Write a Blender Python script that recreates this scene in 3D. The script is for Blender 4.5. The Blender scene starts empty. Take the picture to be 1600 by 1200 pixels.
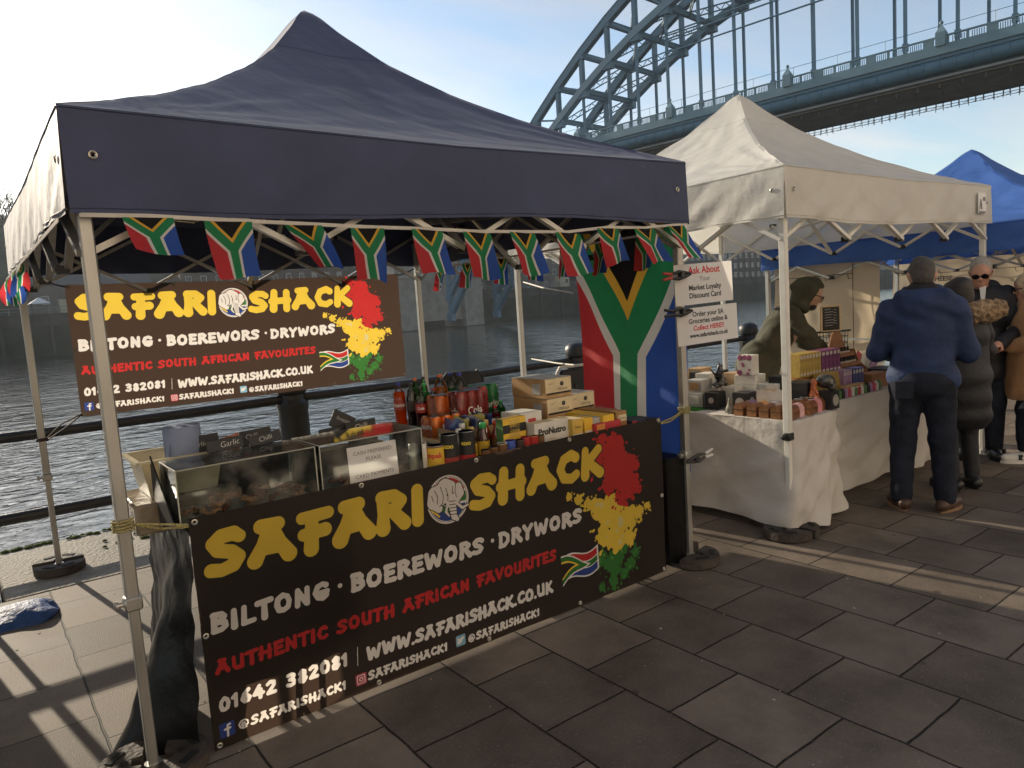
import bpy, bmesh, math, random
import numpy as np
from mathutils import Vector, Matrix, Euler

random.seed(7)
RNG = np.random.default_rng(5)
SC = bpy.context.scene
COL = SC.collection
R = math.radians

# ---------------------------------------------------------------- camera
_pos = Vector((-0.396, -2.857, 1.622)); _yaw, _pit, _rol = R(53.198), R(-6.29), R(-3.781)
_d = Vector((math.cos(_yaw)*math.cos(_pit), math.sin(_yaw)*math.cos(_pit), math.sin(_pit)))
_r = Vector((math.sin(_yaw), -math.cos(_yaw), 0)); _u = _r.cross(_d)
_r2 = _r*math.cos(_rol) + _u*math.sin(_rol); _u2 = -_r*math.sin(_rol) + _u*math.cos(_rol)
cam = bpy.data.cameras.new('camera'); cam.sensor_width = 36; cam.lens = 36*1151.4/1600
cam.clip_start = 0.05; cam.clip_end = 3000
cam_ob = bpy.data.objects.new('camera', cam); COL.objects.link(cam_ob)
cam_ob.matrix_world = Matrix(((_r2.x, _u2.x, -_d.x, _pos.x), (_r2.y, _u2.y, -_d.y, _pos.y), (_r2.z, _u2.z, -_d.z, _pos.z), (0, 0, 0, 1)))
SC.camera = cam_ob

# ---------------------------------------------------------------- sky, sun, exposure
SUN_AZ, SUN_EL = 99.1, 18.5
world = bpy.data.worlds.new('World'); SC.world = world; world.use_nodes = True
nt = world.node_tree; nt.nodes.clear()
wo = nt.nodes.new('ShaderNodeOutputWorld'); bg = nt.nodes.new('ShaderNodeBackground')
sky = nt.nodes.new('ShaderNodeTexSky'); sky.sky_type = 'NISHITA'; sky.sun_disc = False
sky.sun_elevation = R(SUN_EL); sky.sun_rotation = R(90-SUN_AZ)
sky.air_density = 1.0; sky.dust_density = 0.45; sky.ozone_density = 1.0
tc = nt.nodes.new('ShaderNodeTexCoord')
sep = nt.nodes.new('ShaderNodeSeparateXYZ'); nt.links.new(tc.outputs['Generated'], sep.inputs[0])
zz = nt.nodes.new('ShaderNodeMath'); zz.operation = 'ADD'; zz.inputs[1].default_value = 0.12; nt.links.new(sep.outputs[2], zz.inputs[0])
zm = nt.nodes.new('ShaderNodeMath'); zm.operation = 'MAXIMUM'; zm.inputs[1].default_value = 0.05; nt.links.new(zz.outputs[0], zm.inputs[0])
dx = nt.nodes.new('ShaderNodeMath'); dx.operation = 'DIVIDE'; nt.links.new(sep.outputs[0], dx.inputs[0]); nt.links.new(zm.outputs[0], dx.inputs[1])
dy = nt.nodes.new('ShaderNodeMath'); dy.operation = 'DIVIDE'; nt.links.new(sep.outputs[1], dy.inputs[0]); nt.links.new(zm.outputs[0], dy.inputs[1])
cmb = nt.nodes.new('ShaderNodeCombineXYZ'); nt.links.new(dx.outputs[0], cmb.inputs[0]); nt.links.new(dy.outputs[0], cmb.inputs[1])
mp = nt.nodes.new('ShaderNodeMapping'); mp.inputs['Rotation'].default_value = (0, 0, R(25)); mp.inputs['Scale'].default_value = (0.35, 0.95, 1)
nt.links.new(cmb.outputs[0], mp.inputs[0])
nz = nt.nodes.new('ShaderNodeTexNoise'); nz.inputs['Scale'].default_value = 1.5; nz.inputs['Detail'].default_value = 8; nz.inputs['Roughness'].default_value = 0.55
nz.inputs['Distortion'].default_value = 0.5
nt.links.new(mp.outputs[0], nz.inputs['Vector'])
cr = nt.nodes.new('ShaderNodeMapRange'); cr.inputs['From Min'].default_value = 0.42; cr.inputs['From Max'].default_value = 0.66
cr.inputs['To Min'].default_value = 0.08; cr.inputs['To Max'].default_value = 0.75
nt.links.new(nz.outputs[0], cr.inputs['Value'])
mixc = nt.nodes.new('ShaderNodeMix'); mixc.data_type = 'RGBA'
nt.links.new(cr.outputs[0], mixc.inputs['Factor']); nt.links.new(sky.outputs[0], mixc.inputs['A'])
bw = nt.nodes.new('ShaderNodeRGBToBW'); nt.links.new(sky.outputs[0], bw.inputs[0])
br = nt.nodes.new('ShaderNodeMath'); br.operation = 'MULTIPLY'; br.inputs[1].default_value = 1.2; nt.links.new(bw.outputs[0], br.inputs[0])
cw = nt.nodes.new('ShaderNodeCombineColor')
for i in range(3): nt.links.new(br.outputs[0], cw.inputs[i])
nt.links.new(cw.outputs[0], mixc.inputs['B'])
nt.links.new(mixc.outputs['Result'], bg.inputs[0]); bg.inputs[1].default_value = 0.068
nt.links.new(bg.outputs[0], wo.inputs[0])

_sd = Vector((math.cos(R(SUN_AZ))*math.cos(R(SUN_EL)), math.sin(R(SUN_AZ))*math.cos(R(SUN_EL)), math.sin(R(SUN_EL))))
sl = bpy.data.lights.new('sun', 'SUN'); sl.energy = 2.3; sl.angle = R(0.5); sl.color = (1.0, 0.86, 0.66)
so = bpy.data.objects.new('sun', sl); COL.objects.link(so); so.rotation_euler = _sd.to_track_quat('Z', 'Y').to_euler(); so.location = _sd*40
vs = SC.view_settings; vs.view_transform = 'Standard'; vs.look = 'None'; vs.gamma = 1.0; vs.exposure = 1.5
SC.cycles.max_bounces = 8; SC.cycles.transparent_max_bounces = 16
SC.cycles.sample_clamp_indirect = 4.0

# ---------------------------------------------------------------- helpers: materials
MATS = {}
def srgb(h):
    h = h.lstrip('#'); c = [int(h[i:i+2], 16)/255 for i in (0, 2, 4)]
    return tuple(x/12.92 if x <= 0.04045 else ((x+0.055)/1.055)**2.4 for x in c)
def mat(name, col, rough=0.6, spec=0.5, metal=0.0, var=0.12, vs=6.0, bump=0.0, bs=30.0, trans=0.0, transcol=None, sheen=0.0, stretch=None, see=0.0, coat=0.0):
    """principled surface with mottled colour, fine bump, optional light passing through"""
    if name in MATS: return MATS[name]
    m = bpy.data.materials.new(name); m.use_nodes = True; t = m.node_tree; n = t.nodes; L = t.links
    b = n['Principled BSDF']; out = n['Material Output']
    b.inputs['Roughness'].default_value = rough; b.inputs['Metallic'].default_value = metal
    b.inputs['Specular IOR Level'].default_value = spec
    b.inputs['Coat Weight'].default_value = coat
    if sheen: b.inputs['Sheen Weight'].default_value = sheen; b.inputs['Sheen Roughness'].default_value = 0.35
    c = n.new('ShaderNodeTexCoord'); vec = c.outputs['Object']
    if stretch:
        mp = n.new('ShaderNodeMapping'); mp.inputs['Scale'].default_value = stretch; L.new(vec, mp.inputs[0]); vec = mp.outputs[0]
    if var:
        z = n.new('ShaderNodeTexNoise'); z.inputs['Scale'].default_value = vs; z.inputs['Detail'].default_value = 6; L.new(vec, z.inputs['Vector'])
        r = n.new('ShaderNodeMapRange'); r.inputs['From Min'].default_value = 0.3; r.inputs['From Max'].default_value = 0.7
        r.inputs['To Min'].default_value = 1-var; r.inputs['To Max'].default_value = 1+var; L.new(z.outputs[0], r.inputs['Value'])
        h = n.new('ShaderNodeHueSaturation'); h.inputs['Color'].default_value = (*col, 1); L.new(r.outputs[0], h.inputs['Value'])
        cout = h.outputs[0]; L.new(cout, b.inputs['Base Color'])
        r2 = n.new('ShaderNodeMapRange'); r2.inputs['To Min'].default_value = max(0.02, rough-0.1); r2.inputs['To Max'].default_value = min(1, rough+0.1)
        L.new(z.outputs[0], r2.inputs['Value']); L.new(r2.outputs[0], b.inputs['Roughness'])
    else:
        b.inputs['Base Color'].default_value = (*col, 1); cout = None
    if bump:
        z2 = n.new('ShaderNodeTexNoise'); z2.inputs['Scale'].default_value = bs; z2.inputs['Detail'].default_value = 5; L.new(vec, z2.inputs['Vector'])
        bp = n.new('ShaderNodeBump'); bp.inputs['Strength'].default_value = bump; bp.inputs['Distance'].default_value = 0.02
        L.new(z2.outputs[0], bp.inputs['Height']); L.new(bp.outputs[0], b.inputs['Normal'])
    sh = b.outputs[0]
    if trans:
        tb = n.new('ShaderNodeBsdfTranslucent'); tb.inputs[0].default_value = (*(transcol or col), 1)
        if cout and not transcol: L.new(cout, tb.inputs[0])
        mx = n.new('ShaderNodeMixShader'); mx.inputs[0].default_value = trans; L.new(sh, mx.inputs[1]); L.new(tb.outputs[0], mx.inputs[2]); sh = mx.outputs[0]
    if see:
        tp = n.new('ShaderNodeBsdfTransparent'); tp.inputs[0].default_value = (*(transcol or (1, 1, 1)), 1)
        mx = n.new('ShaderNodeMixShader'); mx.inputs[0].default_value = see; L.new(sh, mx.inputs[1]); L.new(tp.outputs[0], mx.inputs[2]); sh = mx.outputs[0]
    L.new(sh, out.inputs[0]); MATS[name] = m; return m
def clear_mat(name, tint=(0.93, 0.96, 0.95), rough=0.05, f0=0.06, scratch=0.0):
    """thin clear plastic: see-through, reflecting more at a grazing view; scratches scatter light"""
    if name in MATS: return MATS[name]
    m = bpy.data.materials.new(name); m.use_nodes = True; t = m.node_tree; n = t.nodes; L = t.links; n.clear()
    out = n.new('ShaderNodeOutputMaterial'); tp = n.new('ShaderNodeBsdfTransparent'); tp.inputs[0].default_value = (*tint, 1)
    g = n.new('ShaderNodeBsdfGlossy'); g.inputs['Roughness'].default_value = rough
    f = n.new('ShaderNodeFresnel'); f.inputs[0].default_value = 1.45
    mx = n.new('ShaderNodeMixShader'); L.new(f.outputs[0], mx.inputs[0]); L.new(tp.outputs[0], mx.inputs[1]); L.new(g.outputs[0], mx.inputs[2])
    sh = mx.outputs[0]
    if scratch:
        c = n.new('ShaderNodeTexCoord'); z = n.new('ShaderNodeTexNoise'); z.inputs['Scale'].default_value = 9; z.inputs['Detail'].default_value = 8; L.new(c.outputs['Object'], z.inputs['Vector'])
        r = n.new('ShaderNodeMapRange'); r.inputs['From Min'].default_value = 0.45; r.inputs['From Max'].default_value = 0.75; r.inputs['To Max'].default_value = scratch; L.new(z.outputs[0], r.inputs['Value'])
        d = n.new('ShaderNodeBsdfDiffuse'); d.inputs[0].default_value = (0.7, 0.68, 0.62, 1)
        tl = n.new('ShaderNodeBsdfTranslucent'); tl.inputs[0].default_value = (0.7, 0.68, 0.62, 1)
        a = n.new('ShaderNodeMixShader'); L.new(d.outputs[0], a.inputs[1]); L.new(tl.outputs[0], a.inputs[2])
        m2 = n.new('ShaderNodeMixShader'); L.new(r.outputs[0], m2.inputs[0]); L.new(sh, m2.inputs[1]); L.new(a.outputs[0], m2.inputs[2]); sh = m2.outputs[0]
    L.new(sh, out.inputs[0]); MATS[name] = m; return m

# ---------------------------------------------------------------- helpers: meshes
def frame(p0, p1, up=(0, 0, 1)):
    d = (Vector(p1)-Vector(p0)); l = d.length; d = d/l if l > 1e-9 else Vector((0, 0, 1))
    u = Vector(up)
    if abs(d.dot(u)) > 0.99: u = Vector((0, 1, 0)) if abs(d.y) < 0.9 else Vector((1, 0, 0))
    a = d.cross(u).normalized(); b = a.cross(d)
    return d, a, b, l
class MB:
    def __init__(s): s.v = []; s.f = []; s.m = []
    def add(s, vs, fs, m=0, M=None):
        o = len(s.v)
        if M is not None: vs = [M @ Vector(p) for p in vs]
        s.v.extend([tuple(p) for p in vs]); s.f.extend([tuple(i+o for i in f) for f in fs])
        s.m.extend(m if isinstance(m, list) else [m]*len(fs)); return s
    def box(s, c, d, rz=0.0, m=0, M=None, ch=0.0):
        x, y, z = d[0]/2, d[1]/2, d[2]/2
        T = Matrix.Translation(c) @ Matrix.Rotation(rz, 4, 'Z')
        if M is not None: T = M @ T
        if ch > 0:      # chamfered
            vs = []; k = min(ch, x*.9, y*.9, z*.9)
            for sx in (-1, 1):
                for sy in (-1, 1):
                    for sz in (-1, 1):
                        vs += [(sx*x, sy*(y-k), sz*(z-k)), (sx*(x-k), sy*y, sz*(z-k)), (sx*(x-k), sy*(y-k), sz*z)]
            bm = bmesh.new(); bv = [bm.verts.new(p) for p in vs]; r = bmesh.ops.convex_hull(bm, input=bv)
            bm.verts.index_update(); V = [p.co.copy() for p in bm.verts]; F = [[q.index for q in f.verts] for f in bm.faces]; bm.free()
            return s.add(V, F, m, T)
        V = [(-x,-y,-z),(x,-y,-z),(x,y,-z),(-x,y,-z),(-x,-y,z),(x,-y,z),(x,y,z),(-x,y,z)]
        F = [(0,3,2,1),(4,5,6,7),(0,1,5,4),(1,2,6,5),(2,3,7,6),(3,0,4,7)]
        return s.add(V, F, m, T)
    def beam(s, p0, p1, w, h, m=0, up=(0,0,1)):
        d, a, b, l = frame(p0, p1, up); P0, P1 = Vector(p0), Vector(p1)
        V = []
        for P in (P0, P1):
            for sa, sb in ((-1,-1),(1,-1),(1,1),(-1,1)): V.append(P + a*(sa*w/2) + b*(sb*h/2))
        return s.add(V, [(3,2,1,0),(4,5,6,7),(0,1,5,4),(1,2,6,5),(2,3,7,6),(3,0,4,7)], m)
    def tube(s, pts, r, n=8, m=0, caps=True):
        pts = [Vector(p) for p in pts]; V = []; F = []; N = len(pts)
        rs = r if isinstance(r, (list, tuple)) else [r]*N
        prev = None
        for i, p in enumerate(pts):
            q0 = pts[max(i-1, 0)]; q1 = pts[min(i+1, N-1)]
            d, a, b, l = frame(q0, q1)
            if prev is not None:
                a = (prev - d*prev.dot(d)).normalized(); b = a.cross(d)
            prev = a
            for k in range(n):
                t = 2*math.pi*k/n; V.append(p + a*(math.cos(t)*rs[i]) + b*(math.sin(t)*rs[i]))
        for i in range(N-1):
            for k in range(n):
                k2 = (k+1) % n; F.append((i*n+k, i*n+k2, (i+1)*n+k2, (i+1)*n+k))
        if caps: F.append(tuple(range(n))[::-1]); F.append(tuple((N-1)*n+k for k in range(n)))
        return s.add(V, F, m)
    def lathe(s, prof, c=(0,0,0), n=20, m=0, M=None, mm=None):
        V = []; F = []; ms = []
        for r_, z in prof:
            for k in range(n):
                t = 2*math.pi*k/n; V.append((c[0]+r_*math.cos(t), c[1]+r_*math.sin(t), c[2]+z))
        for i in range(len(prof)-1):
            for k in range(n):
                k2 = (k+1) % n; F.append((i*n+k, i*n+k2, (i+1)*n+k2, (i+1)*n+k)); ms.append(mm[i] if mm else m)
        F.append(tuple(range(n))[::-1]); ms.append(mm[0] if mm else m)
        F.append(tuple((len(prof)-1)*n+k for k in range(n))); ms.append(mm[-1] if mm else m)
        return s.add(V, F, ms, M)
    def prism(s, poly, z0, z1, m=0, M=None):
        n = len(poly); V = [(x, y, z0) for x, y in poly] + [(x, y, z1) for x, y in poly]
        F = [tuple(range(n))[::-1], tuple(range(n, 2*n))] + [(i, (i+1) % n, n+(i+1) % n, n+i) for i in range(n)]
        return s.add(V, F, m, M)
    def sheet(s, fn, nu, nv, m=0, flip=False):
        V = []; F = []
        for j in range(nv+1):
            for i in range(nu+1): V.append(fn(i/nu, j/nv))
        for j in range(nv):
            for i in range(nu):
                a = j*(nu+1)+i; q = (a, a+1, a+nu+2, a+nu+1); F.append(q[::-1] if flip else q)
        return s.add(V, F, m)
    def build(s, name, mats, parent=None, bevel=0.0, sharp=38, smooth=True, thick=0.0):
        me = bpy.data.meshes.new(name); me.from_pydata(s.v, [], s.f)
        if not isinstance(mats, (list, tuple)): mats = [mats]
        for q in mats: me.materials.append(q)
        me.polygons.foreach_set('material_index', s.m)
        bm = bmesh.new(); bm.from_mesh(me)
        if bevel:
            es = [e for e in bm.edges if len(e.link_faces) == 2 and e.calc_face_angle(0) > 0.6]
            bmesh.ops.bevel(bm, geom=es, offset=bevel, segments=2, affect='EDGES', clamp_overlap=True)
        if thick: bmesh.ops.solidify(bm, geom=bm.faces[:], thickness=thick)
        else: bmesh.ops.recalc_face_normals(bm, faces=bm.faces[:])
        bm.to_mesh(me); bm.free()
        if smooth:
            me.shade_smooth(); me.set_sharp_from_angle(angle=R(sharp))
        me.update()
        o = bpy.data.objects.new(name, me); COL.objects.link(o)
        if parent: o.parent = parent
        return o
def tag(o, label=None, cat=None, group=None, kind=None):
    if label: o['label'] = label
    if cat: o['category'] = cat
    if group: o['group'] = group
    if kind: o['kind'] = kind
    return o
def thing(name, label, cat, loc=(0,0,0), rz=0.0, group=None):
    o = bpy.data.objects.new(name, None); COL.objects.link(o); o.empty_display_size = 0.1
    o.location = loc; o.rotation_euler = (0, 0, rz); return tag(o, label, cat, group)
def kids(o): return list(o.children)
def dup(root, loc, rz=None, label=None, group=None):
    def cp(o, par):
        c = o.copy(); COL.objects.link(c)
        if par: c.parent = par
        for k in kids(o): cp(k, c)
        return c
    r = cp(root, None); r.location = loc
    if rz is not None: r.rotation_euler = (0, 0, rz)
    if label: r['label'] = label
    if group: r['group'] = group
    return r

def structure(name, mb, mats, **k): return tag(mb.build(name, mats, **k), kind='structure')
_tcache = {}
def text_geo(body, size, bold=0.0, align='CENTER', space=1.0):
    k = (body, size, bold, align, space)
    if k in _tcache: return _tcache[k]
    c = bpy.data.curves.new('txt', 'FONT'); c.body = body; c.size = size; c.offset = bold; c.align_x = align; c.align_y = 'CENTER'; c.space_line = space; c.resolution_u = 3
    o = bpy.data.objects.new('txt', c); COL.objects.link(o)
    me = bpy.data.meshes.new_from_object(o.evaluated_get(bpy.context.evaluated_depsgraph_get()))
    V = [v.co.copy() for v in me.vertices]; F = [tuple(p.vertices) for p in me.polygons]
    bpy.data.objects.remove(o); bpy.data.curves.remove(c); bpy.data.meshes.remove(me)
    _tcache[k] = (V, F); return V, F
def plane_M(o, ux, uy):
    """matrix that lays local x,y on directions ux, uy at point o"""
    ux = Vector(ux).normalized(); uy = Vector(uy); uy = (uy-ux*uy.dot(ux)).normalized(); uz = ux.cross(uy)
    return Matrix(((ux.x,uy.x,uz.x,o[0]),(ux.y,uy.y,uz.y,o[1]),(ux.z,uy.z,uz.z,o[2]),(0,0,0,1)))
def hash2(x, y): return (math.sin(x*127.1+y*311.7)*43758.5453) % 1.0
def wob(x, y=0.0, z=0.0): return math.sin(x*1.7+y*2.3+.3)*.5+math.sin(x*3.1-y*1.9+z+1.2)*.3+math.sin(x*6.7+y*5.1+z*2)*.2
# ================================================================ setting: ground, quay edge, river, far bank
def paving_mat():
    m = bpy.data.materials.new('paving_slabs'); m.use_nodes = True; t = m.node_tree; n = t.nodes; L = t.links
    b = n['Principled BSDF']; b.inputs['Specular IOR Level'].default_value = 0.22
    c = n.new('ShaderNodeTexCoord'); s = n.new('ShaderNodeSeparateXYZ'); L.new(c.outputs['Object'], s.inputs[0])
    ax = n.new('ShaderNodeMath'); ax.operation = 'ADD'; ax.inputs[1].default_value = 20*0.436-2.955; L.new(s.outputs[0], ax.inputs[0])
    ay = n.new('ShaderNodeMath'); ay.operation = 'ADD'; ay.inputs[1].default_value = 60*0.465+0.54; L.new(s.outputs[1], ay.inputs[0])
    wn = n.new('ShaderNodeTexNoise'); wn.inputs['Scale'].default_value = 5.5; L.new(c.outputs['Object'], wn.inputs['Vector'])
    wm = n.new('ShaderNodeMath'); wm.operation = 'MULTIPLY_ADD'; wm.inputs[1].default_value = 0.016; wm.inputs[2].default_value = -0.008; L.new(wn.outputs[0], wm.inputs[0])
    ay2 = n.new('ShaderNodeMath'); ay2.operation = 'ADD'; L.new(ay.outputs[0], ay2.inputs[0]); L.new(wm.outputs[0], ay2.inputs[1])
    ax2 = n.new('ShaderNodeMath'); ax2.operation = 'ADD'; L.new(ax.outputs[0], ax2.inputs[0]); L.new(wm.outputs[0], ax2.inputs[1])
    v = n.new('ShaderNodeCombineXYZ'); L.new(ay2.outputs[0], v.inputs[0]); L.new(ax2.outputs[0], v.inputs[1])
    k = n.new('ShaderNodeTexBrick'); k.inputs['Scale'].default_value = 1; k.inputs['Brick Width'].default_value = 0.465; k.inputs['Row Height'].default_value = 0.436
    k.inputs['Mortar Size'].default_value = 0.006; k.inputs['Mortar Smooth'].default_value = 0.5; k.offset = 0.5; k.squash = 1
    k.inputs['Color1'].default_value = (0.115, 0.093, 0.074, 1); k.inputs['Color2'].default_value = (0.205, 0.168, 0.133, 1); k.inputs['Mortar'].default_value = (0.018, 0.015, 0.012, 1)
    L.new(v.outputs[0], k.inputs['Vector'])
    z = n.new('ShaderNodeTexNoise'); z.inputs['Scale'].default_value = 1.9; z.inputs['Detail'].default_value = 10; z.inputs['Roughness'].default_value = 0.65; L.new(c.outputs['Object'], z.inputs['Vector'])
    r = n.new('ShaderNodeMapRange'); r.inputs['From Min'].default_value = 0.3; r.inputs['From Max'].default_value = 0.72; r.inputs['To Min'].default_value = 0.5; r.inputs['To Max'].default_value = 1.35; L.new(z.outputs[0], r.inputs['Value'])
    h = n.new('ShaderNodeHueSaturation'); L.new(k.outputs['Color'], h.inputs['Color']); L.new(r.outputs[0], h.inputs['Value'])
    # small aggregate flecks and grit
    g = n.new('ShaderNodeTexNoise'); g.inputs['Scale'].default_value = 95; g.inputs['Detail'].default_value = 3; g.inputs['Roughness'].default_value = 0.7; L.new(c.outputs['Object'], g.inputs['Vector'])
    gr = n.new('ShaderNodeMapRange'); gr.inputs['From Min'].default_value = 0.60; gr.inputs['From Max'].default_value = 0.70; L.new(g.outputs[0], gr.inputs['Value'])
    gg = gr
    gg2 = n.new('ShaderNodeMath'); gg2.operation = 'MULTIPLY'; gg2.inputs[1].default_value = 0.75; L.new(gg.outputs[0], gg2.inputs[0])
    mx = n.new('ShaderNodeMix'); mx.data_type = 'RGBA'; mx.inputs['B'].default_value = (0.30, 0.26, 0.21, 1); L.new(gg2.outputs[0], mx.inputs['Factor']); L.new(h.outputs[0], mx.inputs['A'])
    # worn gum spots
    gu = n.new('ShaderNodeTexVoronoi'); gu.inputs['Scale'].default_value = 2.6; L.new(c.outputs['Object'], gu.inputs['Vector'])
    gur = n.new('ShaderNodeMapRange'); gur.inputs['From Min'].default_value = 0.04; gur.inputs['From Max'].default_value = 0.06; gur.inputs['To Min'].default_value = 0.75; gur.inputs['To Max'].default_value = 0; L.new(gu.outputs['Distance'], gur.inputs['Value'])
    mx2 = n.new('ShaderNodeMix'); mx2.data_type = 'RGBA'; mx2.inputs['B'].default_value = (0.045, 0.04, 0.035, 1); L.new(gur.outputs[0], mx2.inputs['Factor']); L.new(mx.outputs['Result'], mx2.inputs['A'])
    L.new(mx2.outputs['Result'], b.inputs['Base Color'])
    f = n.new('ShaderNodeTexNoise'); f.inputs['Scale'].default_value = 160; f.inputs['Detail'].default_value = 4; L.new(c.outputs['Object'], f.inputs['Vector'])
    f2 = n.new('ShaderNodeMath'); f2.operation = 'MULTIPLY'; f2.inputs[1].default_value = 0.35; L.new(f.outputs[0], f2.inputs[0])
    fa = n.new('ShaderNodeMath'); fa.operation = 'SUBTRACT'; L.new(f2.outputs[0], fa.inputs[0]); L.new(k.outputs['Fac'], fa.inputs[1])
    bp = n.new('ShaderNodeBump'); bp.inputs['Strength'].default_value = 0.75; bp.inputs['Distance'].default_value = 0.008; L.new(fa.outputs[0], bp.inputs['Height']); L.new(bp.outputs[0], b.inputs['Normal'])
    rr = n.new('ShaderNodeMapRange'); rr.inputs['To Min'].default_value = 0.55; rr.inputs['To Max'].default_value = 0.85; L.new(z.outputs[0], rr.inputs['Value']); L.new(rr.outputs[0], b.inputs['Roughness'])
    return m
def water_mat():
    m = bpy.data.materials.new('river_water'); m.use_nodes = True; t = m.node_tree; n = t.nodes; L = t.links
    b = n['Principled BSDF']; b.inputs['Base Color'].default_value = (0.012, 0.015, 0.012, 1); b.inputs['Roughness'].default_value = 0.07; b.inputs['IOR'].default_value = 1.33
    c = n.new('ShaderNodeTexCoord')
    hs = []
    for sx, sy, sc, det, w in ((0.8, 1.0, 0.55, 3, 1.0), (0.75, 1.0, 2.3, 5, 0.38), (1, 1, 0.09, 2, 0.9)):
        mp = n.new('ShaderNodeMapping'); mp.inputs['Scale'].default_value = (sx, sy, 1); mp.inputs['Rotation'].default_value = (0, 0, R(-32)); L.new(c.outputs['Object'], mp.inputs[0])
        z = n.new('ShaderNodeTexNoise'); z.inputs['Scale'].default_value = sc; z.inputs['Detail'].default_value = det; z.inputs['Distortion'].default_value = 0.6; L.new(mp.outputs[0], z.inputs['Vector'])
        w_ = n.new('ShaderNodeMath'); w_.operation = 'MULTIPLY'; w_.inputs[1].default_value = w; L.new(z.outputs[0], w_.inputs[0]); hs.append(w_)
    a = n.new('ShaderNodeMath'); L.new(hs[0].outputs[0], a.inputs[0]); L.new(hs[1].outputs[0], a.inputs[1])
    a2 = n.new('ShaderNodeMath'); L.new(a.outputs[0], a2.inputs[0]); L.new(hs[2].outputs[0], a2.inputs[1])
    bp = n.new('ShaderNodeBump'); bp.inputs['Strength'].default_value = 0.5; bp.inputs['Distance'].default_value = 0.26; L.new(a2.outputs[0], bp.inputs['Height']); L.new(bp.outputs[0], b.inputs['Normal'])
    return m
WZ = -2.6
mb = MB(); mb.sheet(lambda u, v: (-40+u*90, -30+v*(2.56+30), 0.0), 12, 12); structure('pavement', mb, paving_mat(), smooth=False)
# coping stones of the quay edge: uneven, each stone a little different
stone = mat('coping_stone', (0.25, 0.225, 0.185), 0.8, 0.4, var=0.35, vs=4.5, bump=0.9, bs=38)
moss = mat('moss', (0.07, 0.10, 0.02), 0.95, 0.2, var=0.4, vs=30, bump=1.0, bs=80)
wallm = mat('quay_stone', (0.13, 0.12, 0.10), 0.85, 0.3, var=0.35, vs=1.5, bump=0.8, bs=8)
mb = MB(); x = -40.0
while x < 50:
    w = 1.15+0.5*hash2(x, 3); e = 3.83+0.05*hash2(x, 5)
    mb.box((x+w/2, (2.575+e)/2, -0.25+0.012*hash2(x, 1)), (w-0.014, e-2.575, 0.5), ch=0.012); x += w
structure('quay_edge', mb, stone)
mb = MB()
for i in range(170):
    cx = -1+5.5*random.random(); cy = -2.4+4.8*random.random(); r_ = .003+.005*random.random()**2; mb.lathe([(r_, 0), (r_*.8, .0015), (r_*.2, .002)], (cx, cy, .001), 6)
tag(mb.build('grit', mat('grit_chip', (.38, .34, .28), .9)), 'small pale chips and crumbs scattered on the paving', 'grit', kind='stuff')
mb = MB(); mb.box((5, 3.2, -2.0), (90, 1.16, 3.2)); structure('quay_wall', mb, wallm)
mb = MB()
for i in range(150):
    cx = -1.2+2.4*random.random(); cy = 3.80+0.05*random.random() if random.random() < .7 else 3.3+random.random()*.4
    if cy < 3.7 and abs(cx-0.45) > .25: continue
    r_ = 0.012+0.03*random.random(); mb.lathe([(r_, 0), (r_*.8, .006), (r_*.3, .012)], (cx, cy, 0.008), 7)
tag(mb.build('moss', moss), 'patches of green moss on the stone river edge', 'moss', kind='stuff')
mb = MB(); mb.sheet(lambda u, v: (-250+u*700, 3.5+v*156, WZ), 20, 20); structure('river', mb, water_mat(), smooth=False)

# ---- railing and bollards along the edge
iron = mat('black_iron', (0.018, 0.018, 0.019), 0.42, 0.5, var=0.3, vs=14, bump=0.25, bs=60)
def bollard_mb():
    b = MB()
    b.lathe([(0.175, 0), (0.175, 0.05), (0.15, 0.09), (0.135, 0.12), (0.132, 0.80), (0.14, 0.82), (0.14, 0.86), (0.115, 0.885), (0.105, 0.90), (0.105, 0.935), (0.128, 0.95), (0.136, 0.975), (0.136, 1.03), (0.125, 1.065), (0.09, 1.095), (0.045, 1.11), (0.01, 1.113)], n=28)
    return b
BX = [-4.9, -1.48, 1.96, 5.41, 8.76, 12.2, 15.6]
names = ['black iron bollard far left beside the blue tarpaulin', 'black domed bollard on the edge left of the stall', 'black bollard behind the hanging upper banner', 'black domed bollard beside the big hanging flag', 'black domed bollard left of the stooping hooded vendor', 'black bollard behind the blue marquee', 'black bollard beyond the blue marquee']
b0 = None
for x, nm in zip(BX, names):
    if b0 is None:
        b0 = thing('bollard', nm, 'bollard', (x, 3.6, 0.0), group='bollards along the river edge'); post = bollard_mb().build('post', iron, b0)
        k = MB(); k.lathe([(0.09, 0.80), (0.09, 0.95)], n=6); 
    else: dup(b0, (x, 3.6, 0.0), label=nm)
rail = thing('railing', 'black tubular two-bar railing along the river edge', 'railing', (0, 3.6, 0))
for i in range(len(BX)-1):
    for z, r_ in ((0.90, 0.040), (0.30, 0.042)):
        m_ = MB(); n_ = 10
        m_.tube([(BX[i]+.1+(BX[i+1]-BX[i]-.2)*t/n_, 0, z-0.012*4*(t/n_)*(1-t/n_)*(1 if z > .5 else .6)) for t in range(n_+1)], r_, 12)
        m_.build('rail', iron, rail)

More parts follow.
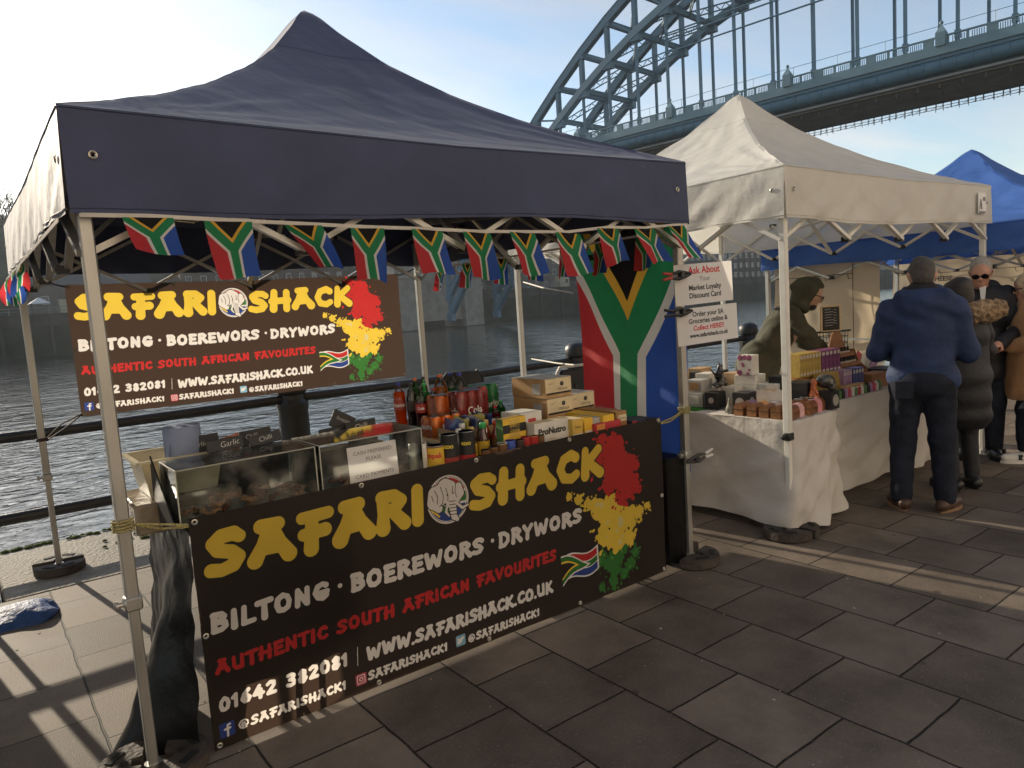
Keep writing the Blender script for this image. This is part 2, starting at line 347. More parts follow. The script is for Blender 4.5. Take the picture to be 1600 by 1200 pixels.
# ---- sunlit quayside buildings behind the camera, facing the river
qs = mat('quayside_sandstone', (0.60, 0.53, 0.46), 0.85, 0.2, var=.12, vs=.6, bump=.3, bs=3)
for k, (x, w, h) in enumerate(((-24, 26, 15), (3, 27, 17), (31, 28, 15))):
    t = thing('quayside_building', ['sandstone quayside terrace facing the river, behind and left of the viewer', 'tall sandstone quayside terrace facing the river, straight behind the viewer', 'sandstone quayside terrace facing the river, behind and right of the viewer'][k], 'building', (x, -15, 0))
    b = MB(); b.box((0, -6, h/2), (w, 12, h)); b.box((0, .12, h-.5), (w, .3, .5)); b.box((0, .12, 4.2), (w, .25, .3)); b.build('wall', qs, t, smooth=False)
    b = MB(); b.add([(-w/2, .3, h), (w/2, .3, h), (w/2, -12.3, h), (-w/2, -12.3, h), (-w/2, -6, h+4), (w/2, -6, h+4)], [(0, 1, 5, 4), (2, 3, 4, 5), (1, 2, 5), (3, 0, 4), (0, 3, 2, 1)]); b.build('roof', mat('welsh_slate', (.08, .085, .09), .6), t, smooth=False)
    f0 = None
    for i in range(7):
        for j in range(4):
            px, pz = -w/2+w*(i+.5)/7, 2.2+j*3.6+(.6 if j else 0)
            if f0 is None:
                q = MB()
                for a in (-1, 1): q.box((a*.62, .03, 0), (.12, .12, 2.0))
                q.box((0, .03, -.95), (1.12, .12, .1)); q.box((0, .03, .95), (1.12, .12, .1)); q.box((0, .03, 0), (1.12, .08, .06))
                f0 = q.build('window', mat('sash_white', (.7, .7, .66), .5), t); q = MB(); q.box((0, .012, 0), (1.12, .02, 1.8)); g0 = q.build('pane', mat('sash_glass', (.03, .035, .04), .06, .7, var=0), f0); f = f0
            else:
                f = f0.copy(); COL.objects.link(f); f.parent = t; g = g0.copy(); COL.objects.link(g); g.parent = f
            f.location = (px, 0, pz)
# ---- far bank
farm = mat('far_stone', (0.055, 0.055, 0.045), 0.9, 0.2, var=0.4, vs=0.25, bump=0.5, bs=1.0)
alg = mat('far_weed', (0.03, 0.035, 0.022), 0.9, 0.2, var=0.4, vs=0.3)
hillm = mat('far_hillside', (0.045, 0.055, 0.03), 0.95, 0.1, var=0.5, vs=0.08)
mb = MB()
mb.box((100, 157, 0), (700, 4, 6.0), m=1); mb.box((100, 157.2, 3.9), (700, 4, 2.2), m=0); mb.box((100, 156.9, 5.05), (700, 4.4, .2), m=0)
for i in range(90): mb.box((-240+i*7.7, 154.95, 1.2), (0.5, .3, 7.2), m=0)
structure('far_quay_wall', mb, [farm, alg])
def hill(u, v):
    x = -260+u*760; y = 157+v*330
    h = 3.6 + 1.0*min(1, v*9) + 30*max(0, min(1, (v-.09)/.16))*(1 if x < 230 else max(.3, 1-(x-230)/120)) + 1.5*wob(x*.05, y*.07)*min(1, v*8)
    return (x, y, h)
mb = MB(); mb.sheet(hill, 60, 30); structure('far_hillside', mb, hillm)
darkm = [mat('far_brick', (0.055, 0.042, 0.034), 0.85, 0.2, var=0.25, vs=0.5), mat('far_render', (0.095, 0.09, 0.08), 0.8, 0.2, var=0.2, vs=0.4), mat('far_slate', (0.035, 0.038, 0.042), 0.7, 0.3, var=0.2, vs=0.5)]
glassm = mat('far_glazing', (0.03, 0.035, 0.04), 0.12, 0.6, var=0.3, vs=0.2)
framem = mat('far_window_frame', (0.3, 0.31, 0.3), 0.6, 0.3, var=0.1)
def far_building(x, y, w, dpt, h, z0, wall, label, nx, nz, gable=False, name='warehouse', ww=1.2, wh=1.6):
    t = thing(name, label, 'building', (x, y, z0), group='buildings across the river')
    b = MB(); b.box((0, dpt/2, h/2), (w, dpt, h)); b.box((0, dpt/2-.1, h*.5), (w+.3, dpt, .25)); b.build('wall', darkm[wall], t)
    b = MB()
    if gable: b.add([(-w/2-.3, -.4, h), (w/2+.3, -.4, h), (w/2+.3, dpt+.4, h), (-w/2-.3, dpt+.4, h), (-w/2-.3, dpt/2, h+w*.12), (w/2+.3, dpt/2, h+w*.12)], [(0, 1, 5, 4), (2, 3, 4, 5), (1, 2, 5), (3, 0, 4), (0, 3, 2, 1)])
    else: b.box((0, dpt/2, h+.35), (w+.5, dpt+.5, .7)); b.box((w*.2, dpt/2, h+1.6), (w*.2, dpt*.4, 1.8))
    b.build('roof', darkm[2], t)
    f0 = p0 = None
    for i in range(nx):
        for j in range(nz):
            px = -w/2+w*(i+.5)/nx; pz = h*(j+.55)/nz
            if f0 is None:
                q = MB(); 
                for a in (-1, 1): q.box((a*ww/2, -.06, 0), (.14, .2, wh+.14)); q.box((0, -.06, a*wh/2), (ww-.14, .18, .14))
                f0 = q.build('window', framem, t); q = MB(); q.box((0, .0, 0), (ww-.1, .06, wh-.1)); p0 = q.build('pane', glassm, f0); f = f0
            else:
                f = f0.copy(); COL.objects.link(f); f.parent = t; g = p0.copy(); COL.objects.link(g); g.parent = f
            f.location = (px, -.03, pz)
    return t
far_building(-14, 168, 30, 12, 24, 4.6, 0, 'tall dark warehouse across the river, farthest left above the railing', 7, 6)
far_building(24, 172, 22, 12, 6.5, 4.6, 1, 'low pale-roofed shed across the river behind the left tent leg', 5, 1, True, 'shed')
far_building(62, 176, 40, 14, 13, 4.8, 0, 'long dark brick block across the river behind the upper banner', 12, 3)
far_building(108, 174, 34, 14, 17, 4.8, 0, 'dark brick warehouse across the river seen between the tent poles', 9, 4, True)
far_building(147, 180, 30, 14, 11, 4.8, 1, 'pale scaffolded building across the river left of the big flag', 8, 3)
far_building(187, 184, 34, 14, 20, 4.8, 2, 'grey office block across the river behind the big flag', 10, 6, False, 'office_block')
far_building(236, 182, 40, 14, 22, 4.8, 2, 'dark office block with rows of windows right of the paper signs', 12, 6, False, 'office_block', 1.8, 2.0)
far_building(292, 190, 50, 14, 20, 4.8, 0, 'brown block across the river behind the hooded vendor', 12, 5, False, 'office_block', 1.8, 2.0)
# promenade fence, hoardings and sheds on the far quay
fm = mat('far_fence', (0.16, 0.16, 0.15), 0.6, 0.3, var=.2)
fe = thing('promenade_fence', 'thin pale fence along the top of the far quay wall', 'fence', (0, 155.2, 5.15))
b = MB(); b.box((110, 0, 1.15), (420, .1, .12)); b.box((110, 0, .6), (420, .06, .08)); b.build('rail', fm, fe)
b = MB()
for i in range(141): b.box((-100+i*3, 0, .55), (.14, .1, 1.1))
b.build('post', fm, fe)
cream = mat('far_cream', (0.36, 0.32, 0.22), 0.7, 0.2, var=.15, vs=.5)
for (x, w, h, nm) in ((19, 5.5, 2.6, 'small cream container on the far quay left of the upper banner'), (120, 4, 3.0, 'pale site cabin on the far quay behind the drinks'), (142, 3.5, 3.2, 'pale site cabin on the far quay beside the right rear tent pole')):
    t = thing('site_cabin', nm, 'cabin', (x, 160, 5.0)); b = MB(); b.box((0, 0, h/2), (w, 2.6, h), ch=.08); b.build('wall', cream, t)
    b = MB(); b.box((0, 0, h+.08), (w+.2, 2.8, .16)); b.build('roof', framem, t)
    b = MB(); b.box((w*.2, -1.32, h*.55), (w*.3, .08, h*.35)); b.build('window', glassm, t)
t = thing('shelter', 'small white peaked shelter on the far quay beside the cream container', 'shelter', (13.2, 161, 5.0)); b = MB()
b.add([(-1.8, -1.5, 2.2), (1.8, -1.5, 2.2), (1.8, 1.5, 2.2), (-1.8, 1.5, 2.2), (0, 0, 3.4)], [(0, 1, 4), (1, 2, 4), (2, 3, 4), (3, 0, 4)]); b.build('canopy', mat('far_white', (.6, .6, .58), .6), t)
b = MB(); [b.box((sx*1.7, sy*1.4, 1.1), (.1, .1, 2.2)) for sx in (-1, 1) for sy in (-1, 1)]; b.build('frame', fm, t)

# ---- bare tree on the far hill
def tree(name, label, loc, H, seed, spread=0.55):
    rr = random.Random(seed); t = thing(name, label, 'tree', loc)
    bark = mat('bark', (0.06, 0.05, 0.04), 0.9, 0.1, var=0.3)
    tk = MB(); tw = MB()
    def grow(p, d, l, r_, lev):
        q = p + d*l; n = 3 if lev < 2 else 2
        tgt = tk if lev < 2 else tw
        mid = p + d*l*.5 + Vector((rr.uniform(-1, 1), rr.uniform(-1, 1), 0))*l*.05
        tgt.tube([p, mid, q], [r_, r_*.85, r_*.68], 5 if lev > 1 else 8, caps=False)
        if lev >= 5: return
        for i in range(rr.choice((2, 3, 3)) if lev else 4):
            a = Vector((rr.uniform(-1, 1), rr.uniform(-1, 1), rr.uniform(-.2, .7))).normalized()
            grow(q if i == 0 else p+d*l*rr.uniform(.55, 1), (d + a*spread*1.6).normalized(), l*rr.uniform(.6, .8), r_*.58, lev+1)
    grow(Vector((0, 0, 0)), Vector((0.05, 0, 1)).normalized(), H*.3, H*.022, 0)
    tk.build('trunk', bark, t); tw.build('crown', bark, t); return t
tree('bare_tree', 'leafless tree rising above the far bank at the left edge', (15.5, 212, 16.5), 27, 3)
tree('bare_tree', 'smaller leafless tree at the far left, left of the taller one', (8.5, 214, 16.5), 24, 11)
# ================================================================ steel arch bridge
steel = mat('bridge_paint', (0.075, 0.155, 0.215), 0.5, 0.4, var=0.12, vs=.5)
steel2 = mat('bridge_paint_pale', (0.15, 0.235, 0.275), 0.55, 0.4, var=0.12, vs=.5)
under = mat('bridge_underside', (0.30, 0.30, 0.31), 0.8, 0.2, var=.2, vs=.4)
sheetm = mat('bridge_sheeting', (0.22, 0.20, 0.18), 0.8, 0.2, var=.2, vs=1.0)
granite = mat('granite', (0.26, 0.24, 0.21), 0.8, 0.3, var=.2, vs=.6)
br = thing('arch_bridge', 'big green steel arch bridge crossing the river overhead', 'bridge', (80.3, 50, 0), R(7))
# local frame: +y runs across the river, +x away downstream
def zB(s): return 42.8-0.0090*(s+5)**2
def zA(s): return zB(s)+4.6+(39.7-abs(s+5)+5-5)*.05+0.3
NODES = [4.9*k+0.2 for k in range(-14, 14)]
for w, wt in ((1.2, 'near'), (12.8, 'far')):
    top = MB(); bot = MB(); dg = MB()
    for i in range(len(NODES)-1):
        a, c = NODES[i], NODES[i+1]
        for off in (-.35, .35):
            top.beam((w+off, a, zA(a)), (w+off, c, zA(c)), .3, 1.1); bot.beam((w+off, a, zB(a)), (w+off, c, zB(c)), .3, 1.0)
        top.beam((w, a, zA(a)+.58), (w, c, zA(c)+.58), 1.15, .1)
        bot.beam((w, a, zB(a)-.53), (w, c, zB(c)-.53), 1.1, .1)
        mid = -5; hi, lo = (a, c) if abs(a+5) > abs(c+5) else (c, a)
        dg.beam((w, hi, zA(hi)), (w, lo, zB(lo)), .22, .25)
    for s in NODES:
        post = MB(); post.beam((w, s, zB(s)), (w, s, zA(s)), .55, .7, up=(1, 0, 0))
        post.box((w, s, zB(s)-.5), (.9, 1.5, 1.3)); post.box((w, s, zA(s)-.3), (.9, 1.3, 1.1))
        post.build('arch_post', steel, br, smooth=False)
        if zB(s) > 26.5: hang = MB(); hang.beam((w, s, 24.0), (w, s, zB(s)), .30, .36, up=(1, 0, 0)); hang.box((w, s, 25.6), (.5, .5, .8)); hang.build('hanger', steel, br, smooth=False)
        if zB(s) < 22: hang = MB(); hang.beam((w, s, 22.5), (w, s, zA(s)), .8, .8, up=(1, 0, 0)); hang.build('column', steel, br, smooth=False)
    for nm, q in (('top_chord', top), ('bottom_chord', bot), ('diagonals', dg)): q.build(nm, steel, br, smooth=False)
cb = MB(); lat = MB()
def lattice(p0, p1, h=.8):
    p0, p1 = Vector(p0), Vector(p1)
    for dz in (-h/2, h/2): lat.beam(p0+Vector((0, 0, dz)), p1+Vector((0, 0, dz)), .16, .16)
    n_ = 10
    for i in range(n_):
        a = p0.lerp(p1, i/n_); c = p0.lerp(p1, (i+1)/n_); sg = 1 if i % 2 else -1
        lat.beam(a+Vector((0, 0, sg*h/2)), c-Vector((0, 0, sg*h/2)), .1, .1)
for i, s in enumerate(NODES):
    if zB(s) < 27: continue
    cb.beam((1.7, s, zA(s)-.2), (12.3, s, zA(s)-.2), .55, .8); cb.beam((1.7, s, zB(s)), (12.3, s, zB(s)), .5, .7)
    if i+1 < len(NODES) and zB(NODES[i+1]) > 24:
        c = NODES[i+1]; m_ = (s+c)/2
        for f in (zA, zB):
            lattice((1.5, s, f(s)), (7, c, f(c))); lattice((12.5, s, f(s)), (7, c, f(c)))
cb.build('cross_struts', steel, br, smooth=False); lat.build('lattice_bracing', steel, br, smooth=False)
dk = MB()
def strip(w0, w1, z0, z1, m, s0=-90, s1=75): dk.box(((w0+w1)/2, (s0+s1)/2, (z0+z1)/2), (w1-w0, s1-s0, z1-z0), m=m)
strip(-.55, 14.5, 23.9, 24.25, 0); strip(-.7, -.2, 23.55, 24.35, 1); strip(14.3, 14.7, 23.4, 24.35, 1)
strip(-.45, .0, 23.2, 23.55, 0)
strip(1.0, 1.4, 21.5, 23.9, 0); strip(12.4, 12.8, 21.5, 23.9, 0)
strip(.6, 13.4, 21.55, 21.75, 2); strip(1.3, 2.2, 21.35, 21.5, 3)
dk.build('deck', [steel, steel2, under, sheetm], br, smooth=False)
pp = MB(); P_ = []; R_ = []
for k in range(110):
    y_ = -90+k*1.5; P_ += [(.35, y_, 22.75), (.35, y_+1.3, 22.75), (.35, y_+1.31, 22.75), (.35, y_+1.49, 22.75)]; R_ += [.78, .78, .84, .84]
pp.tube(P_, R_, 18); pp.build('service_pipe', steel, br)
for w in (-.45, 14.45):
    pr = MB(); pr.box((w, -7.5, 25.3), (.3, 165, .14)); pr.box((w, -7.5, 24.45), (.22, 165, .16)); s = -90
    k = 0
    while s < 74:
        if k % 3 == 0: pr.box((w, s, 24.83), (.26, .95, .8))
        else: pr.box((w, s, 24.83), (.22, .22, .8))
        for q in range(1, 7): pr.box((w, s+(.5 if k % 3 == 0 else .1)+q*.2, 24.8), (.06, .07, .66))
        s += 1.75 if k % 3 else 2.1; k += 1
    pr.build('parapet', steel2, br, smooth=False)
for s in range(-40, 70, 16):
    lt = MB(); lt.box((-.5, s+5.6, 25.0), (.9, .9, 1.3)); lt.add([(-.95, s+5.15, 25.65), (-.05, s+5.15, 25.65), (-.05, s+6.05, 25.65), (-.95, s+6.05, 25.65), (-.5, s+5.6, 26.5)], [(0, 1, 4), (1, 2, 4), (2, 3, 4), (3, 0, 4)]); lt.lathe([(.05, 0), (.17, .1), (.2, .25), (.1, .4)], (-.5, s+5.6, 26.4), 10); lt.build('lamp_housing', steel2, br)
wr = MB(); wr.tube([(-.3, -90, 26.4), (-.3, 75, 26.4)], .03, 5)
for s in range(-88, 75, 5): wr.tube([(-.3, s, 25.3), (-.3, s, 26.4)], .03, 5)
for (z, a, c) in ((35.6, -6, 15), (34.9, -20, 15), (33.2, -90, 15)):
    wr.tube([(1.0, a, z), (1.0, c, z)], .11, 8)
wr.build('service_wires', steel, br)
sc = MB()
for k in range(150):
    s = -70+k*.85
    for w in (13.3, 13.6): sc.tube([(w, s+.3*hash2(k, 2), 21.6), (w, s+.3*hash2(k, 2), 21.6-.5-.5*hash2(k, w))], .035, 4, caps=False)
    sc.tube([(13.3, s, 21.25-.2*hash2(k, 4)), (14.2, s+.8, 21.25-.2*hash2(k, 4))], .03, 4, caps=False)
for z in (21.3, 21.0): sc.tube([(13.5, -70, z), (13.5, 58, z)], .035, 4)
for k in range(60):
    s = -70+k*2.1; sc.box((2.0, s, 21.2), (.12, .1, .55)); sc.box((4.5+3*hash2(k, 9), s+1, 21.4), (.1, .1, .5))
sc.build('scaffold_fringe', mat('scaffold_pole', (.12, .12, .12), .5, .4), br, smooth=False)
for s, nm in ((77, 'far'), (-94, 'near')):
    b = MB()
    for w in (-1.5, 15.5): b.box((w, s, 11), (5, 7, 27)); b.box((w, s, 25), (5.4, 7.4, .8)); b.box((w, s, 8), (5.8, 7.8, 1.0))
    b.box((7, s, 10), (12, 5, 22)); b.build('tower', granite, br, smooth=False)
# concrete viaduct beyond the blue marquee
vc = mat('viaduct_concrete', (0.25, 0.24, 0.22), 0.8, 0.2, var=.15, vs=.3)
vd = thing('viaduct', 'grey concrete viaduct with railing behind the blue marquee', 'bridge', (236, 76, 0), R(-6))
b = MB(); b.box((0, 0, 23.3), (90, 9, 1.5)); b.box((0, -4.4, 24.3), (90, .3, .5)); b.build('deck', vc, vd, smooth=False)
b = MB(); b.box((0, -4.4, 25.9), (90, .2, .25))
for k in range(46): b.box((-45+2*k, -4.4, 25.2), (.25, .2, 1.3))
b.build('railing', vc, vd, smooth=False)
for k in range(8):
    b = MB(); b.box((-42+12*k, 0, 10), (1.6, 7, 25.2)); b.build('pier', vc, vd, smooth=False)
# ================================================================ pop-up marquees
def zlib_seed(s): return sum(ord(c)*(i+1) for i, c in enumerate(s)) % 97 / 7.0
alu = mat('frame_alloy', (0.42, 0.41, 0.38), 0.38, 0.5, metal=0.75, var=0.12, vs=20, bump=0.05, bs=120, stretch=(1, 1, .15))
alu_w = mat('frame_white', (0.66, 0.65, 0.60), 0.4, 0.5, var=0.08, vs=10)
plast = mat('black_plastic', (0.016, 0.016, 0.017), 0.45, 0.5, var=.2)
cast = mat('cast_weight', (0.045, 0.036, 0.03), 0.75, 0.4, var=0.5, vs=9, bump=0.6, bs=45)
canv_dark = mat('canvas_navy', (0.046, 0.058, 0.118), 0.62, 0.3, var=0.2, vs=2.2, bump=0.3, bs=9, sheen=0.35, stretch=(1, 1, 1))
canv_white = mat('canvas_white', (0.72, 0.70, 0.645), 0.75, 0.3, var=0.06, vs=3, bump=0.5, bs=8, trans=0.32)
canv_blue = mat('canvas_blue', (0.065, 0.165, 0.50), 0.6, 0.4, var=0.12, vs=2, bump=0.4, bs=8, trans=0.3)
brass = mat('eyelet_metal', (0.55, 0.52, 0.45), 0.3, metal=.9, var=.1)
HT = [(0, 0), (.05, .032), (.113, .073), (.24, .155), (.42, .29), (.613, .464), (.78, .655), (.9, .835), (.965, .95), (1, .985)]
def Hp(t):
    for (a, ya), (b, yb) in zip(HT, HT[1:]):
        if t <= b: return ya+(yb-ya)*(t-a)/(b-a)
    return HT[-1][1]
def gazebo(name, label, loc, W, D, ze, zv, zap, canvas, met, rz=0, crump=0.01, low=1.80, leg=0.044):
    g = thing(name, label, 'marquee', loc, rz); e = 0.045; ln = zlib_seed(label)
    N = 88
    b = MB(); idx = {}
    for j in range(N+1):
        for i in range(N+1):
            x = -e+(W+2*e)*i/N; y = -e+(D+2*e)*j/N
            tx = min(i, N-i)/(N/2); ty = min(j, N-j)/(N/2); T = min(tx, ty); mx = max(tx, ty, 1e-6)
            z = ze + Hp(T)*(zap-ze)
            z -= 0.075*(1-T/mx)*4*T*(1-T) + 0.02*(1-abs(2*(i/N if ty < tx else j/N)-1))*(1-T)
            z += crump*wob(x*5+ln, y*5, T*9)*T*(1-T)*3 + crump*.5*math.sin(18*math.atan2(y-D/2, x-W/2)+ln)*T*(1-T)*2
            for qx, qy in ((0, 0), (W, 0), (W, D), (0, D)):      # tension folds fanning out of each corner
                dd = math.hypot(x-qx, y-qy); an = math.atan2(abs(y-qy), abs(x-qx)); z += .0075*math.exp(-dd/.9)*min(1, dd*4)*(math.sin(an*34+ln+qx)+.6*math.sin(an*57+qy+ln))*(1 if T > 0 else 0)
            idx[(i, j)] = len(b.v); b.v.append((x, y, z))
    for j in range(N):
        for i in range(N):
            a, c, d_, f = idx[(i, j)], idx[(i+1, j)], idx[(i+1, j+1)], idx[(i, j+1)]
            if (i < N/2) == (j < N/2): b.f += [(a, c, d_), (a, d_, f)]
            else: b.f += [(a, c, f), (c, d_, f)]
            b.m += [0, 0]
    cap = b.build('roof_cover', canvas, g, sharp=60)
    # stitched seams: hips, a ring round the apex patch
    sm = MB(); up = Vector((0, 0, .0003)); V_ = lambda i, j: Vector(b.v[idx[(i, j)]])+up
    a0 = int(.80*N/2); ring = [(i, a0) for i in range(a0, N-a0)]+[(N-a0, j) for j in range(a0, N-a0)]+[(i, N-a0) for i in range(N-a0, a0, -1)]+[(a0, j) for j in range(N-a0, a0-1, -1)]
    sm.tube([V_(*q) for q in ring], .0022, 4)
    for sx, sy in ((0, 0), (1, 0), (1, 1), (0, 1)): sm.tube([V_(k if not sx else N-k, k if not sy else N-k) for k in range(0, N//2+1)], .0018, 4)
    sm.build('seams', canvas, g)
    sides = [((-e, -e), (W+e, -e)), ((W+e, -e), (W+e, D+e)), ((W+e, D+e), (-e, D+e)), ((-e, D+e), (-e, -e))]
    for si, ((x0, y0), (x1, y1)) in enumerate(sides):
        nx, ny = (y1-y0), -(x1-x0); l = math.hypot(nx, ny); nx /= l; ny /= l
        def vf(u, v):
            x = x0+(x1-x0)*u; y = y0+(y1-y0)*u
            w_ = (0.012*math.sin(u*9+ln+si)+crump*.8*wob(u*13+ln, v*4, si)+.6*crump*math.sin(u*60+v*9))*(0.15+.85*v)*min(1, 12*u, 12*(1-u))
            ztop = ze-0.02*(1-abs(2*u-1))
            zb = zv+0.012*math.sin(u*7+si*2+ln)*min(1, 8*u, 8*(1-u)) + (-0.02*math.sin(math.pi*u) if canvas is canv_white else 0.01*math.sin(math.pi*u))
            return (x+nx*(w_+.012*v), y+ny*(w_+.012*v), ztop+(zb-ztop)*v)
        b = MB(); b.sheet(vf, 90, 10)
        va = b.build('valance', canvas, g)
        hm = MB(); hm.tube([Vector(vf(k/60, .95))+Vector((nx, ny, 0))*.002 for k in range(61)], .0018, 4); hm.tube([Vector(vf(k/60, .02))+Vector((nx, ny, 0))*.002 for k in range(61)], .0022, 4); hm.build('hem', canvas, va)
        ey = MB(); M_ = plane_M((0, 0, 0), (x1-x0, y1-y0, 0), (0, 0, 1))
        for u in (.028, .972):
            p = Vector(vf(u, .45)); M2 = plane_M(p+Vector((nx, ny, 0))*.004, (x1-x0, y1-y0, 0), (0, 0, 1))
            ey.lathe([(.006, 0), (.011, .004), (.014, .003), (.015, 0)], n=12, M=M2)
        ey.build('eyelets', brass, va)
    for sx, sy in ((0, 0), (1, 0), (1, 1), (0, 1)):
        lx, ly = sx*W, sy*D
        b = MB(); b.box((lx, ly, (0.66+zv+.2)/2), (leg, leg, zv+.2-.66), ch=.005); b.box((lx, ly, .36), (leg-.009, leg-.009, .66), ch=.004)
        L_ = b.build('leg', met, g, smooth=False)
        for k in (-1, 1): pass
        b = MB(); b.box((lx, ly, .655), (leg+.014, leg+.014, .05), ch=.006); b.tube([(lx, ly, .655), (lx-.045, ly-.0, .655)], .009, 8); b.lathe([(.016, 0), (.018, .010), (.010, .014)], n=10, M=Matrix.Translation((lx-.045, ly, .655)) @ Matrix.Rotation(R(-90), 4, 'Y'))
        b.build('height_clamp', plast if met is alu_w else alu, L_)
        b = MB(); b.box((lx, ly, .012), (.10, .10, .006)); b.lathe([(.032, .015), (.03, .05)], (lx, ly, 0), 10); b.build('foot_plate', met, L_)
    zt = ze-.09
    for si, (A, B) in enumerate((((0, 0), (W, 0)), ((W, 0), (W, D)), ((W, D), (0, D)), ((0, D), (0, 0)))):
        b = MB(); A = Vector((*A, 0)); B = Vector((*B, 0)); n_ = Vector((B.y-A.y, -(B.x-A.x), 0)).normalized()*.02
        for k in range(4):
            p, q_ = A.lerp(B, k/4), A.lerp(B, (k+1)/4)
            b.beam(p+n_+Vector((0, 0, zt)), q_+n_+Vector((0, 0, low)), .022, .03, up=n_); b.beam(p-n_+Vector((0, 0, low)), q_-n_+Vector((0, 0, zt)), .022, .03, up=n_)
        for k in range(5):
            p = A.lerp(B, k/4)
            for z in (zt, low):
                if 0 < k < 4: b.box(p+Vector((0, 0, z)), (.05, .05, .035), m=1)
        b.build('side_truss', [met, plast], g, smooth=False)
    C_ = Vector((W/2, D/2, 0))
    for A in ((W/2, 0), (W, D/2), (W/2, D), (0, D/2)):
        b = MB(); A = Vector((*A, 0)); n_ = Vector((-(C_-A).y, (C_-A).x, 0)).normalized()*.018
        zc = zap-.55
        for k in range(2):
            p, q_ = A.lerp(C_, k/2), A.lerp(C_, (k+1)/2); f0, f1 = k/2, (k+1)/2
            b.beam(p+n_+Vector((0, 0, zt+f0*(zc-zt)-.0)), q_+n_+Vector((0, 0, low+f1*(zc-.4-low))), .022, .03, up=n_); b.beam(p-n_+Vector((0, 0, low+f0*(zc-.4-low))), q_-n_+Vector((0, 0, zt+f1*(zc-zt))), .022, .03, up=n_)
        b.build('roof_truss', met, g, smooth=False)
    b = MB(); b.tube([(W/2, D/2, zap-1.0), (W/2, D/2, zap-.2)], .02, 10); b.lathe([(.02, 0), (.12, .03), (.1, .05), (.02, .06)], (W/2, D/2, zap-.26), 14); b.build('centre_pole', met, g)
    return g

safari = gazebo('marquee', 'dark navy pop-up marquee with a tall peak over the meat stall', (0, 0, 0), 3.0, 3.0, 2.352, 2.004, 3.447, canv_dark, alu, crump=.007, low=1.88)
white = gazebo('marquee', 'off-white pop-up marquee over the trinket tables', (3.784, -0.181, 0), 3.0, 2.72, 2.348, 2.03, 3.30, canv_white, alu_w, crump=.012, low=1.90)
blue = gazebo('marquee', 'bright blue pop-up marquee behind the off-white one', (6.95, -.95, 0), 3.0, 3.0, 2.04, 1.79, 2.93, canv_blue, alu, crump=.012, low=1.66)
# maker's patch on the white valance
pt = MB(); pt.box((2.80, -.068, 2.19), (.15, .004, .17)); pt.box((2.80, -.0715, 2.115), (.12, .003, .018), m=1); pt.box((2.835, -.0715, 2.225), (.05, .003, .03), m=1)
pt.tube([(2.745, -.072, 2.14), (2.765, -.072, 2.22), (2.785, -.072, 2.14)], .005, 5, m=1)
pt.build('maker_patch', [mat('patch_white', (.75, .75, .73), .6), mat('patch_grey', (.2, .2, .2), .6)], white)
pt = MB(); pt.box((-.078, 2.0 - .0, 2.20), (.003, .01, .01))
# beige side walls hung inside the blue marquee and the stall beyond it
beige = mat('canvas_beige', (0.62, 0.52, 0.37), 0.8, 0.2, var=.07, vs=3, bump=.3, bs=6, trans=0.35)
dk_seam = mat('dark_thread', (0.06, 0.05, 0.04), .8)
def wall_sheet(name, label, x, y0, y1, z0, z1, frame_=True, cat='side wall', extra=None):
    t = thing(name, label, cat, (x, (y0+y1)/2, 0)); hw = abs(y1-y0)/2
    b = MB(); b.sheet(lambda u, v: (.02*wob(u*6+x, v*4)+.03*math.sin(u*3.1)*math.sin(v*3)+.012*math.sin(v*25+u*7)*(1-v), hw-2*hw*u, z0+(z1-z0)*v), 40, 30)
    b.build('canvas', beige, t)
    b = MB(); zl = z1-.17
    b.tube([(-.02, hw-.62*hw*0-.05, zl-.01), (-.028, -hw*.55, zl)], .004, 5); b.tube([(-.028, -hw*.55, z1-.02), (-.028, -hw*.55, z0+.5)], .004, 5)
    for k in range(4): b.tube([(-.03, hw*.8-k*hw*.42, zl), (-.032, hw*.8-k*hw*.42-.01, zl-.05), (-.032, hw*.8-k*hw*.42-.035, zl-.05)], .004, 5)
    b.build('window_zip', dk_seam, t)
    b = MB(); b.beam((-.03, hw, 1.02), (-.03, -hw, 1.02), .02, .035, up=(1, 0, 0)); b.build('half_bar', alu, t)
    if extra: extra(t, hw)
    return t
wall_sheet('tent_side_wall', 'sunlit beige canvas side wall with a stitched window under the blue marquee', 6.97, 1.98, 0.80, 0.15, 1.86)
def cheese(t, hw):
    v, f = text_geo('THE', .06, .0); v2, f2 = text_geo('CHEESE', .085, .003)
    b = MB(); b.add(v, f, 0, plane_M((-.06, .44, 1.66), (0, -1, 0), (0, 0, 1))); b.add(v2, f2, 0, plane_M((-.06, .38, 1.56), (0, -1, 0), (0, 0, 1)))
    b.build('lettering', dk_seam, t, smooth=False)
wall_sheet('tent_side_wall', 'beige canvas wall with dark lettering THE CHEESE behind the man in sunglasses', 10.35, 2.3, 0.2, 0.15, 1.82, extra=cheese)
pinkw = mat('canvas_cream', (0.72, 0.62, 0.55), 0.75, .3, var=.08, vs=4, bump=.4, bs=9, trans=.3)
cheese_tent = gazebo('marquee', 'cream marquee with a ruffled valance beyond the blue marquee', (10.4, -.85, 0), 3.0, 3.0, 2.06, 1.88, 2.8, pinkw, alu, crump=.02, low=1.75)
far_tent = gazebo('marquee', 'white marquee peak at the right edge past the blue marquee', (14.2, -.9, 0), 3.0, 3.0, 2.3, 2.05, 3.3, canv_white, alu_w, crump=.012)
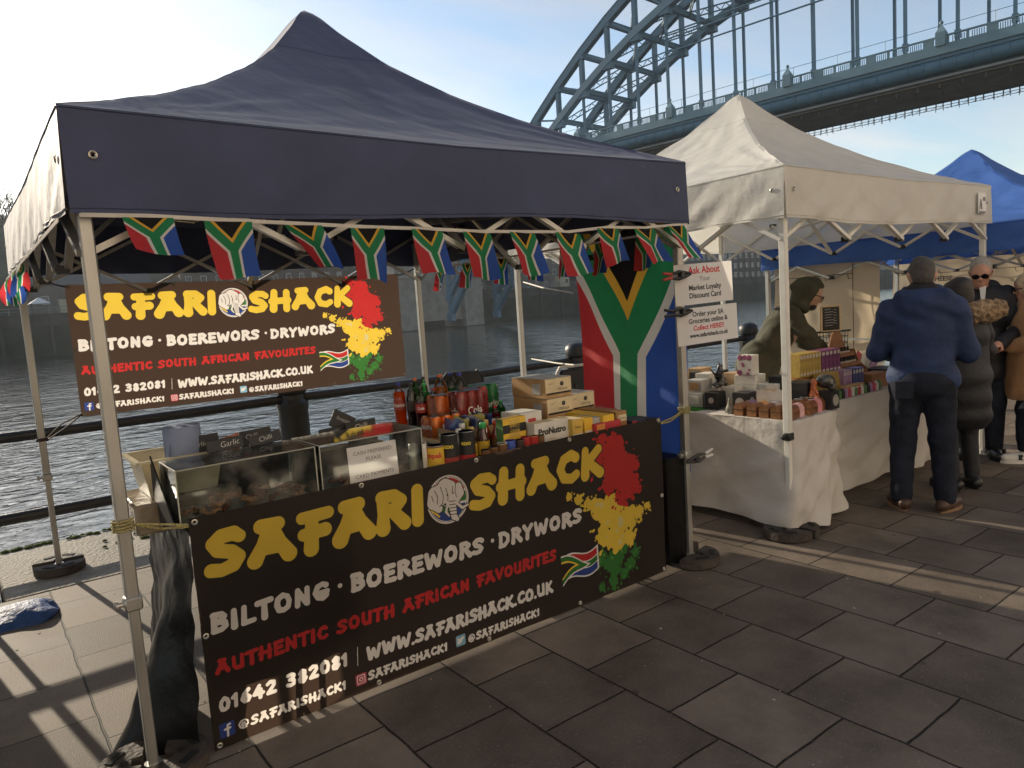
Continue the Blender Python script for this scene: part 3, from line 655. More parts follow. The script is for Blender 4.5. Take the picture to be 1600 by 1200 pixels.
# the neighbouring stall to the left, only its leg shows
nb = gazebo('marquee', 'neighbouring marquee at the far left, only its front alloy leg in view', (-3.56, -.05, 0), 3.0, 3.0, 2.35, 2.0, 3.4, canv_dark, alu, crump=.007, low=1.88)
b = MB(); b.sheet(lambda u, v: (.05+2.85*u, 2.98+.02*wob(u*8, v*4), .35+1.7*v), 20, 10); b.build('back_wall', canv_dark, nb)
# weights on the marquee feet
def weight(label, loc, rz, slot=True, rad=.155, cut=.02):
    t = thing('leg_weight', label, 'weight', loc, rz, 'iron weights on the marquee feet')
    b = MB(); n_ = 30; pts = []
    for k in range(n_+1):
        a = R(-90)+R(180)*k/n_; pts.append((rad*math.cos(a), rad*math.sin(a)))
    inner = [(0.012, .03), (.035, .022), (.035, -.022), (.012, -.03)]
    b.prism(pts[:]+[(0, rad*.98), (0, .03)]+inner[1:3]+[(0, -.03)], .008, .062)
    b.build('plate', cast, t, bevel=.006)
    b = MB()
    for sy in (-1, 1): b.box((.095, sy*.055, .064), (.028, .075, .006), rz=sy*.55)
    b.lathe([(.014, 0), (.014, .008)], (.06, 0, .06), 8); b.build('slot', mat('weight_hole', (.006, .006, .006), .9), t)
    return t
for lbl, x, y, rz in (('dark iron half-round weight, first of the pair at the front left dark marquee foot', .035, -.0, R(-20)), ('dark iron half-round weight, second of the pair at the front left dark marquee foot', -.03, 0.02, R(165)),
        ('rusty iron half-round weight at the front right foot of the dark marquee, nearer the camera', 2.985, -.035, R(-80)), ('iron half-round weight at the front right foot of the dark marquee, behind the leg', 3.01, .035, R(100)),
        ('iron half-round weight on the stone edge at the back left foot, riverward half', .0, 3.035, R(80)), ('iron half-round weight at the back left foot, half nearer the camera', .0, 2.965, R(-98)),
        ('black half-round weight left of the white marquee leg', 3.755, -.185, R(190)), ('black half-round weight right of the white marquee leg', 3.815, -.19, R(-5)),
        ('black half-round weight at the foot of the right white marquee leg beside the white trainers', 6.81, -.2, R(0))):
    weight(lbl, (x, y, 0), rz)
# ropes
rope_m = mat('rope_yellow', (0.30, 0.26, 0.11), .8, .2, var=.6, vs=160)
bung = mat('bungee', (.05, .03, .03), .7, .3, var=.3); cordw = mat('cord_white', (.6, .58, .52), .7)
def rope(name, label, cat, paths, r_, m_, group=None):
    b = MB()
    for p in paths: b.tube(p, r_, 7)
    return tag(b.build(name, m_), label, cat, group)
def coil(x, y, z, n=3, rr=.034, pitch=.011):
    return [(x+rr*math.cos(a*.4), y+rr*math.sin(a*.4), z+pitch*a*.4/6.283) for a in range(int(n*15.7)+1)]
rope('rope', 'yellow and black rope coiled round the front left leg, tied to the banner corner', 'rope', [coil(0, 0, .915, 4), [(.03, -.01, .935), (.12, -.02, .915), (.222, -.035, .892)], [(.03, .01, .93), (.12, .0, .895), (.222, -.033, .886)], [(.165, -.03, .905), (.175, -.03, .898), (.19, -.03, .9)]], .0042, rope_m)
rope('rope', 'yellow and black rope from the front right leg to the banner corner', 'rope', [coil(3, 0, .90, 4), [(2.97, -.01, .92), (2.86, -.03, .90), (2.735, -.035, .885)], [(2.97, 0, .905), (2.85, -.02, .878), (2.735, -.033, .88)]], .0042, rope_m)
rope('bungee_cord', 'dark bungee cord tying the upper banner to the back left leg low down', 'cord', [coil(0, 3, .90, 2), [(.02, 2.99, .91), (.12, 2.99, 1.0), (.25, 2.985, 1.055)], [(.02, 2.99, .9), (.14, 2.985, .97), (.25, 2.985, 1.05)]], .005, bung)
rope('bungee_cord', 'short bungee cord at the top left corner of the upper banner', 'cord', [[(.02, 2.99, 2.03), (.12, 2.985, 1.97), (.25, 2.98, 1.925)]], .005, bung)
rope('bungee_cord', 'short cord tying the upper banner to the rear tent pole', 'cord', [[(2.78, 2.98, 1.925), (2.86, 2.985, 1.94), (2.97, 2.99, 1.98)]], .005, bung)
rope('guy_line', 'white guy line running from the canopy to the side of the big flag', 'cord', [[(3.78, 2.45, 1.80), (3.3, 1.6, 1.72), (3.02, .95, 1.66)]], .006, cordw)
rope('guy_line', 'white cord from the rear pole to the big flag lower down', 'cord', [[(3.78, 2.40, 1.10), (3.4, 1.6, 1.12), (3.02, .92, 1.16)]], .006, cordw)
# ================================================================ printed banners: shapes drawn on one fine grid, then cut into flat regions
G = {  # brush letters: strokes of (x, y) or (x, y, weight)
'S': (.66, [[(.60,.80),(.50,.90),(.28,.90),(.13,.76),(.20,.58),(.44,.47),(.56,.31),(.46,.14),(.24,.09),(.06,.15)]]),
'A': (.78, [[(.22,.92),(.52,.92)],[(.36,.88,.9),(.24,.45),(.10,.10,1.25)],[(.42,.88,.9),(.54,.45),(.70,.10,1.25)],[(.24,.36),(.56,.36)]]),
'F': (.66, [[(.10,.90),(.40,.90),(.64,.91)],[(.30,.88),(.28,.45),(.26,.07,1.15)],[(.12,.47),(.56,.49)]]),
'R': (.70, [[(.16,.90),(.16,.45),(.15,.07,1.2)],[(.14,.91),(.42,.91),(.58,.74),(.42,.54),(.2,.50)],[(.36,.50),(.64,.09,1.25)]]),
'I': (.30, [[(.15,.92),(.15,.08,1.15)]]),
'H': (.74, [[(.16,.92),(.13,.07,1.15)],[(.60,.92),(.60,.07,1.15)],[(.06,.46),(.66,.52)]]),
'C': (.66, [[(.60,.80),(.46,.91),(.22,.80),(.11,.48),(.22,.17),(.46,.10),(.62,.22)]]),
'K': (.72, [[(.15,.92),(.14,.07,1.15)],[(.60,.92),(.20,.48)],[(.26,.50),(.66,.08,1.2)]]),
'B': (.68, [[(.15,.92),(.14,.08)],[(.12,.92),(.44,.90),(.54,.74),(.42,.56),(.18,.52)],[(.3,.52),(.56,.42),(.58,.22),(.42,.08),(.12,.07)]]),
'L': (.58, [[(.17,.92),(.14,.10)],[(.12,.08),(.54,.10)]]),
'T': (.64, [[(.04,.90),(.62,.92)],[(.33,.9),(.31,.07,1.15)]]),
'O': (.76, [[(.38,.91),(.16,.76),(.11,.45),(.2,.15),(.4,.09),(.6,.2),(.66,.52),(.58,.8),(.38,.91)]]),
'N': (.74, [[(.14,.08),(.16,.92)],[(.16,.90),(.56,.12)],[(.60,.08),(.60,.93)]]),
'G': (.74, [[(.62,.80),(.46,.91),(.22,.80),(.11,.48),(.22,.17),(.46,.09),(.63,.2),(.64,.42)],[(.38,.43),(.68,.44)]]),
'E': (.60, [[(.16,.92),(.14,.08)],[(.12,.91),(.54,.91)],[(.12,.50),(.48,.51)],[(.12,.08),(.56,.08)]]),
'W': (1.0, [[(.10,.92),(.22,.12),(.28,.10),(.48,.72)],[(.48,.72),(.68,.10),(.74,.12),(.92,.92)]]),
'D': (.72, [[(.15,.92),(.14,.08)],[(.10,.92),(.38,.90),(.60,.68),(.60,.34),(.40,.10),(.10,.07)]]),
'Y': (.66, [[(.08,.92),(.32,.50)],[(.60,.92),(.32,.50),(.30,.07,1.15)]]),
'U': (.72, [[(.13,.92),(.13,.32),(.26,.10),(.46,.10),(.60,.32)],[(.60,.92),(.60,.08)]]),
'V': (.68, [[(.08,.92),(.34,.08)],[(.62,.92),(.34,.08)]]),
'0': (.66, [[(.33,.90),(.15,.72),(.11,.42),(.2,.14),(.35,.09),(.5,.18),(.56,.5),(.5,.78),(.33,.90)]]),
'1': (.40, [[(.06,.72),(.24,.91),(.22,.08)]]),
'2': (.64, [[(.10,.76),(.26,.90),(.48,.84),(.50,.64),(.14,.12)],[(.12,.09),(.56,.11)]]),
'3': (.62, [[(.10,.84),(.32,.91),(.50,.78),(.40,.56),(.22,.52)],[(.3,.54),(.52,.38),(.48,.16),(.28,.08),(.08,.15)]]),
'4': (.68, [[(.38,.92),(.08,.36),(.62,.36)],[(.46,.62),(.44,.07)]]),
'6': (.64, [[(.48,.90),(.22,.66),(.11,.32),(.24,.10),(.44,.12),(.54,.32),(.40,.48),(.16,.40)]]),
'8': (.64, [[(.32,.91),(.15,.74),(.32,.52),(.52,.30),(.36,.08),(.16,.14),(.13,.34),(.46,.62),(.48,.80),(.32,.91)]]),
'|': (.20, [[(.1,1.05),(.1,-.05)]]), '.': (.20, [[(.10,.10),(.11,.10)]]), ' ': (.42, []), '~': (.3, [[(.14,.46,1.4),(.16,.46,1.4)]]),
'@': (1.0, [[(.60,.36),(.56,.62),(.38,.62),(.32,.40),(.42,.28),(.56,.38),(.66,.26),(.84,.36),(.82,.70),(.56,.92),(.26,.84),(.10,.54),(.18,.20),(.44,.04),(.70,.08)]]),
}
class Print:
    def __init__(s, W, H, h):
        s.W, s.H, s.h = W, H, h; s.nx, s.ny = int(W/h)+1, int(H/h)+1; s.h = W/(s.nx-1); s.hy = H/(s.ny-1)
        s.X, s.Y = np.meshgrid(np.linspace(0, W, s.nx), np.linspace(0, H, s.ny)); s.F = {}; s.off = 0; s.paint(0, lambda X, Y: X*0-1.0)
    def paint(s, k, fn, box=None):
        sl = (slice(None), slice(None)); k = k+s.off if k else 0
        if box:
            x0, y0, x1, y1 = box; a = max(0, int(x0/s.h)); b = min(s.nx, int(x1/s.h)+2); c = max(0, int(y0/s.hy)); d = min(s.ny, int(y1/s.hy)+2)
            if b <= a or d <= c: return
            sl = (slice(c, d), slice(a, b))
        v = fn(s.X[sl], s.Y[sl])
        if k not in s.F: s.F[k] = np.ones_like(s.X)
        for j, f in s.F.items():
            if j == k: f[sl] = np.minimum(f[sl], v)
            else: f[sl] = np.maximum(f[sl], -v)
    def strokes(s, k, sts, r, grow=0.0):
        xs = [p[0] for t in sts for p in t]; ys = [p[1] for t in sts for p in t]
        if not xs: return
        m = r*1.5+grow+.006
        def fn(X, Y):
            D = np.full_like(X, 9.0)
            for t in sts:
                for a, b in zip(t, t[1:]):
                    ra = r*(a[2] if len(a) > 2 else 1); rb = r*(b[2] if len(b) > 2 else 1)
                    dx, dy = b[0]-a[0], b[1]-a[1]; L2 = dx*dx+dy*dy+1e-12
                    q = np.clip(((X-a[0])*dx+(Y-a[1])*dy)/L2, 0, 1)
                    D = np.minimum(D, np.hypot(X-a[0]-q*dx, Y-a[1]-q*dy)-(ra+(rb-ra)*q))
            return D-grow
        s.paint(k, fn, (min(xs)-m, min(ys)-m, max(xs)+m, max(ys)+m))
    def text(s, k, body, x0, x1, y0, hgt, wt=.11, grow=0.0, seed=1, rough=True):
        """lay brush letters between x0 and x1 on the baseline y0"""
        adv = [G[c][0]+.10 for c in body]; tot = sum(adv)-.10; sc = (x1-x0)/tot; rr = random.Random(seed); x = x0
        for c, a in zip(body, adv):
            ang = rr.uniform(-.05, .05); dy = rr.uniform(-.03, .03)*hgt; kx = rr.uniform(.95, 1.05)
            sts = []
            for t in G[c][1]:
                o = []
                for p in t:
                    px = (p[0]-G[c][0]/2)*sc*kx; py = (wt+p[1]*(1-2*wt)/1.0-.0)*hgt if c not in '|' else p[1]*hgt
                    py -= .5*hgt; qx = px*math.cos(ang)-py*math.sin(ang)*.6+.05*py; qy = py*math.cos(ang)+px*math.sin(ang)
                    o.append((x+G[c][0]*sc/2+qx, y0+.5*hgt+qy+dy, (p[2] if len(p) > 2 else 1)*rr.uniform(.92, 1.1)))
                sts.append(o)
            w = wt*hgt*(.45 if c in '|' else .62 if c == '@' else 1)
            s.strokes(k, sts, w, grow); x += a*sc
    def disc(s, k, x, y, r): s.paint(k, lambda X, Y: np.hypot(X-x, Y-y)-r, (x-r-.01, y-r-.01, x+r+.01, y+r+.01))
    def ell(s, k, x, y, rx, ry, ang=0.0):
        c, n = math.cos(ang), math.sin(ang); m = max(rx, ry)+.01
        s.paint(k, lambda X, Y: (np.hypot(((X-x)*c+(Y-y)*n)/rx, (-(X-x)*n+(Y-y)*c)/ry)-1)*min(rx, ry), (x-m, y-m, x+m, y+m))
    def poly(s, k, pts):
        """convex polygon, counter-clockwise"""
        def fn(X, Y):
            D = np.full_like(X, -9.0)
            for a, b in zip(pts, pts[1:]+pts[:1]):
                dx, dy = b[0]-a[0], b[1]-a[1]; l = math.hypot(dx, dy)
                D = np.maximum(D, ((X-a[0])*dy-(Y-a[1])*dx)/l)
            return D
        xs, ys = [p[0] for p in pts], [p[1] for p in pts]; s.paint(k, fn, (min(xs)-.01, min(ys)-.01, max(xs)+.01, max(ys)+.01))
    def region(s, k):
        """faces covering the area where colour k shows (marching squares, inner cells merged along rows)"""
        f = s.F[k]; ins = f < 0
        n4 = ins[:-1, :-1].astype(int)+ins[:-1, 1:]+ins[1:, 1:]+ins[1:, :-1]
        V = {}; vl = []; F = []
        def vid(p):
            p = (round(p[0], 6), round(p[1], 6))
            if p not in V: V[p] = len(vl); vl.append(p)
            return V[p]
        for j in range(s.ny-1):
            row = n4[j]; full = row == 4
            if full.any():
                d = np.diff(np.concatenate(([0], full.astype(int), [0]))); st = np.where(d == 1)[0]; en = np.where(d == -1)[0]
                for a, b in [(max(a0, q), min(b0, q+16)) for a0, b0 in zip(st, en) for q in range(a0//16*16, b0, 16) if min(b0, q+16) > max(a0, q)]:
                    F.append((vid((a*s.h, j*s.hy)), vid((b*s.h, j*s.hy)), vid((b*s.h, (j+1)*s.hy)), vid((a*s.h, (j+1)*s.hy))))
            for i in np.where((row > 0) & (row < 4))[0]:
                P = [(i, j), (i+1, j), (i+1, j+1), (i, j+1)]; vals = [f[q[1], q[0]] for q in P]; out = []
                for e in range(4):
                    a, b = P[e], P[(e+1) % 4]; va, vb = vals[e], vals[(e+1) % 4]
                    if va < 0: out.append((a[0]*s.h, a[1]*s.hy))
                    if (va < 0) != (vb < 0):
                        t = va/(va-vb); out.append(((a[0]+(b[0]-a[0])*t)*s.h, (a[1]+(b[1]-a[1])*t)*s.hy))
                if len(out) >= 3:
                    ids = []
                    for p in out:
                        q = vid(p)
                        if not ids or ids[-1] != q: ids.append(q)
                    if len(ids) > 1 and ids[0] == ids[-1]: ids.pop()
                    if len(set(ids)) == len(ids) >= 3: F.append(tuple(ids))
        return vl, F
BWID, BHGT = 2.545, .905
def elephant(P, cx, cy, r):
    wh, dk, rd, gr, bl, ye = 2, 0, 3, 5, 6, 1
    P.disc(wh, cx, cy, r*1.02); P.disc(dk, cx, cy, r*.955); P.disc(wh, cx, cy, r*.93)
    c = lambda X, Y: np.hypot(X-cx, Y-cy)-r*.90
    bx = (cx-r, cy-r, cx+r, cy+r)
    P.paint(rd, lambda X, Y: np.maximum(c(X, Y), (cy+r*.30)-Y), bx); P.paint(bl, lambda X, Y: np.maximum(c(X, Y), Y-(cy-r*.30)), bx)
    P.paint(gr, lambda X, Y: np.maximum(c(X, Y), np.abs(Y-cy)-r*.20), bx)
    P.paint(gr, lambda X, Y: np.maximum(c(X, Y), np.maximum(np.abs((X-cx)*.7+(Y-cy+r*.45)*1.0-(-.1*r))-r*.16, X-cx)), bx)
    P.strokes(ye, [[(cx-.85*r, cy-.28*r), (cx-.5*r, cy-.62*r)]], .05*r)
    for k, g in ((dk, .035*r), (wh, 0)):      # outline, then the pale shape
        P.strokes(k, [[(cx-.62*r, cy+.35*r, 1.3), (cx-.72*r, cy-.0*r, 1.2), (cx-.48*r, cy-.3*r, .7)], [(cx-.45*r, cy+.45*r), (cx-.35*r, cy+.05*r)]], .24*r, g)
        P.strokes(k, [[(cx+.55*r, cy+.45*r, .8), (cx+.62*r, cy+.15*r, .9), (cx+.45*r, cy-.12*r, .5)]], .20*r, g)
        P.strokes(k, [[(cx-.1*r, cy+.52*r, 1.25), (cx+.1*r, cy+.42*r, 1.2), (cx+.12*r, cy+.05*r, 1.1)]], .30*r, g)
        P.strokes(k, [[(cx+.12*r, cy+.1*r, 1.5), (cx+.18*r, cy-.35*r, 1.2), (cx+.22*r, cy-.78*r, .95), (cx+.36*r, cy-.92*r, .6)]], .15*r, g)
        P.strokes(k, [[(cx-.05*r, cy-.18*r, .9), (cx-.16*r, cy-.5*r), (cx-.02*r, cy-.7*r, .6)]], .06*r, g)
        P.strokes(k, [[(cx+.36*r, cy-.2*r, .9), (cx+.66*r, cy-.5*r), (cx+.98*r, cy-.42*r, .5)]], .065*r, g)
    ln = lambda *p: P.strokes(8, [[(cx+a*r, cy+b*r) for a, b in p]], .018*r)
    ln((-.33, .6), (-.22, .2), (-.28, -.1), (-.45, -.22)); ln((.42, .6), (.36, .25), (.42, .0)); ln((-.62, .5), (-.5, .2), (-.55, -.1)); ln((-.78, .3), (-.72, .05))
    for q in range(5): ln((.02+.01*q, -.1-.14*q), (.34, -.13-.14*q))
    ln((-.08, .5), (.0, .2), (-.02, -.05)); ln((.26, .5), (.22, .2)); P.disc(0, cx-.04*r, cy+.2*r, .035*r); P.disc(0, cx+.27*r, cy+.22*r, .03*r)
def splash(P, k, blobs, n, seed, holes=6, drop=.012, k2=None):
    rr = random.Random(seed)
    for (x, y, r) in blobs:
        P.disc(k, x, y, r)
        for _ in range(int(7+r*90)):
            a = rr.uniform(0, 6.28); d = r*rr.uniform(.85, 1.15); P.disc(k, x+d*math.cos(a), y+d*math.sin(a), r*rr.uniform(.10, .34))
    for _ in range(n):
        x, y, r = rr.choice(blobs); a = rr.uniform(0, 6.28); d = r*rr.uniform(1.25, 1.9); q = drop*rr.uniform(.25, 1) ; P.ell(k, x+d*math.cos(a), y+d*math.sin(a), q*1.3, q*.8, a)
    for _ in range(holes):
        x, y, r = rr.choice(blobs); a = rr.uniform(0, 6.28); P.ell(0, x+r*.8*math.cos(a), y+r*.8*math.sin(a), .012*rr.uniform(.3, 1), .008*rr.uniform(.3, 1), a)
    if k2 is not None:
        for _ in range(16):
            x, y, r = rr.choice(blobs); a = rr.uniform(0, 6.28); P.ell(k2, x+r*.5*math.cos(a), y+r*.5*math.sin(a), r*rr.uniform(.1, .3), r*rr.uniform(.06, .2), a)
def wavy_flag(P, x0, y0, w, h):
    """small waving flag: hoist at the left with the yellow-edged black triangle"""
    wv = lambda X: h*.16*np.sin((X-x0)/w*5.6+.4)+(X-x0)*.10
    bx = (x0-.01, y0-h*.4, x0+w+.01, y0+h*1.5)
    def band(k, lo, hi, xa=0.0, xb=1.0): P.paint(k, lambda X, Y: np.maximum(np.maximum((y0+lo*h+wv(X))-Y, Y-(y0+hi*h+wv(X))), np.maximum(x0+xa*w-X, X-(x0+xb*w))), bx)
    def vee(k, d): P.paint(k, lambda X, Y: np.maximum(np.maximum(x0-X, (X-x0)/w*.62+np.abs((Y-y0-wv(X))/h-.5)*.72-d), -X+x0)*w*.8, bx)
    band(2, -.07, 1.07, 0, 1.04); band(8, 0, 1); band(3, .66, 1, .2); band(2, .60, .68, .1); band(6, 0, .34, .2); band(2, .33, .40, .1)
    P.paint(5, lambda X, Y: np.maximum(np.maximum(np.abs((Y-y0-wv(X))/h-.5)-.13, x0+.25*w-X), X-x0-w)*h, bx)
    vee(2, .50); vee(5, .45); vee(1, .30); vee(0, .24)
def make_print():
    P = Print(BWID, BHGT, .0031); U = lambda u: u*BWID; Vv = lambda v: v*BHGT
    # paint splashes: red over yellow over green
    P.off = 100
    pt = lambda l: [(U(u), Vv(v), r) for u, v, r in l]
    splash(P, 5, pt([(.835, .185, .062), (.80, .235, .04), (.858, .26, .045), (.885, .135, .034), (.862, .09, .03), (.795, .06, .022), (.90, .20, .026), (.83, .07, .03)]), 40, 3, 4, k2=7)
    splash(P, 1, pt([(.835, .47, .088), (.80, .53, .06), (.875, .42, .075), (.85, .33, .072), (.81, .36, .05), (.92, .44, .036), (.945, .46, .024), (.745, .62, .026), (.72, .655, .020), (.77, .58, .03), (.885, .30, .04)]), 55, 5, 10, k2=9)
    splash(P, 3, pt([(.845, .86, .085), (.86, .74, .088), (.885, .65, .070), (.835, .66, .05), (.905, .76, .045), (.87, .56, .045), (.80, .80, .045), (.82, .93, .04), (.915, .60, .035)]), 60, 8, 14)
    # lettering
    P.off = 200
    P.text(0, 'SAFARI', U(.018), U(.383), Vv(.705), Vv(.235), .126, .007, 2); P.text(0, 'SHACK', U(.481), U(.818), Vv(.705), Vv(.225), .126, .007, 4)
    P.text(1, 'SAFARI', U(.018), U(.383), Vv(.705), Vv(.235), .126, 0, 2); P.text(1, 'SHACK', U(.481), U(.818), Vv(.705), Vv(.225), .126, 0, 4)
    P.off = 300
    elephant(P, U(.433), Vv(.817), .109)
    P.off = 400
    P.text(2, 'BILTONG', U(.014), U(.198), Vv(.488), Vv(.105), .117, 0, 5); P.disc(2, U(.217), Vv(.543), .010)
    P.text(2, 'BOEREWORS', U(.235), U(.50), Vv(.483), Vv(.105), .117, 0, 6); P.disc(2, U(.522), Vv(.54), .010); P.text(2, 'DRYWORS', U(.536), U(.75), Vv(.478), Vv(.103), .117, 0, 7)
    P.off = 500
    P.text(3, 'AUTHENTIC SOUTH AFRICAN FAVOURITES', U(.014), U(.676), Vv(.31), Vv(.078), .110, 0, 8)
    P.off = 600
    P.text(2, '01642 382081', U(.013), U(.219), Vv(.147), Vv(.078), .110, 0, 9); P.text(2, '|', U(.234), U(.239), Vv(.14), Vv(.08), .05, 0, 1)
    P.text(2, 'WWW.SAFARISHACK.CO.UK', U(.253), U(.66), Vv(.133), Vv(.085), .110, 0, 10)
    P.off = 700
    P.text(2, '@SAFARISHACK1', U(.037), U(.212), Vv(.044), Vv(.052), .107, 0, 11); P.text(2, 'SAFARISHACK1', U(.252), U(.408), Vv(.040), Vv(.055), .107, 0, 12); P.text(2, '@SAFARISHACK1', U(.453), U(.623), Vv(.032), Vv(.055), .107, 0, 13)
    def rrect(k, x, y, a, c): P.paint(k, lambda X, Y: np.hypot(np.maximum(np.abs(X-x)-a+c, 0), np.maximum(np.abs(Y-y)-a+c, 0))-c, (x-a-.01, y-a-.01, x+a+.01, y+a+.01))
    x, y = U(.021), Vv(.073); rrect(6, x, y, .028, .004); P.strokes(2, [[(x+.012, y+.018), (x+.003, y+.016), (x+.001, y-.026)], [(x-.009, y+.002), (x+.012, y+.003)]], .0042)
    x, y = U(.239), Vv(.066); rrect(10, x, y, .025, .007); rrect(2, x, y, .019, .006); rrect(10, x, y, .0155, .005); P.disc(2, x, y, .0095); P.disc(10, x, y, .006); P.disc(2, x+.010, y+.010, .0022)
    x, y = U(.437), Vv(.070); rrect(11, x, y, .026, .006); P.strokes(2, [[(x-.016, y-.010), (x-.002, y-.008), (x+.008, y+.004)], [(x-.012, y-.002), (x-.003, y-.002)], [(x-.014, y+.009), (x-.005, y+.002), (x+.006, y+.007)], [(x+.006, y+.009), (x+.016, y+.010)]], .005)
    P.off = 800
    wavy_flag(P, U(.688), Vv(.165), .25, .115)
    return P
PRN = make_print()
def ink(n, c, t=.5): return mat('print_'+n, c, .42, .5, var=.05, vs=8, trans=t)
INK = {0: mat('print_black', (0.016, 0.012, 0.010), .42, .35, var=.12, vs=3, bump=.05, bs=6, trans=.3, transcol=(.10, .062, .045)), 1: ink('yellow', (.78, .54, .06)), 2: ink('white', (.76, .71, .66)), 3: ink('red', (.52, .03, .03)),
       5: ink('green', (.04, .17, .035)), 6: ink('blue', (.03, .06, .25)), 7: ink('light_green', (.12, .28, .06)), 8: ink('ink_line', (.09, .06, .05)), 9: ink('pale_yellow', (.66, .56, .24)), 10: ink('pink', (.5, .08, .12)), 11: ink('sky', (.22, .42, .55))}
def banner(name, label, origin, sag=0.0, seed=0.0):
    t = thing(name, label, 'banner', origin, group='printed banners of the meat stall')
    def df(x, y): return (x, .008*wob(x*1.5+seed, y*1.7)-.001, y-sag*math.sin(math.pi*x/BWID)*(1 if y > .4 else .8))
    for nm, off in (('panel', 0), ('paint_splash', 100), ('title', 200), ('elephant_logo', 300), ('product_line', 400), ('tagline', 500), ('contact_line', 600), ('social_line', 700), ('flag_print', 800)):
        b = MB(); ms = []
        for k in sorted(PRN.F):
            if k//100*100 != off or not GEO[k][1]: continue
            V, F = GEO[k]; b.add([df(*p) for p in V], F, len(ms)); ms.append(INK[k % 100])
        me_ob = b.build(nm, ms, t, smooth=False)
    b = MB()
    for u in (.008, .27, .5, .73, .992):
        for v in (.018, .982):
            p = df(u*BWID, v*BHGT); b.lathe([(.005, 0), (.0085, .004), (.011, .003), (.012, 0)], n=12, M=plane_M((p[0], p[1]-.0005, p[2]), (1, 0, 0), (0, 0, 1)))
    for u in (.006, .994):
        p = df(u*BWID, .5*BHGT); b.lathe([(.005, 0), (.0085, .004), (.011, .003), (.012, 0)], n=12, M=plane_M((p[0], p[1]-.0005, p[2]), (1, 0, 0), (0, 0, 1)))
    b.build('eyelets', brass, t); return t
GEO = {k: PRN.region(k) for k in PRN.F}
banner('banner', 'black printed stall banner hung across the front of the counter down to the ground', (.205, -.035, .014))
banner('banner', 'black printed stall banner hung at the back of the stall, sun shining through it', (.245, 2.975, 1.035), .012, 3.1)

# ================================================================ flags
FLR, FLG, FLB, FLW, FLY, FLK = (mat('flag_'+n, c, .65, .25, var=.06, vs=5, bump=.2, bs=25, trans=.55) for n, c in (('red', (.60, .05, .06)), ('green', (.03, .27, .11)), ('blue', (.04, .11, .46)), ('white', (.78, .76, .72)), ('gold', (.80, .47, .06)), ('black', (.012, .012, .014))))
def clip(poly, a, b, c):      # keep a*x + b*y + c >= 0
    o = []
    for p, q in zip(poly, poly[1:]+poly[:1]):
        dp, dq = a*p[0]+b*p[1]+c, a*q[0]+b*q[1]+c
        if dp >= 0: o.append(p)
        if (dp >= 0) != (dq >= 0): t = dp/(dp-dq); o.append((p[0]+(q[0]-p[0])*t, p[1]+(q[1]-p[1])*t))
    return o
def flag_regions():
    """(colour, polygon) with s across the hoist 0..60 and t along the fly 0..90"""
    L_ = 54.083; d = (45/L_, -30/L_, 0.0)     # signed distance from the arm's centre line
    base = [(0, 0), (30, 0), (30, 90), (0, 90)]; out = []
    ge = lambda P, k: clip(P, d[0], d[1], -k); le = lambda P, k: clip(P, -d[0], -d[1], k)
    sg = lambda P, k: clip(P, 1, 0, -k); sl = lambda P, k: clip(P, -1, 0, k)
    out.append((5, ge(base, 10))); out.append((4, le(ge(base, 6), 10)))
    out.append((1, le(ge(base, -6), 6))); out.append((1, sg(le(base, -6), 24)))
    out.append((3, sl(le(ge(base, -10), -6), 24))); out.append((3, sg(sl(le(base, -10), 24), 20)))
    out.append((0, sl(le(base, -10), 20)))
    full = []
    for k, p in out:
        if len(p) >= 3: full.append((k, p)); full.append((2 if k == 0 else k, [(60-x, y) for x, y in p][::-1]))
    return full
FR = flag_regions()
def flag_mb(fn, ns=6, nt=9):
    """flag bent by fn(s 0..1, t 0..1) -> point; colour fields cut into small faces so it can bend"""
    b = MB()
    for k, p in FR:
        for i in range(ns):
            q = clip(clip(p, 1, 0, -60*i/ns), -1, 0, 60*(i+1)/ns)
            if len(q) < 3: continue
            for j in range(nt):
                r_ = clip(clip(q, 0, 1, -90*j/nt), 0, -1, 90*(j+1)/nt)
                if len(r_) < 3: continue
                o = []
                for pt in r_:
                    if not o or (abs(pt[0]-o[-1][0])+abs(pt[1]-o[-1][1])) > 1e-5: o.append(pt)
                if len(o) >= 3: b.add([fn(x/60, y/90) for x, y in o], [tuple(range(len(o)))], k)
    return b
FM = [FLR, FLG, FLB, FLW, FLY, FLK]
def weld(o, dist=1e-4):
    bm = bmesh.new(); bm.from_mesh(o.data); bmesh.ops.remove_doubles(bm, verts=bm.verts, dist=dist); bmesh.ops.recalc_face_normals(bm, faces=bm.faces[:]); bm.to_mesh(o.data); bm.free(); o.data.shade_smooth(); return o
# the big flag hung at the right side of the stall, black triangle at the top
t = thing('hanging_flag', 'large six-colour flag hung upright at the right side of the stall', 'flag', (3.0, 0, 0))
def bigfn(s, q):
    y = .93-.95*s; fold = .016*math.sin(s*17+q*2)*(.3+.7*q)+.03*math.sin(s*6+1)*q+.02*math.sin(q*5)
    return (fold+.015, y-.05*q*(1-s)*.8, 2.05-1.50*q-.02*math.sin(s*3.1)-.12*(1-s)*(q > 2))
weld(flag_mb(bigfn, 26, 26).build('cloth', FM, t))
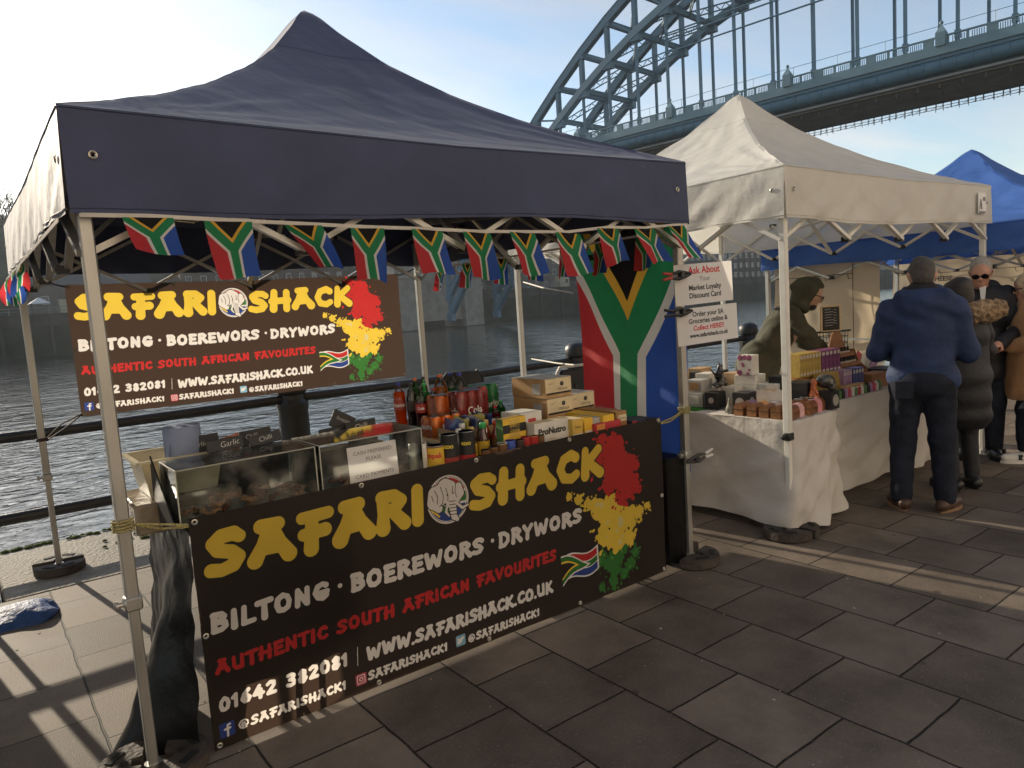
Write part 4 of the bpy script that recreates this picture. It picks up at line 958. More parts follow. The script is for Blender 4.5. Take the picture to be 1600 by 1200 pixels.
# bunting along the front valance
TL = [((.10, 1.99), (.26, 1.99), (.12, 1.88), (.27, 1.85)), ((.36, 1.98), (.53, 1.98), (.38, 1.78), (.53, 1.77)), ((.65, 1.97), (.80, 1.97), (.80, 1.82), (.85, 1.79)), ((.92, 1.96), (1.07, 1.96), (.93, 1.75), (1.06, 1.74)), ((1.20, 1.96), (1.35, 1.95), (1.22, 1.76), (1.39, 1.77)),
      ((1.46, 1.95), (1.61, 1.94), (1.50, 1.74), (1.66, 1.74)), ((1.72, 1.95), (1.87, 1.94), (1.77, 1.75), (1.93, 1.75)), ((2.0, 1.95), (2.16, 1.94), (2.04, 1.74), (2.22, 1.74)), ((2.28, 1.97), (2.43, 1.97), (2.35, 1.78), (2.53, 1.80)), ((2.55, 1.97), (2.71, 1.97), (2.66, 1.78), (2.83, 1.79)), ((2.82, 1.985), (2.96, 1.99), (2.95, 1.80), (3.08, 1.80))]
bt = thing('bunting', 'string of eleven small six-colour flags on white tape along the front canopy edge', 'bunting', (0, -.085, 0))
b = MB(); tp = [(-.02, .03, 2.0)]+[((a[0]+c[0])/2, 0, (a[1]+c[1])/2+.006) for a, c, _, _ in TL]+[(3.03, .03, 2.0)]
for a, c in zip(tp, tp[1:]): b.beam(a, c, .003, .014, up=(0, 0, 1))
b.build('tape', mat('tape_white', (.7, .66, .6), .7, trans=.3), bt, smooth=False)
for i, (a, c, e, f) in enumerate(TL):
    def fn(s, q, a=a, c=c, e=e, f=f, i=i):
        xt, zt = a[0]+(c[0]-a[0])*s, a[1]+(c[1]-a[1])*s; xb, zb = e[0]+(f[0]-e[0])*s, e[1]+(f[1]-e[1])*s
        y = -.012*q+.016*math.sin(s*6+i*1.7+q*2)*q-.03*q*q*math.sin(i*2.1)
        if i == 2: y += -.10*q*(s-.5)*1.6*(1-.3*q)
        if i == 0: y += -.06*q*q
        return (xt+(xb-xt)*q, y-.004, zt+(zb-zt)*q-.01*math.sin(s*4+i)*q)
    weld(flag_mb(fn, 6, 8).build('flag', FM, bt))
# side bunting: on the left edge (twisted by the wind) and on the right edge inside
bl = thing('bunting', 'wind-twisted flags of the bunting along the left canopy edge', 'bunting', (-.075, 0, 0))
b = MB(); b.beam((0, .0, 1.99), (0, 3.0, 1.985), .003, .014); b.build('tape', MATS['tape_white'], bl, smooth=False)
for i, y0 in enumerate((1.7, 2.2, 2.55, 2.82)):
    def fn(s, q, y0=y0, i=i):
        tw = (1.9+.6*math.sin(i*2.3))*q; w = .15*(s-.5)
        return (-.02*q+w*math.sin(tw)*(.6 if i % 2 else -.6)+.03*q*math.sin(i), y0+w*math.cos(tw)+.06*q*math.sin(i*1.7), 1.985-.19*q*(.75+.1*math.sin(i))+.03*math.sin(s*5+i)*q)
    weld(flag_mb(fn, 5, 7).build('flag', FM, bl))
bq = thing('bunting', 'shaded flags of the bunting along the right canopy edge above the big flag', 'bunting', (2.95, 0, 0))
b = MB(); b.beam((0, .1, 1.97), (0, 2.95, 1.95), .003, .014); b.build('tape', MATS['tape_white'], bq, smooth=False)
for i, y0 in enumerate((.2, .55, .9, 1.25, 1.65, 2.1, 2.5)):
    def fn(s, q, y0=y0, i=i):
        return (.02*math.sin(s*5+i)*q-.03*q, y0+.075-.15*s+.03*q*math.sin(i*1.3), 1.965-.20*q-.008*math.sin(s*5+i)*q)
    weld(flag_mb(fn, 5, 6).build('flag', FM, bq))
# ================================================================ the meat stall's counter and goods
blk_sheet = mat('black_sheet', (0.005, 0.005, 0.005), 0.42, 0.2, var=.2, vs=3, bump=.4, bs=12)
trest = mat('trestle_top', (0.45, 0.43, 0.39), .5, .4, var=.1); woodp = mat('pale_wood', (.55, .42, .25), .6, .3, var=.15, vs=8, stretch=(1, 8, 8))
TZ = .835
t = thing('trestle_table', 'trestle counter table draped in shiny black plastic sheet behind the front banner', 'table', (1.5, .45, 0))
b = MB(); b.box((0, 0, TZ-.02), (2.52, .78, .035), ch=.01); b.build('table_top', trest, t)
for sx in (-1, 1):
    b = MB(); 
    for sy in (-1, 1): b.tube([(sx*1.0, sy*.28, 0), (sx*.95, sy*.25, TZ-.04)], .014, 8)
    b.tube([(sx*.99, -.28, .15), (sx*.99, .28, .15)], .012, 8); b.build('leg', alu, t)
def sk(u, v):      # sheet over the left end and front, flaring to the ground at the left
    x = -1.27-.012-(.05+.25*math.exp(-((u-.68)/.22)**2))*v**1.5+.012*math.sin(u*11+v*3)*v+.008*wob(u*9, v*11)
    y = .38-.79*u-.05*v*u*u+.015*math.sin(v*9+u*4)
    return (x, y, TZ+.004-(TZ-.0)*v*(1 if u > .2 else .80+u))
b = MB(); b.sheet(sk, 44, 26); b.build('side_sheet', blk_sheet, t); b = MB()
def sf(u, v): return (-1.28+.62*u, -.415-.02*math.sin(u*9)*v-.008*wob(u*8, v*7), TZ+.004-.60*v)
b.sheet(sf, 20, 16)
b.build('front_sheet', blk_sheet, t); b = MB()
def sr(u, v): return (1.275+.02*math.sin(u*8)*v+.03*v+.01*wob(u*6, v*8), -.40+.79*u, TZ+.004-.78*v)
b.sheet(sr, 16, 16)
b.build('side_sheet', blk_sheet, t)
# dark storage bin bag box standing at the right end of the counter
t = thing('storage_tote', 'black draped crate on the ground between the banner and the front right leg', 'crate', (2.93, .17, 0))
def tot(u, v):
    a = u*2*math.pi; c, s_ = math.cos(a), math.sin(a); k = max(abs(c), abs(s_)); p = 1/(abs(c)**6+abs(s_)**6)**(1/6)
    return (.10*c*p*(1+.05*math.sin(a*5)*(1-v)), .17*s_*p*(1+.04*math.sin(a*7)*(1-v)), .02+.63*v)
b = MB(); b.sheet(tot, 40, 12); b.build('drape', blk_sheet, t)
b = MB(); b.prism([tot(i/40, 1)[:2] for i in range(40)], .645, .652); b.build('lid', blk_sheet, t, bevel=.003)

# clear display cases
acr = clear_mat('clear_acrylic', scratch=.22); acr_edge = mat('acrylic_edge', (.75, .74, .66), .25, .5, var=0, trans=.6)
tray_m = mat('tray_steel', (.32, .31, .28), .4, .5)
def case(name, label, x0, x1, y0, y1, z0, z1, slope=.0):
    t = thing(name, label, 'display case', ((x0+x1)/2, (y0+y1)/2, z0)); w, d, h = (x1-x0)/2, (y1-y0)/2, z1-z0
    b = MB(); q = .004
    b.box((0, -d+q/2, h/2), (2*w, q, h)); b.box((-w+q/2, 0, h/2), (q, 2*d-2*q, h)); b.box((w-q/2, 0, h/2), (q, 2*d-2*q, h)); b.box((0, -d*.1, h+q/2), (2*w, 1.8*d, q))
    b.build('clear_panels', acr, t, smooth=False)
    b = MB(); r_ = .0028
    for p, s in (((-w, -d, 0), (-w, -d, h)), ((w, -d, 0), (w, -d, h)), ((-w, -d, h), (w, -d, h)), ((-w, d*.8, h), (w, d*.8, h)), ((-w, -d, h), (-w, d*.8, h)), ((w, -d, h), (w, d*.8, h)), ((-w, -d, 0), (w, -d, 0)), ((-w, d*.8, h), (-w, d, 0)), ((w, d*.8, h), (w, d, 0))):
        b.tube([p, s], r_, 6)
    b.build('edges', acr_edge, t)
    b = MB(); b.box((0, 0, .006), (2*w-.02, 2*d-.02, .006)); b.build('tray', tray_m, t, smooth=False)
    return t
c1 = case('display_case', 'clear acrylic display case of dried meat at the left end of the counter', .195, .735, .04, .33, TZ+.035, 1.085)
c2 = case('display_case', 'clear acrylic display case holding the cash notice, second along the counter', .755, 1.24, .04, .36, TZ+.035, 1.085)
blk_board = mat('slate_board', (.02, .02, .022), .5, .4, var=.2, vs=9)
t = thing('slanted_board', 'slanted black board closing the left end of the first display case', 'board', (.175, .19, TZ)); b = MB()
b.add([(0, -.15, .0), (0, .18, .27), (0, -.15, .03), (.006, -.15, .0), (.006, .18, .27), (.006, -.15, .03), (0, .2, .0), (.006, .2, 0)], [(0, 2, 1, 6), (3, 7, 4, 5), (0, 3, 5, 2), (2, 5, 4, 1), (1, 4, 7, 6), (6, 7, 3, 0)]); b.build('panel', blk_board, t, smooth=False)
meat = mat('dried_meat', (.13, .035, .02), .45, .5, var=.5, vs=40, bump=.8, bs=90); meat2 = mat('dried_meat_pale', (.36, .20, .12), .5, .5, var=.5, vs=40, bump=.8, bs=90)
rr = random.Random(4)
for k in range(46):
    cse = k < 30; x = rr.uniform(.24, .70) if cse else rr.uniform(.82, 1.2); y = rr.uniform(.08, .24); z = TZ+.05+.015*rr.random()+(.03 if k % 3 == 0 else 0)
    b = MB(); a = rr.uniform(0, 3.1); l = rr.uniform(.025, .055); n_ = 6
    b.tube([(l*(i/n_*2-1)*math.cos(a)+.004*rr.uniform(-1, 1), l*(i/n_*2-1)*math.sin(a)+.004*rr.uniform(-1, 1), .006*math.sin(i*1.3+k)) for i in range(n_+1)], [.004]+[rr.uniform(.008, .014) for _ in range(n_-1)]+[.004], 7)
    o = b.build('dried_meat', meat if rr.random() < .6 else meat2); o.location = (x, y, z)
    tag(o, 'strip of dried meat on the tray in the left display case' if cse else 'strip of dried meat in the second display case', 'dried meat', 'dried meat in the left case' if cse else 'dried meat in the second case')
# paper notices
paper = mat('paper', (.78, .76, .74), .7, .3, var=.02, vs=3, trans=.3); inkk = mat('ink_black', (.03, .03, .03), .7); inkg = mat('ink_grey', (.22, .2, .2), .7); inkr = mat('ink_red', (.55, .03, .04), .7)
def notice(name, label, o, ux, uy, w, h, lines, cat='notice', curl=.006, back=paper):
    t = thing(name, label, cat, o); Mx = plane_M((0, 0, 0), ux, uy)
    def f(u, v): p = Mx @ Vector(((u-.5)*w, (v-.5)*h, curl*math.sin(u*3.1)*math.sin(v*2+.6))); return tuple(p)
    b = MB(); b.sheet(f, 10, 10); b.build('sheet', back, t)
    for (txt, sz, y, m_, bold) in lines:
        v, g = text_geo(txt, sz, bold); b = MB(); b.add([Mx @ Vector((p[0], p[1]+y, curl*math.sin((p[0]/w+.5)*3.1)*math.sin(((p[1]+y)/h+.5)*2+.6)+.0014)) for p in v], g); b.build('wording', m_, t, smooth=False)
    return t
notice('paper_notice', 'white paper notice CASH PREFERRED PLEASE on the front of the display case', (.99, .033, .963), (1, .02, 0), (0, .06, 1), .235, .185, [('CASH PREFERRED', .0235, .062, inkg, .0), ('PLEASE', .0235, .032, inkg, 0), ('CARD PAYMENTS', .0235, -.038, inkg, 0), ('ACCEPTED', .0235, -.068, inkg, 0)])
SU, SV = (1, -.12, .03), (-.02, 0, 1)
notice('paper_sign', 'white laminated sign Ask About Your Market Loyalty Discount Card, upper of the clamped pair', (3.165, -.052, 1.662), SU, SV, .465, .236, [('Ask About', .058, .078, inkr, .0012), ('Your', .042, .028, inkg, 0), ('Market Loyalty', .043, -.022, inkk, .0010), ('Discount Card', .043, -.068, inkk, .0010)])
notice('paper_sign', 'white laminated sign Order your SA Groceries online, lower of the clamped pair', (3.185, -.054, 1.418), SU, SV, .49, .214, [('Order your SA', .041, .068, inkk, .0008), ('Groceries online &', .041, .028, inkk, .0008), ('Collect HERE!!', .041, -.014, inkr, .0009), ('www.safarishack.co.uk', .034, -.056, inkk, .001)])
# spring clamps
red_tip = mat('clamp_red', (.35, .05, .03), .5); grip = mat('clamp_white', (.55, .53, .5), .5)
def clamp(label, o, d, tip):
    t = thing('spring_clamp', label, 'clamp', o); d = Vector(d).normalized(); b = MB(); z = Vector((0, 0, 1))
    for s in (-1, 1): b.tube([d*(-.07)+z*s*.012, d*(-.02)+z*s*.02, d*.03+z*s*.010, d*.075+z*s*.002], [.008, .011, .011, .006], 8)
    b.tube([Vector((0, -.014, 0)), Vector((0, .014, 0))], .017, 10); b.build('jaws', plast, t)
    b = MB(); b.tube([d*(-.075)+z*.010, d*(-.14)+z*.022], [.010, .008], 8); b.tube([d*(-.075)-z*.010, d*(-.14)-z*.014], [.010, .008], 8); b.build('handles', tip, t)
clamp('black and red spring clamp holding the upper paper sign', (2.955, -.06, 1.715), (1, -.1, .06), red_tip)
clamp('black spring clamp holding the lower paper sign', (2.955, -.06, 1.505), (1, -.1, .03), plast)
clamp('black spring clamp with a pale handle low on the front right leg', (3.045, -.04, .625), (-1, .1, -.12), grip)

# cream tub, blue paper roll and chalked name cards at the left
cream_p = mat('cream_plastic', (.62, .56, .40), .4, .5, var=.12, trans=.3)
t = thing('plastic_tub', 'cream open plastic tub behind the left display case', 'tub', (.30, .52, .925)); b = MB()
def tubf(w0, d0, w1, d1, z0, z1, th=.006):
    for q, sg in ((0, 1), (th, -1)):
        V = [(-w0+q, -d0+q, z0+q), (w0-q, -d0+q, z0+q), (w0-q, d0-q, z0+q), (-w0+q, d0-q, z0+q), (-w1+q, -d1+q, z1), (w1-q, -d1+q, z1), (w1-q, d1-q, z1), (-w1+q, d1-q, z1)]
        b.add(V, [(0, 1, 5, 4), (1, 2, 6, 5), (2, 3, 7, 6), (3, 0, 4, 7), (0, 3, 2, 1)])
tubf(.13, .12, .16, .15, 0, .155); b.build('body', cream_p, t, smooth=False)
b = MB(); z = .155
for p, q in (((-.17, -.155), (.17, -.155)), ((.17, -.155), (.17, .155)), ((.17, .155), (-.17, .155)), ((-.17, .155), (-.17, -.155))): b.beam((*p, z), (*q, z), .02, .012)
b.build('rim', cream_p, t)
b = MB(); o = tag(MB().box((.30, .50, .86), (.42, .36, .125), ch=.01).build('wrapped_carton', mat('wrapped_carton', (.20, .16, .11), .25, .6, var=.4, vs=8, bump=.6, bs=14)), 'brown plastic-wrapped carton under the cream tub', 'carton')
blue_roll = mat('paper_roll_blue', (.30, .36, .52), .8, .2, var=.08, vs=20, trans=.3)
t = thing('paper_roll', 'pale blue paper towel roll standing in the cream tub', 'paper roll', (.335, .50, .94)); b = MB()
b.lathe([(.022, .0), (.074, .0), (.075, .01), (.075, .24), (.073, .252), (.024, .252), (.022, .245), (.022, .01)], n=30); b.build('roll', blue_roll, t)
b = MB(); b.sheet(lambda u, v: (-.072-.05*v*v+.01*math.sin(u*4), -.02-.05*u, .17-.16*v+.03*u), 8, 10); b.build('loose_sheet', blue_roll, t)
chalk = mat('chalk', (.6, .6, .58), .9)
def card(label, x, y, z, w, h, rz, lean, roll, lines):
    t = thing('chalk_card', label, 'chalk card', (x, y, z)); ux = Vector((math.cos(rz), math.sin(rz), 0)); uy = Vector((-math.sin(rz)*math.sin(lean), math.cos(rz)*math.sin(lean), math.cos(lean)))
    ux2 = ux*math.cos(roll)+uy*math.sin(roll); uy2 = -ux*math.sin(roll)+uy*math.cos(roll); Mx = plane_M(uy*(h/2), ux2, uy2)
    b = MB(); b.box((0, 0, 0), (w, h, .006), M=Mx, ch=.002); b.build('board', blk_board, t, smooth=False)
    for txt, sz, dx_, dy_ in lines:
        v, f = text_geo(txt, sz, -.0004); b = MB(); b.add([Mx @ Vector((p[0]+dx_+.12*p[1], p[1]+dy_+.06*p[0], .0042)) for p in v], f); b.build('chalk_writing', chalk, t, smooth=False)
card('black chalk card Garlic leaning against the blue paper roll', .405, .44, 1.03, .135, .115, .05, .12, .04, [('Garlic', .030, -.02, .02)])
card('black chalk card Garlic lying low on the left display case', .455, .30, 1.09, .155, .05, .1, .2, .02, [('Garlic', .034, .02, .0)])
card('black chalk card Chilli Biltong standing behind the left display case', .635, .45, 1.03, .145, .105, .1, .15, .03, [('Chilli', .028, -.02, .025), ('Biltong', .026, -.005, -.015)])
card('black chalk card Chilli leaning on the top of the left display case', .625, .30, 1.088, .145, .048, .1, .3, .08, [('Chilli', .03, .0, 0)])
card('black chalk card Economic Biltong standing behind the second display case', .99, .46, 1.02, .125, .065, .1, .15, .02, [('Economic', .022, 0, .013), ('Biltong', .022, 0, -.013)])
card('black chalk card Snapjes tilted on one corner, rightmost pair of cards', 1.08, .52, 1.05, .125, .09, .1, .15, -.55, [('Snapjes', .026, 0, .01)])
card('black chalk card Chilli Sticks in front of the tilted card', 1.155, .47, .985, .165, .11, .06, .12, .03, [('Chilli', .034, .0, .028), ('Sticks', .032, .01, -.015)])
for (x, lab, z, w) in ((.55, 'black riser box under the chalk cards of the left case', 1.03, .42), (1.08, 'black riser box under the chalk cards of the second case', .985, .34)):
    tag(MB().box((x, .49, (TZ+z)/2), (w, .12, z-TZ-.004), ch=.004).build('riser_box', blk_sheet), lab, 'box')
t = thing('snack_packet', 'red and cream snack packet beside the chalk cards', 'packet', (.52, .50, 1.03)); b = MB(); b.sheet(lambda u, v: (.1*(u-.5), .02*math.sin(u*3.1)*math.sin(v*3.1), .075*v+.02*u), 8, 8); b.sheet(lambda u, v: (.1*(u-.5), .004-.02*math.sin(u*3.1)*math.sin(v*3.1), .075*v+.02*u), 8, 8); b.build('wrapper', mat('packet_red', (.42, .14, .07), .4, .5, var=.5, vs=14), t)

# plank riser for the drinks
t = thing('plank_shelf', 'pale wooden plank shelf raised on a box, holding the drinks', 'shelf', (1.84, .84, 0)); b = MB(); b.box((0, 0, .908), (.50, .88, .024), ch=.004); b.build('plank', woodp, t)
b = MB(); b.box((.03, -.12, (TZ+.896)/2), (.36, .5, .896-TZ-.004)); b.box((.03, .36, .45), (.36, .06, .9)); b.build('support', blk_sheet, t, smooth=False)
SZ = .922
clearb = clear_mat('clear_bottle', (.95, .97, .96), .04); greenb = clear_mat('green_bottle', (.25, .75, .35), .04)
def liquid(n, c, tr=.75, see=.55): return mat('drink_'+n, c, .12, .6, var=.08, vs=6, trans=tr, transcol=c, coat=.3, see=see)
LQ = dict(orange=liquid('orange', (1.0, .26, .02)), cola=liquid('cola', (.03, .012, .008), .4, .1), cherry=liquid('cherry', (.35, .01, .03)), lime=liquid('lime', (.05, .42, .08)), amber=liquid('amber', (.85, .38, .02)), green=liquid('green', (.02, .33, .05)))
capm = {n: mat('cap_'+n, c, .4, .5, var=.05) for n, c in dict(blue=(.03, .05, .4), black=(.02, .02, .02), green=(.03, .35, .10), orange=(.7, .16, .03), yellow=(.6, .5, .05), red=(.45, .02, .02), white=(.7, .7, .66), gold=(.5, .36, .1)).items()}
labm = {n: mat('label_'+n, c, .45, .5, var=.25, vs=22) for n, c in dict(orange=(.35, .05, .04), dark=(.05, .03, .03), red=(.4, .03, .03), cream=(.6, .56, .45), blue=(.05, .10, .40), green=(.05, .28, .08), yellow=(.65, .42, .04), black=(.02, .02, .02), white=(.7, .68, .62), brown=(.16, .08, .03)).items()}
def bottle(label, x, y, z, H, r_, liq, cap, lab, level=.72, glass=clearb, text=None, tcol=None):
    t = thing('drink_bottle', label, 'bottle', (x, y, z))
    pr = [(.80, 0), (.95, .015), (1, .04), (.96, .16), (.90, .24), (.96, .32), (1, .40), (1, .62), (.97, .68), (.75, .80), (.45, .89), (.30, .93), (.30, .96)]
    b = MB(); b.lathe([(a*r_, h*H) for a, h in pr], n=22); b.build('bottle_body', glass, t)
    k = [(a*r_*.965, max(.004, h*H)) for a, h in pr if h < level]; b = MB(); b.lathe(k+[(k[-1][0]*.97, level*H)], n=22); b.build('drink', liq, t)
    b = MB(); b.lathe([(.36*r_, .945*H), (.38*r_, .95*H), (.38*r_, .99*H), (.34*r_, H)], n=14); b.build('cap', cap, t)
    if lab: b = MB(); b.lathe([(1.015*r_, .42*H), (1.015*r_, .62*H)], n=22); lb = b.build('label_band', lab, t)
    if text:
        v, f = text_geo(text, .022, .001); b = MB(); tb = 2.6*.0
        def wr(p): a = -2.15+p[0]/(r_*1.02); return (1.03*r_*math.cos(a), 1.03*r_*math.sin(a), .52*H+p[1])
        b.add([wr(p) for p in v], f); b.build('lettering', tcol, t, smooth=False)
    return t
wht = mat('ink_white', (.75, .75, .72), .6)
bottle('orange fizzy drink bottle with a blue cap, leftmost on the plank shelf', 1.655, 1.00, SZ, .275, .036, LQ['orange'], capm['blue'], labm['orange'], .80, text='FANTA', tcol=wht)
bottle('dark cola bottle with a black cap, second on the plank shelf', 1.70, .93, SZ, .27, .034, LQ['cola'], capm['black'], labm['dark'], .86)
bottle('cherry red drink bottle with a black cap in front of the green ones', 1.70, .83, SZ, .255, .033, LQ['cherry'], capm['black'], labm['red'], .66, text='Cola', tcol=wht)
bottle('green lemonade bottle with a cream label at the front of the pair', 1.745, .86, SZ, .27, .034, LQ['lime'], capm['green'], labm['cream'], .80, greenb)
bottle('green lemonade bottle with an orange cap at the back of the pair', 1.80, 1.06, SZ, .285, .034, LQ['lime'], capm['orange'], labm['cream'], .80, greenb)
bottle('slim green bottle with a dark cap beside the rear tent pole', 1.87, 1.08, SZ, .285, .028, LQ['lime'], capm['black'], None, .6, greenb)
bottle('amber drink bottle with an orange cap and round shoulders', 1.935, .99, SZ, .295, .046, LQ['amber'], capm['orange'], labm['orange'], .74)
bottle('clear green drink bottle with a blue cap, left of the pair', 2.06, 1.07, SZ, .29, .040, LQ['green'], capm['blue'], labm['green'], .66)
bottle('clear green drink bottle with a blue cap, right of the pair', 2.07, .98, SZ, .29, .040, LQ['green'], capm['blue'], labm['green'], .64)
bottle('squat red drink bottle hidden behind the amber bottle', 1.86, .95, SZ, .22, .036, LQ['cherry'], capm['red'], labm['red'], .8)
wrapm = clear_mat('shrink_wrap', (.96, .96, .96), .12, scratch=.12)
def pack(name, label, x, y, z, rz, nx, ny, r_, H, body, top, cat='drinks pack', txt=None, tm=None, group=None):
    t = thing(name, label, cat, (x, y, z), rz); c0 = None
    for i in range(nx):
        for j in range(ny):
            if c0 is None:
                b = MB(); b.lathe([(r_*.82, 0), (r_*.98, .008), (r_*.98, H-.012), (r_*.85, H-.002), (r_*.82, H)], n=16); c0 = b.build('can', body, t); c = c0
                b = MB(); b.lathe([(r_*.84, H-.001), (r_*.84, H+.002), (r_*.78, H), (r_*.02, H-.001)], n=16); d0 = b.build('can_top', top, c0)
            else: c = c0.copy(); COL.objects.link(c); c.parent = t; d_ = d0.copy(); COL.objects.link(d_); d_.parent = c
            c.location = ((i-(nx-1)/2)*2*r_, (j-(ny-1)/2)*2*r_, 0)
    b = MB(); W_, D_ = nx*r_*2+.004, ny*r_*2+.004
    b.box((0, 0, H/2), (W_, D_, H+.006), ch=r_*.5); b.build('wrap', wrapm, t)
    if txt:
        v, f = text_geo(txt, H*.26, .001); b = MB(); b.add(v, f, 0, plane_M((0, -D_/2-.003, H*.5), (1, 0, 0), (0, 0, 1))); b.add(v, f, 0, plane_M((-W_/2-.003, 0, H*.5), (0, -1, 0), (0, 0, 1))); b.build('lettering', tm, t, smooth=False)
    return t
alut = mat('can_lid', (.6, .6, .6), .3, metal=.9, var=.05)
pack('can_pack', 'shrink-wrapped pack of orange drink cans at the front of the plank shelf', 1.69, .60, SZ, .1, 3, 2, .033, .115, mat('can_orange', (.80, .20, .02), .3, .5, metal=.3, var=.15, vs=30), alut, txt='FANTA', tm=wht)
pack('can_pack', 'shrink-wrapped pack of orange bottles behind the orange cans', 1.79, .76, SZ, .1, 2, 2, .034, .20, mat('pack_orange', (.62, .15, .025), .35, .5, var=.3, vs=20), capm['orange'])
pack('can_pack', 'shrink-wrapped pack of dark red cola bottles in the middle of the shelf', 1.915, .68, SZ, .1, 3, 2, .034, .215, mat('pack_cola', (.30, .03, .025), .3, .5, var=.4, vs=18), capm['red'], txt='Cola', tm=wht)
pack('can_pack', 'shrink-wrapped bright red bottle pack, right of the dark red cola', 2.03, .77, SZ, .1, 2, 2, .032, .215, mat('pack_red', (.60, .03, .035), .3, .5, var=.3, vs=18), capm['red'])
pack('can_pack', 'tall green shrink-wrapped bottle pack at the right end of the shelf', 2.155, .86, SZ-.02, .1, 2, 2, .038, .235, mat('pack_green', (.03, .28, .10), .3, .5, var=.3, vs=18), capm['green'], txt='Sprite', tm=wht)
bottle('small red bottle leaning by the red pack', 2.055, .60, TZ, .20, .03, LQ['cherry'], capm['red'], labm['red'], .8)
bottle('small green bottle in front of the green pack', 2.17, .70, TZ, .21, .03, LQ['green'], capm['green'], labm['green'], .8, greenb)

# cartons, jars and tins
card_b = mat('cardboard', (.42, .29, .17), .75, .2, var=.1, vs=9, bump=.1, bs=40)
def carton(label, x, y, z, w, d, h, rz, mats, name='carton', cat='carton', panel=None, texts=(), group=None, flap=None):
    """box with a coloured front panel and wording on it"""
    t = thing(name, label, cat, (x, y, z), rz, group); b = MB(); b.box((0, 0, h/2), (w, d, h), ch=.002); b.build('box', mats[0], t, smooth=False)
    if panel:
        for (side, u0, u1, v0, v1, m_) in panel:
            b = MB(); e = .0015
            if side == 'f': b.box(((u0+u1)/2*w-w/2, -d/2-e/2, (v0+v1)/2*h), ((u1-u0)*w, e, (v1-v0)*h))
            elif side == 'l': b.box((-w/2-e/2, d/2-(u0+u1)/2*d, (v0+v1)/2*h), (e, (u1-u0)*d, (v1-v0)*h))
            elif side == 't': b.box(((u0+u1)/2*w-w/2, (v0+v1)/2*d-d/2, h+e/2), ((u1-u0)*w, (v1-v0)*d, e))
            b.build('printed_panel', m_, t, smooth=False)
    for (side, txt, sz, u, v_, m_, bold) in texts:
        v, f = text_geo(txt, sz, bold); b = MB()
        if side == 'f': b.add(v, f, 0, plane_M((u*w-w/2, -d/2-.003, v_*h), (1, 0, 0), (0, 0, 1)))
        else: b.add(v, f, 0, plane_M((-w/2-.003, d/2-u*d, v_*h), (0, -1, 0), (0, 0, 1)))
        b.build('lettering', m_, t, smooth=False)
    return t
cm = {n: mat('carton_'+n, c, .5, .4, var=.12, vs=12) for n, c in dict(white=(.62, .60, .55), yellow=(.72, .45, .04), gold=(.60, .40, .08), brown=(.32, .18, .07), red=(.45, .04, .05), pink=(.50, .07, .10), navy=(.03, .035, .07), black=(.02, .02, .022), orange=(.60, .25, .05), cream=(.66, .56, .36), tan=(.45, .28, .13), grey=(.4, .39, .37), wood=(.28, .13, .05), green=(.10, .22, .08), mauve=(.35, .22, .36), purple=(.20, .05, .14)).items()}
carton('white and gold cereal box ProNutro at the front edge of the counter', 2.055, .13, TZ, .235, .07, .155, .0, [cm['white']], panel=[('f', 0, 1, 0, .30, cm['gold']), ('t', 0, 1, 0, 1, cm['cream'])], texts=[('f', 'ProNutro', .047, .5, .68, inkk, .0018), ('f', 'ORIGINAL', .013, .5, .40, cm['gold'], 0)])
carton('yellow box Jungle Taystee with a dark band standing behind the jam jars', 1.845, .17, TZ, .155, .055, .20, .05, [cm['yellow']], panel=[('f', 0, 1, .62, .84, cm['black']), ('f', 0, 1, 0, .3, cm['cream']), ('l', 0, 1, 0, 1, cm['green']), ('f', .28, .72, .50, .97, cm['gold']), ('f', .74, .92, .3, .48, cm['red'])], texts=[('f', 'Jagster', .032, .45, .22, inkk, .001), ('f', 'JUNGLE', .021, .5, .73, inkk, .001)])
carton('white cereal box with an orange front behind the yellow box', 1.985, .26, TZ, .15, .16, .205, .05, [cm['white']], panel=[('f', .1, 1, 0, .62, cm['orange']), ('f', .35, .7, .70, .84, cm['red'])])
carton('slim yellow and white packet box right of the cereal box', 2.21, .13, TZ, .075, .13, .145, .02, [cm['gold']], panel=[('f', 0, 1, 0, .45, cm['white']), ('t', 0, 1, 0, 1, cm['cream'])], texts=[('f', 'Flakes', .018, .5, .7, inkk, .0)])
carton('second slim yellow packet box, right of the first one', 2.295, .14, TZ, .065, .14, .14, .02, [cm['yellow']], panel=[('f', .1, .9, .3, .5, cm['white'])])
carton('grey and white packet box between the yellow ones', 2.365, .16, TZ, .06, .16, .13, .02, [cm['grey']], panel=[('f', 0, 1, .3, .75, cm['brown']), ('f', .1, .9, .05, .25, cm['white'])])
carton('bright yellow rusk box with an orange base, long side away from the camera', 2.435, .22, TZ, .09, .32, .135, .02, [cm['yellow']], panel=[('f', 0, 1, 0, .2, cm['orange']), ('f', .15, .9, .45, .72, cm['white'])], texts=[('f', 'Ouma', .022, .5, .58, inkk, .0)])
carton('brown rusk box with a white base, right of the yellow one', 2.545, .24, TZ, .085, .34, .14, .02, [cm['brown']], panel=[('f', 0, 1, 0, .33, cm['white']), ('f', 0, 1, .33, .42, cm['red']), ('f', .2, .95, .6, .85, cm['cream'])], texts=[('f', 'Ouma', .02, .55, .72, inkk, 0)])
carton('brown and white rusk box behind the brown one', 2.60, .46, TZ, .085, .3, .125, .02, [cm['brown']], panel=[('f', .2, .95, .4, .85, cm['cream'])])
carton('crimson tea box at the right of the rusk boxes', 2.655, .42, TZ, .08, .34, .12, .02, [cm['pink']], panel=[('f', .1, .9, .35, .75, cm['white'])], texts=[('f', 'Tea', .02, .5, .55, cm['red'], 0)])
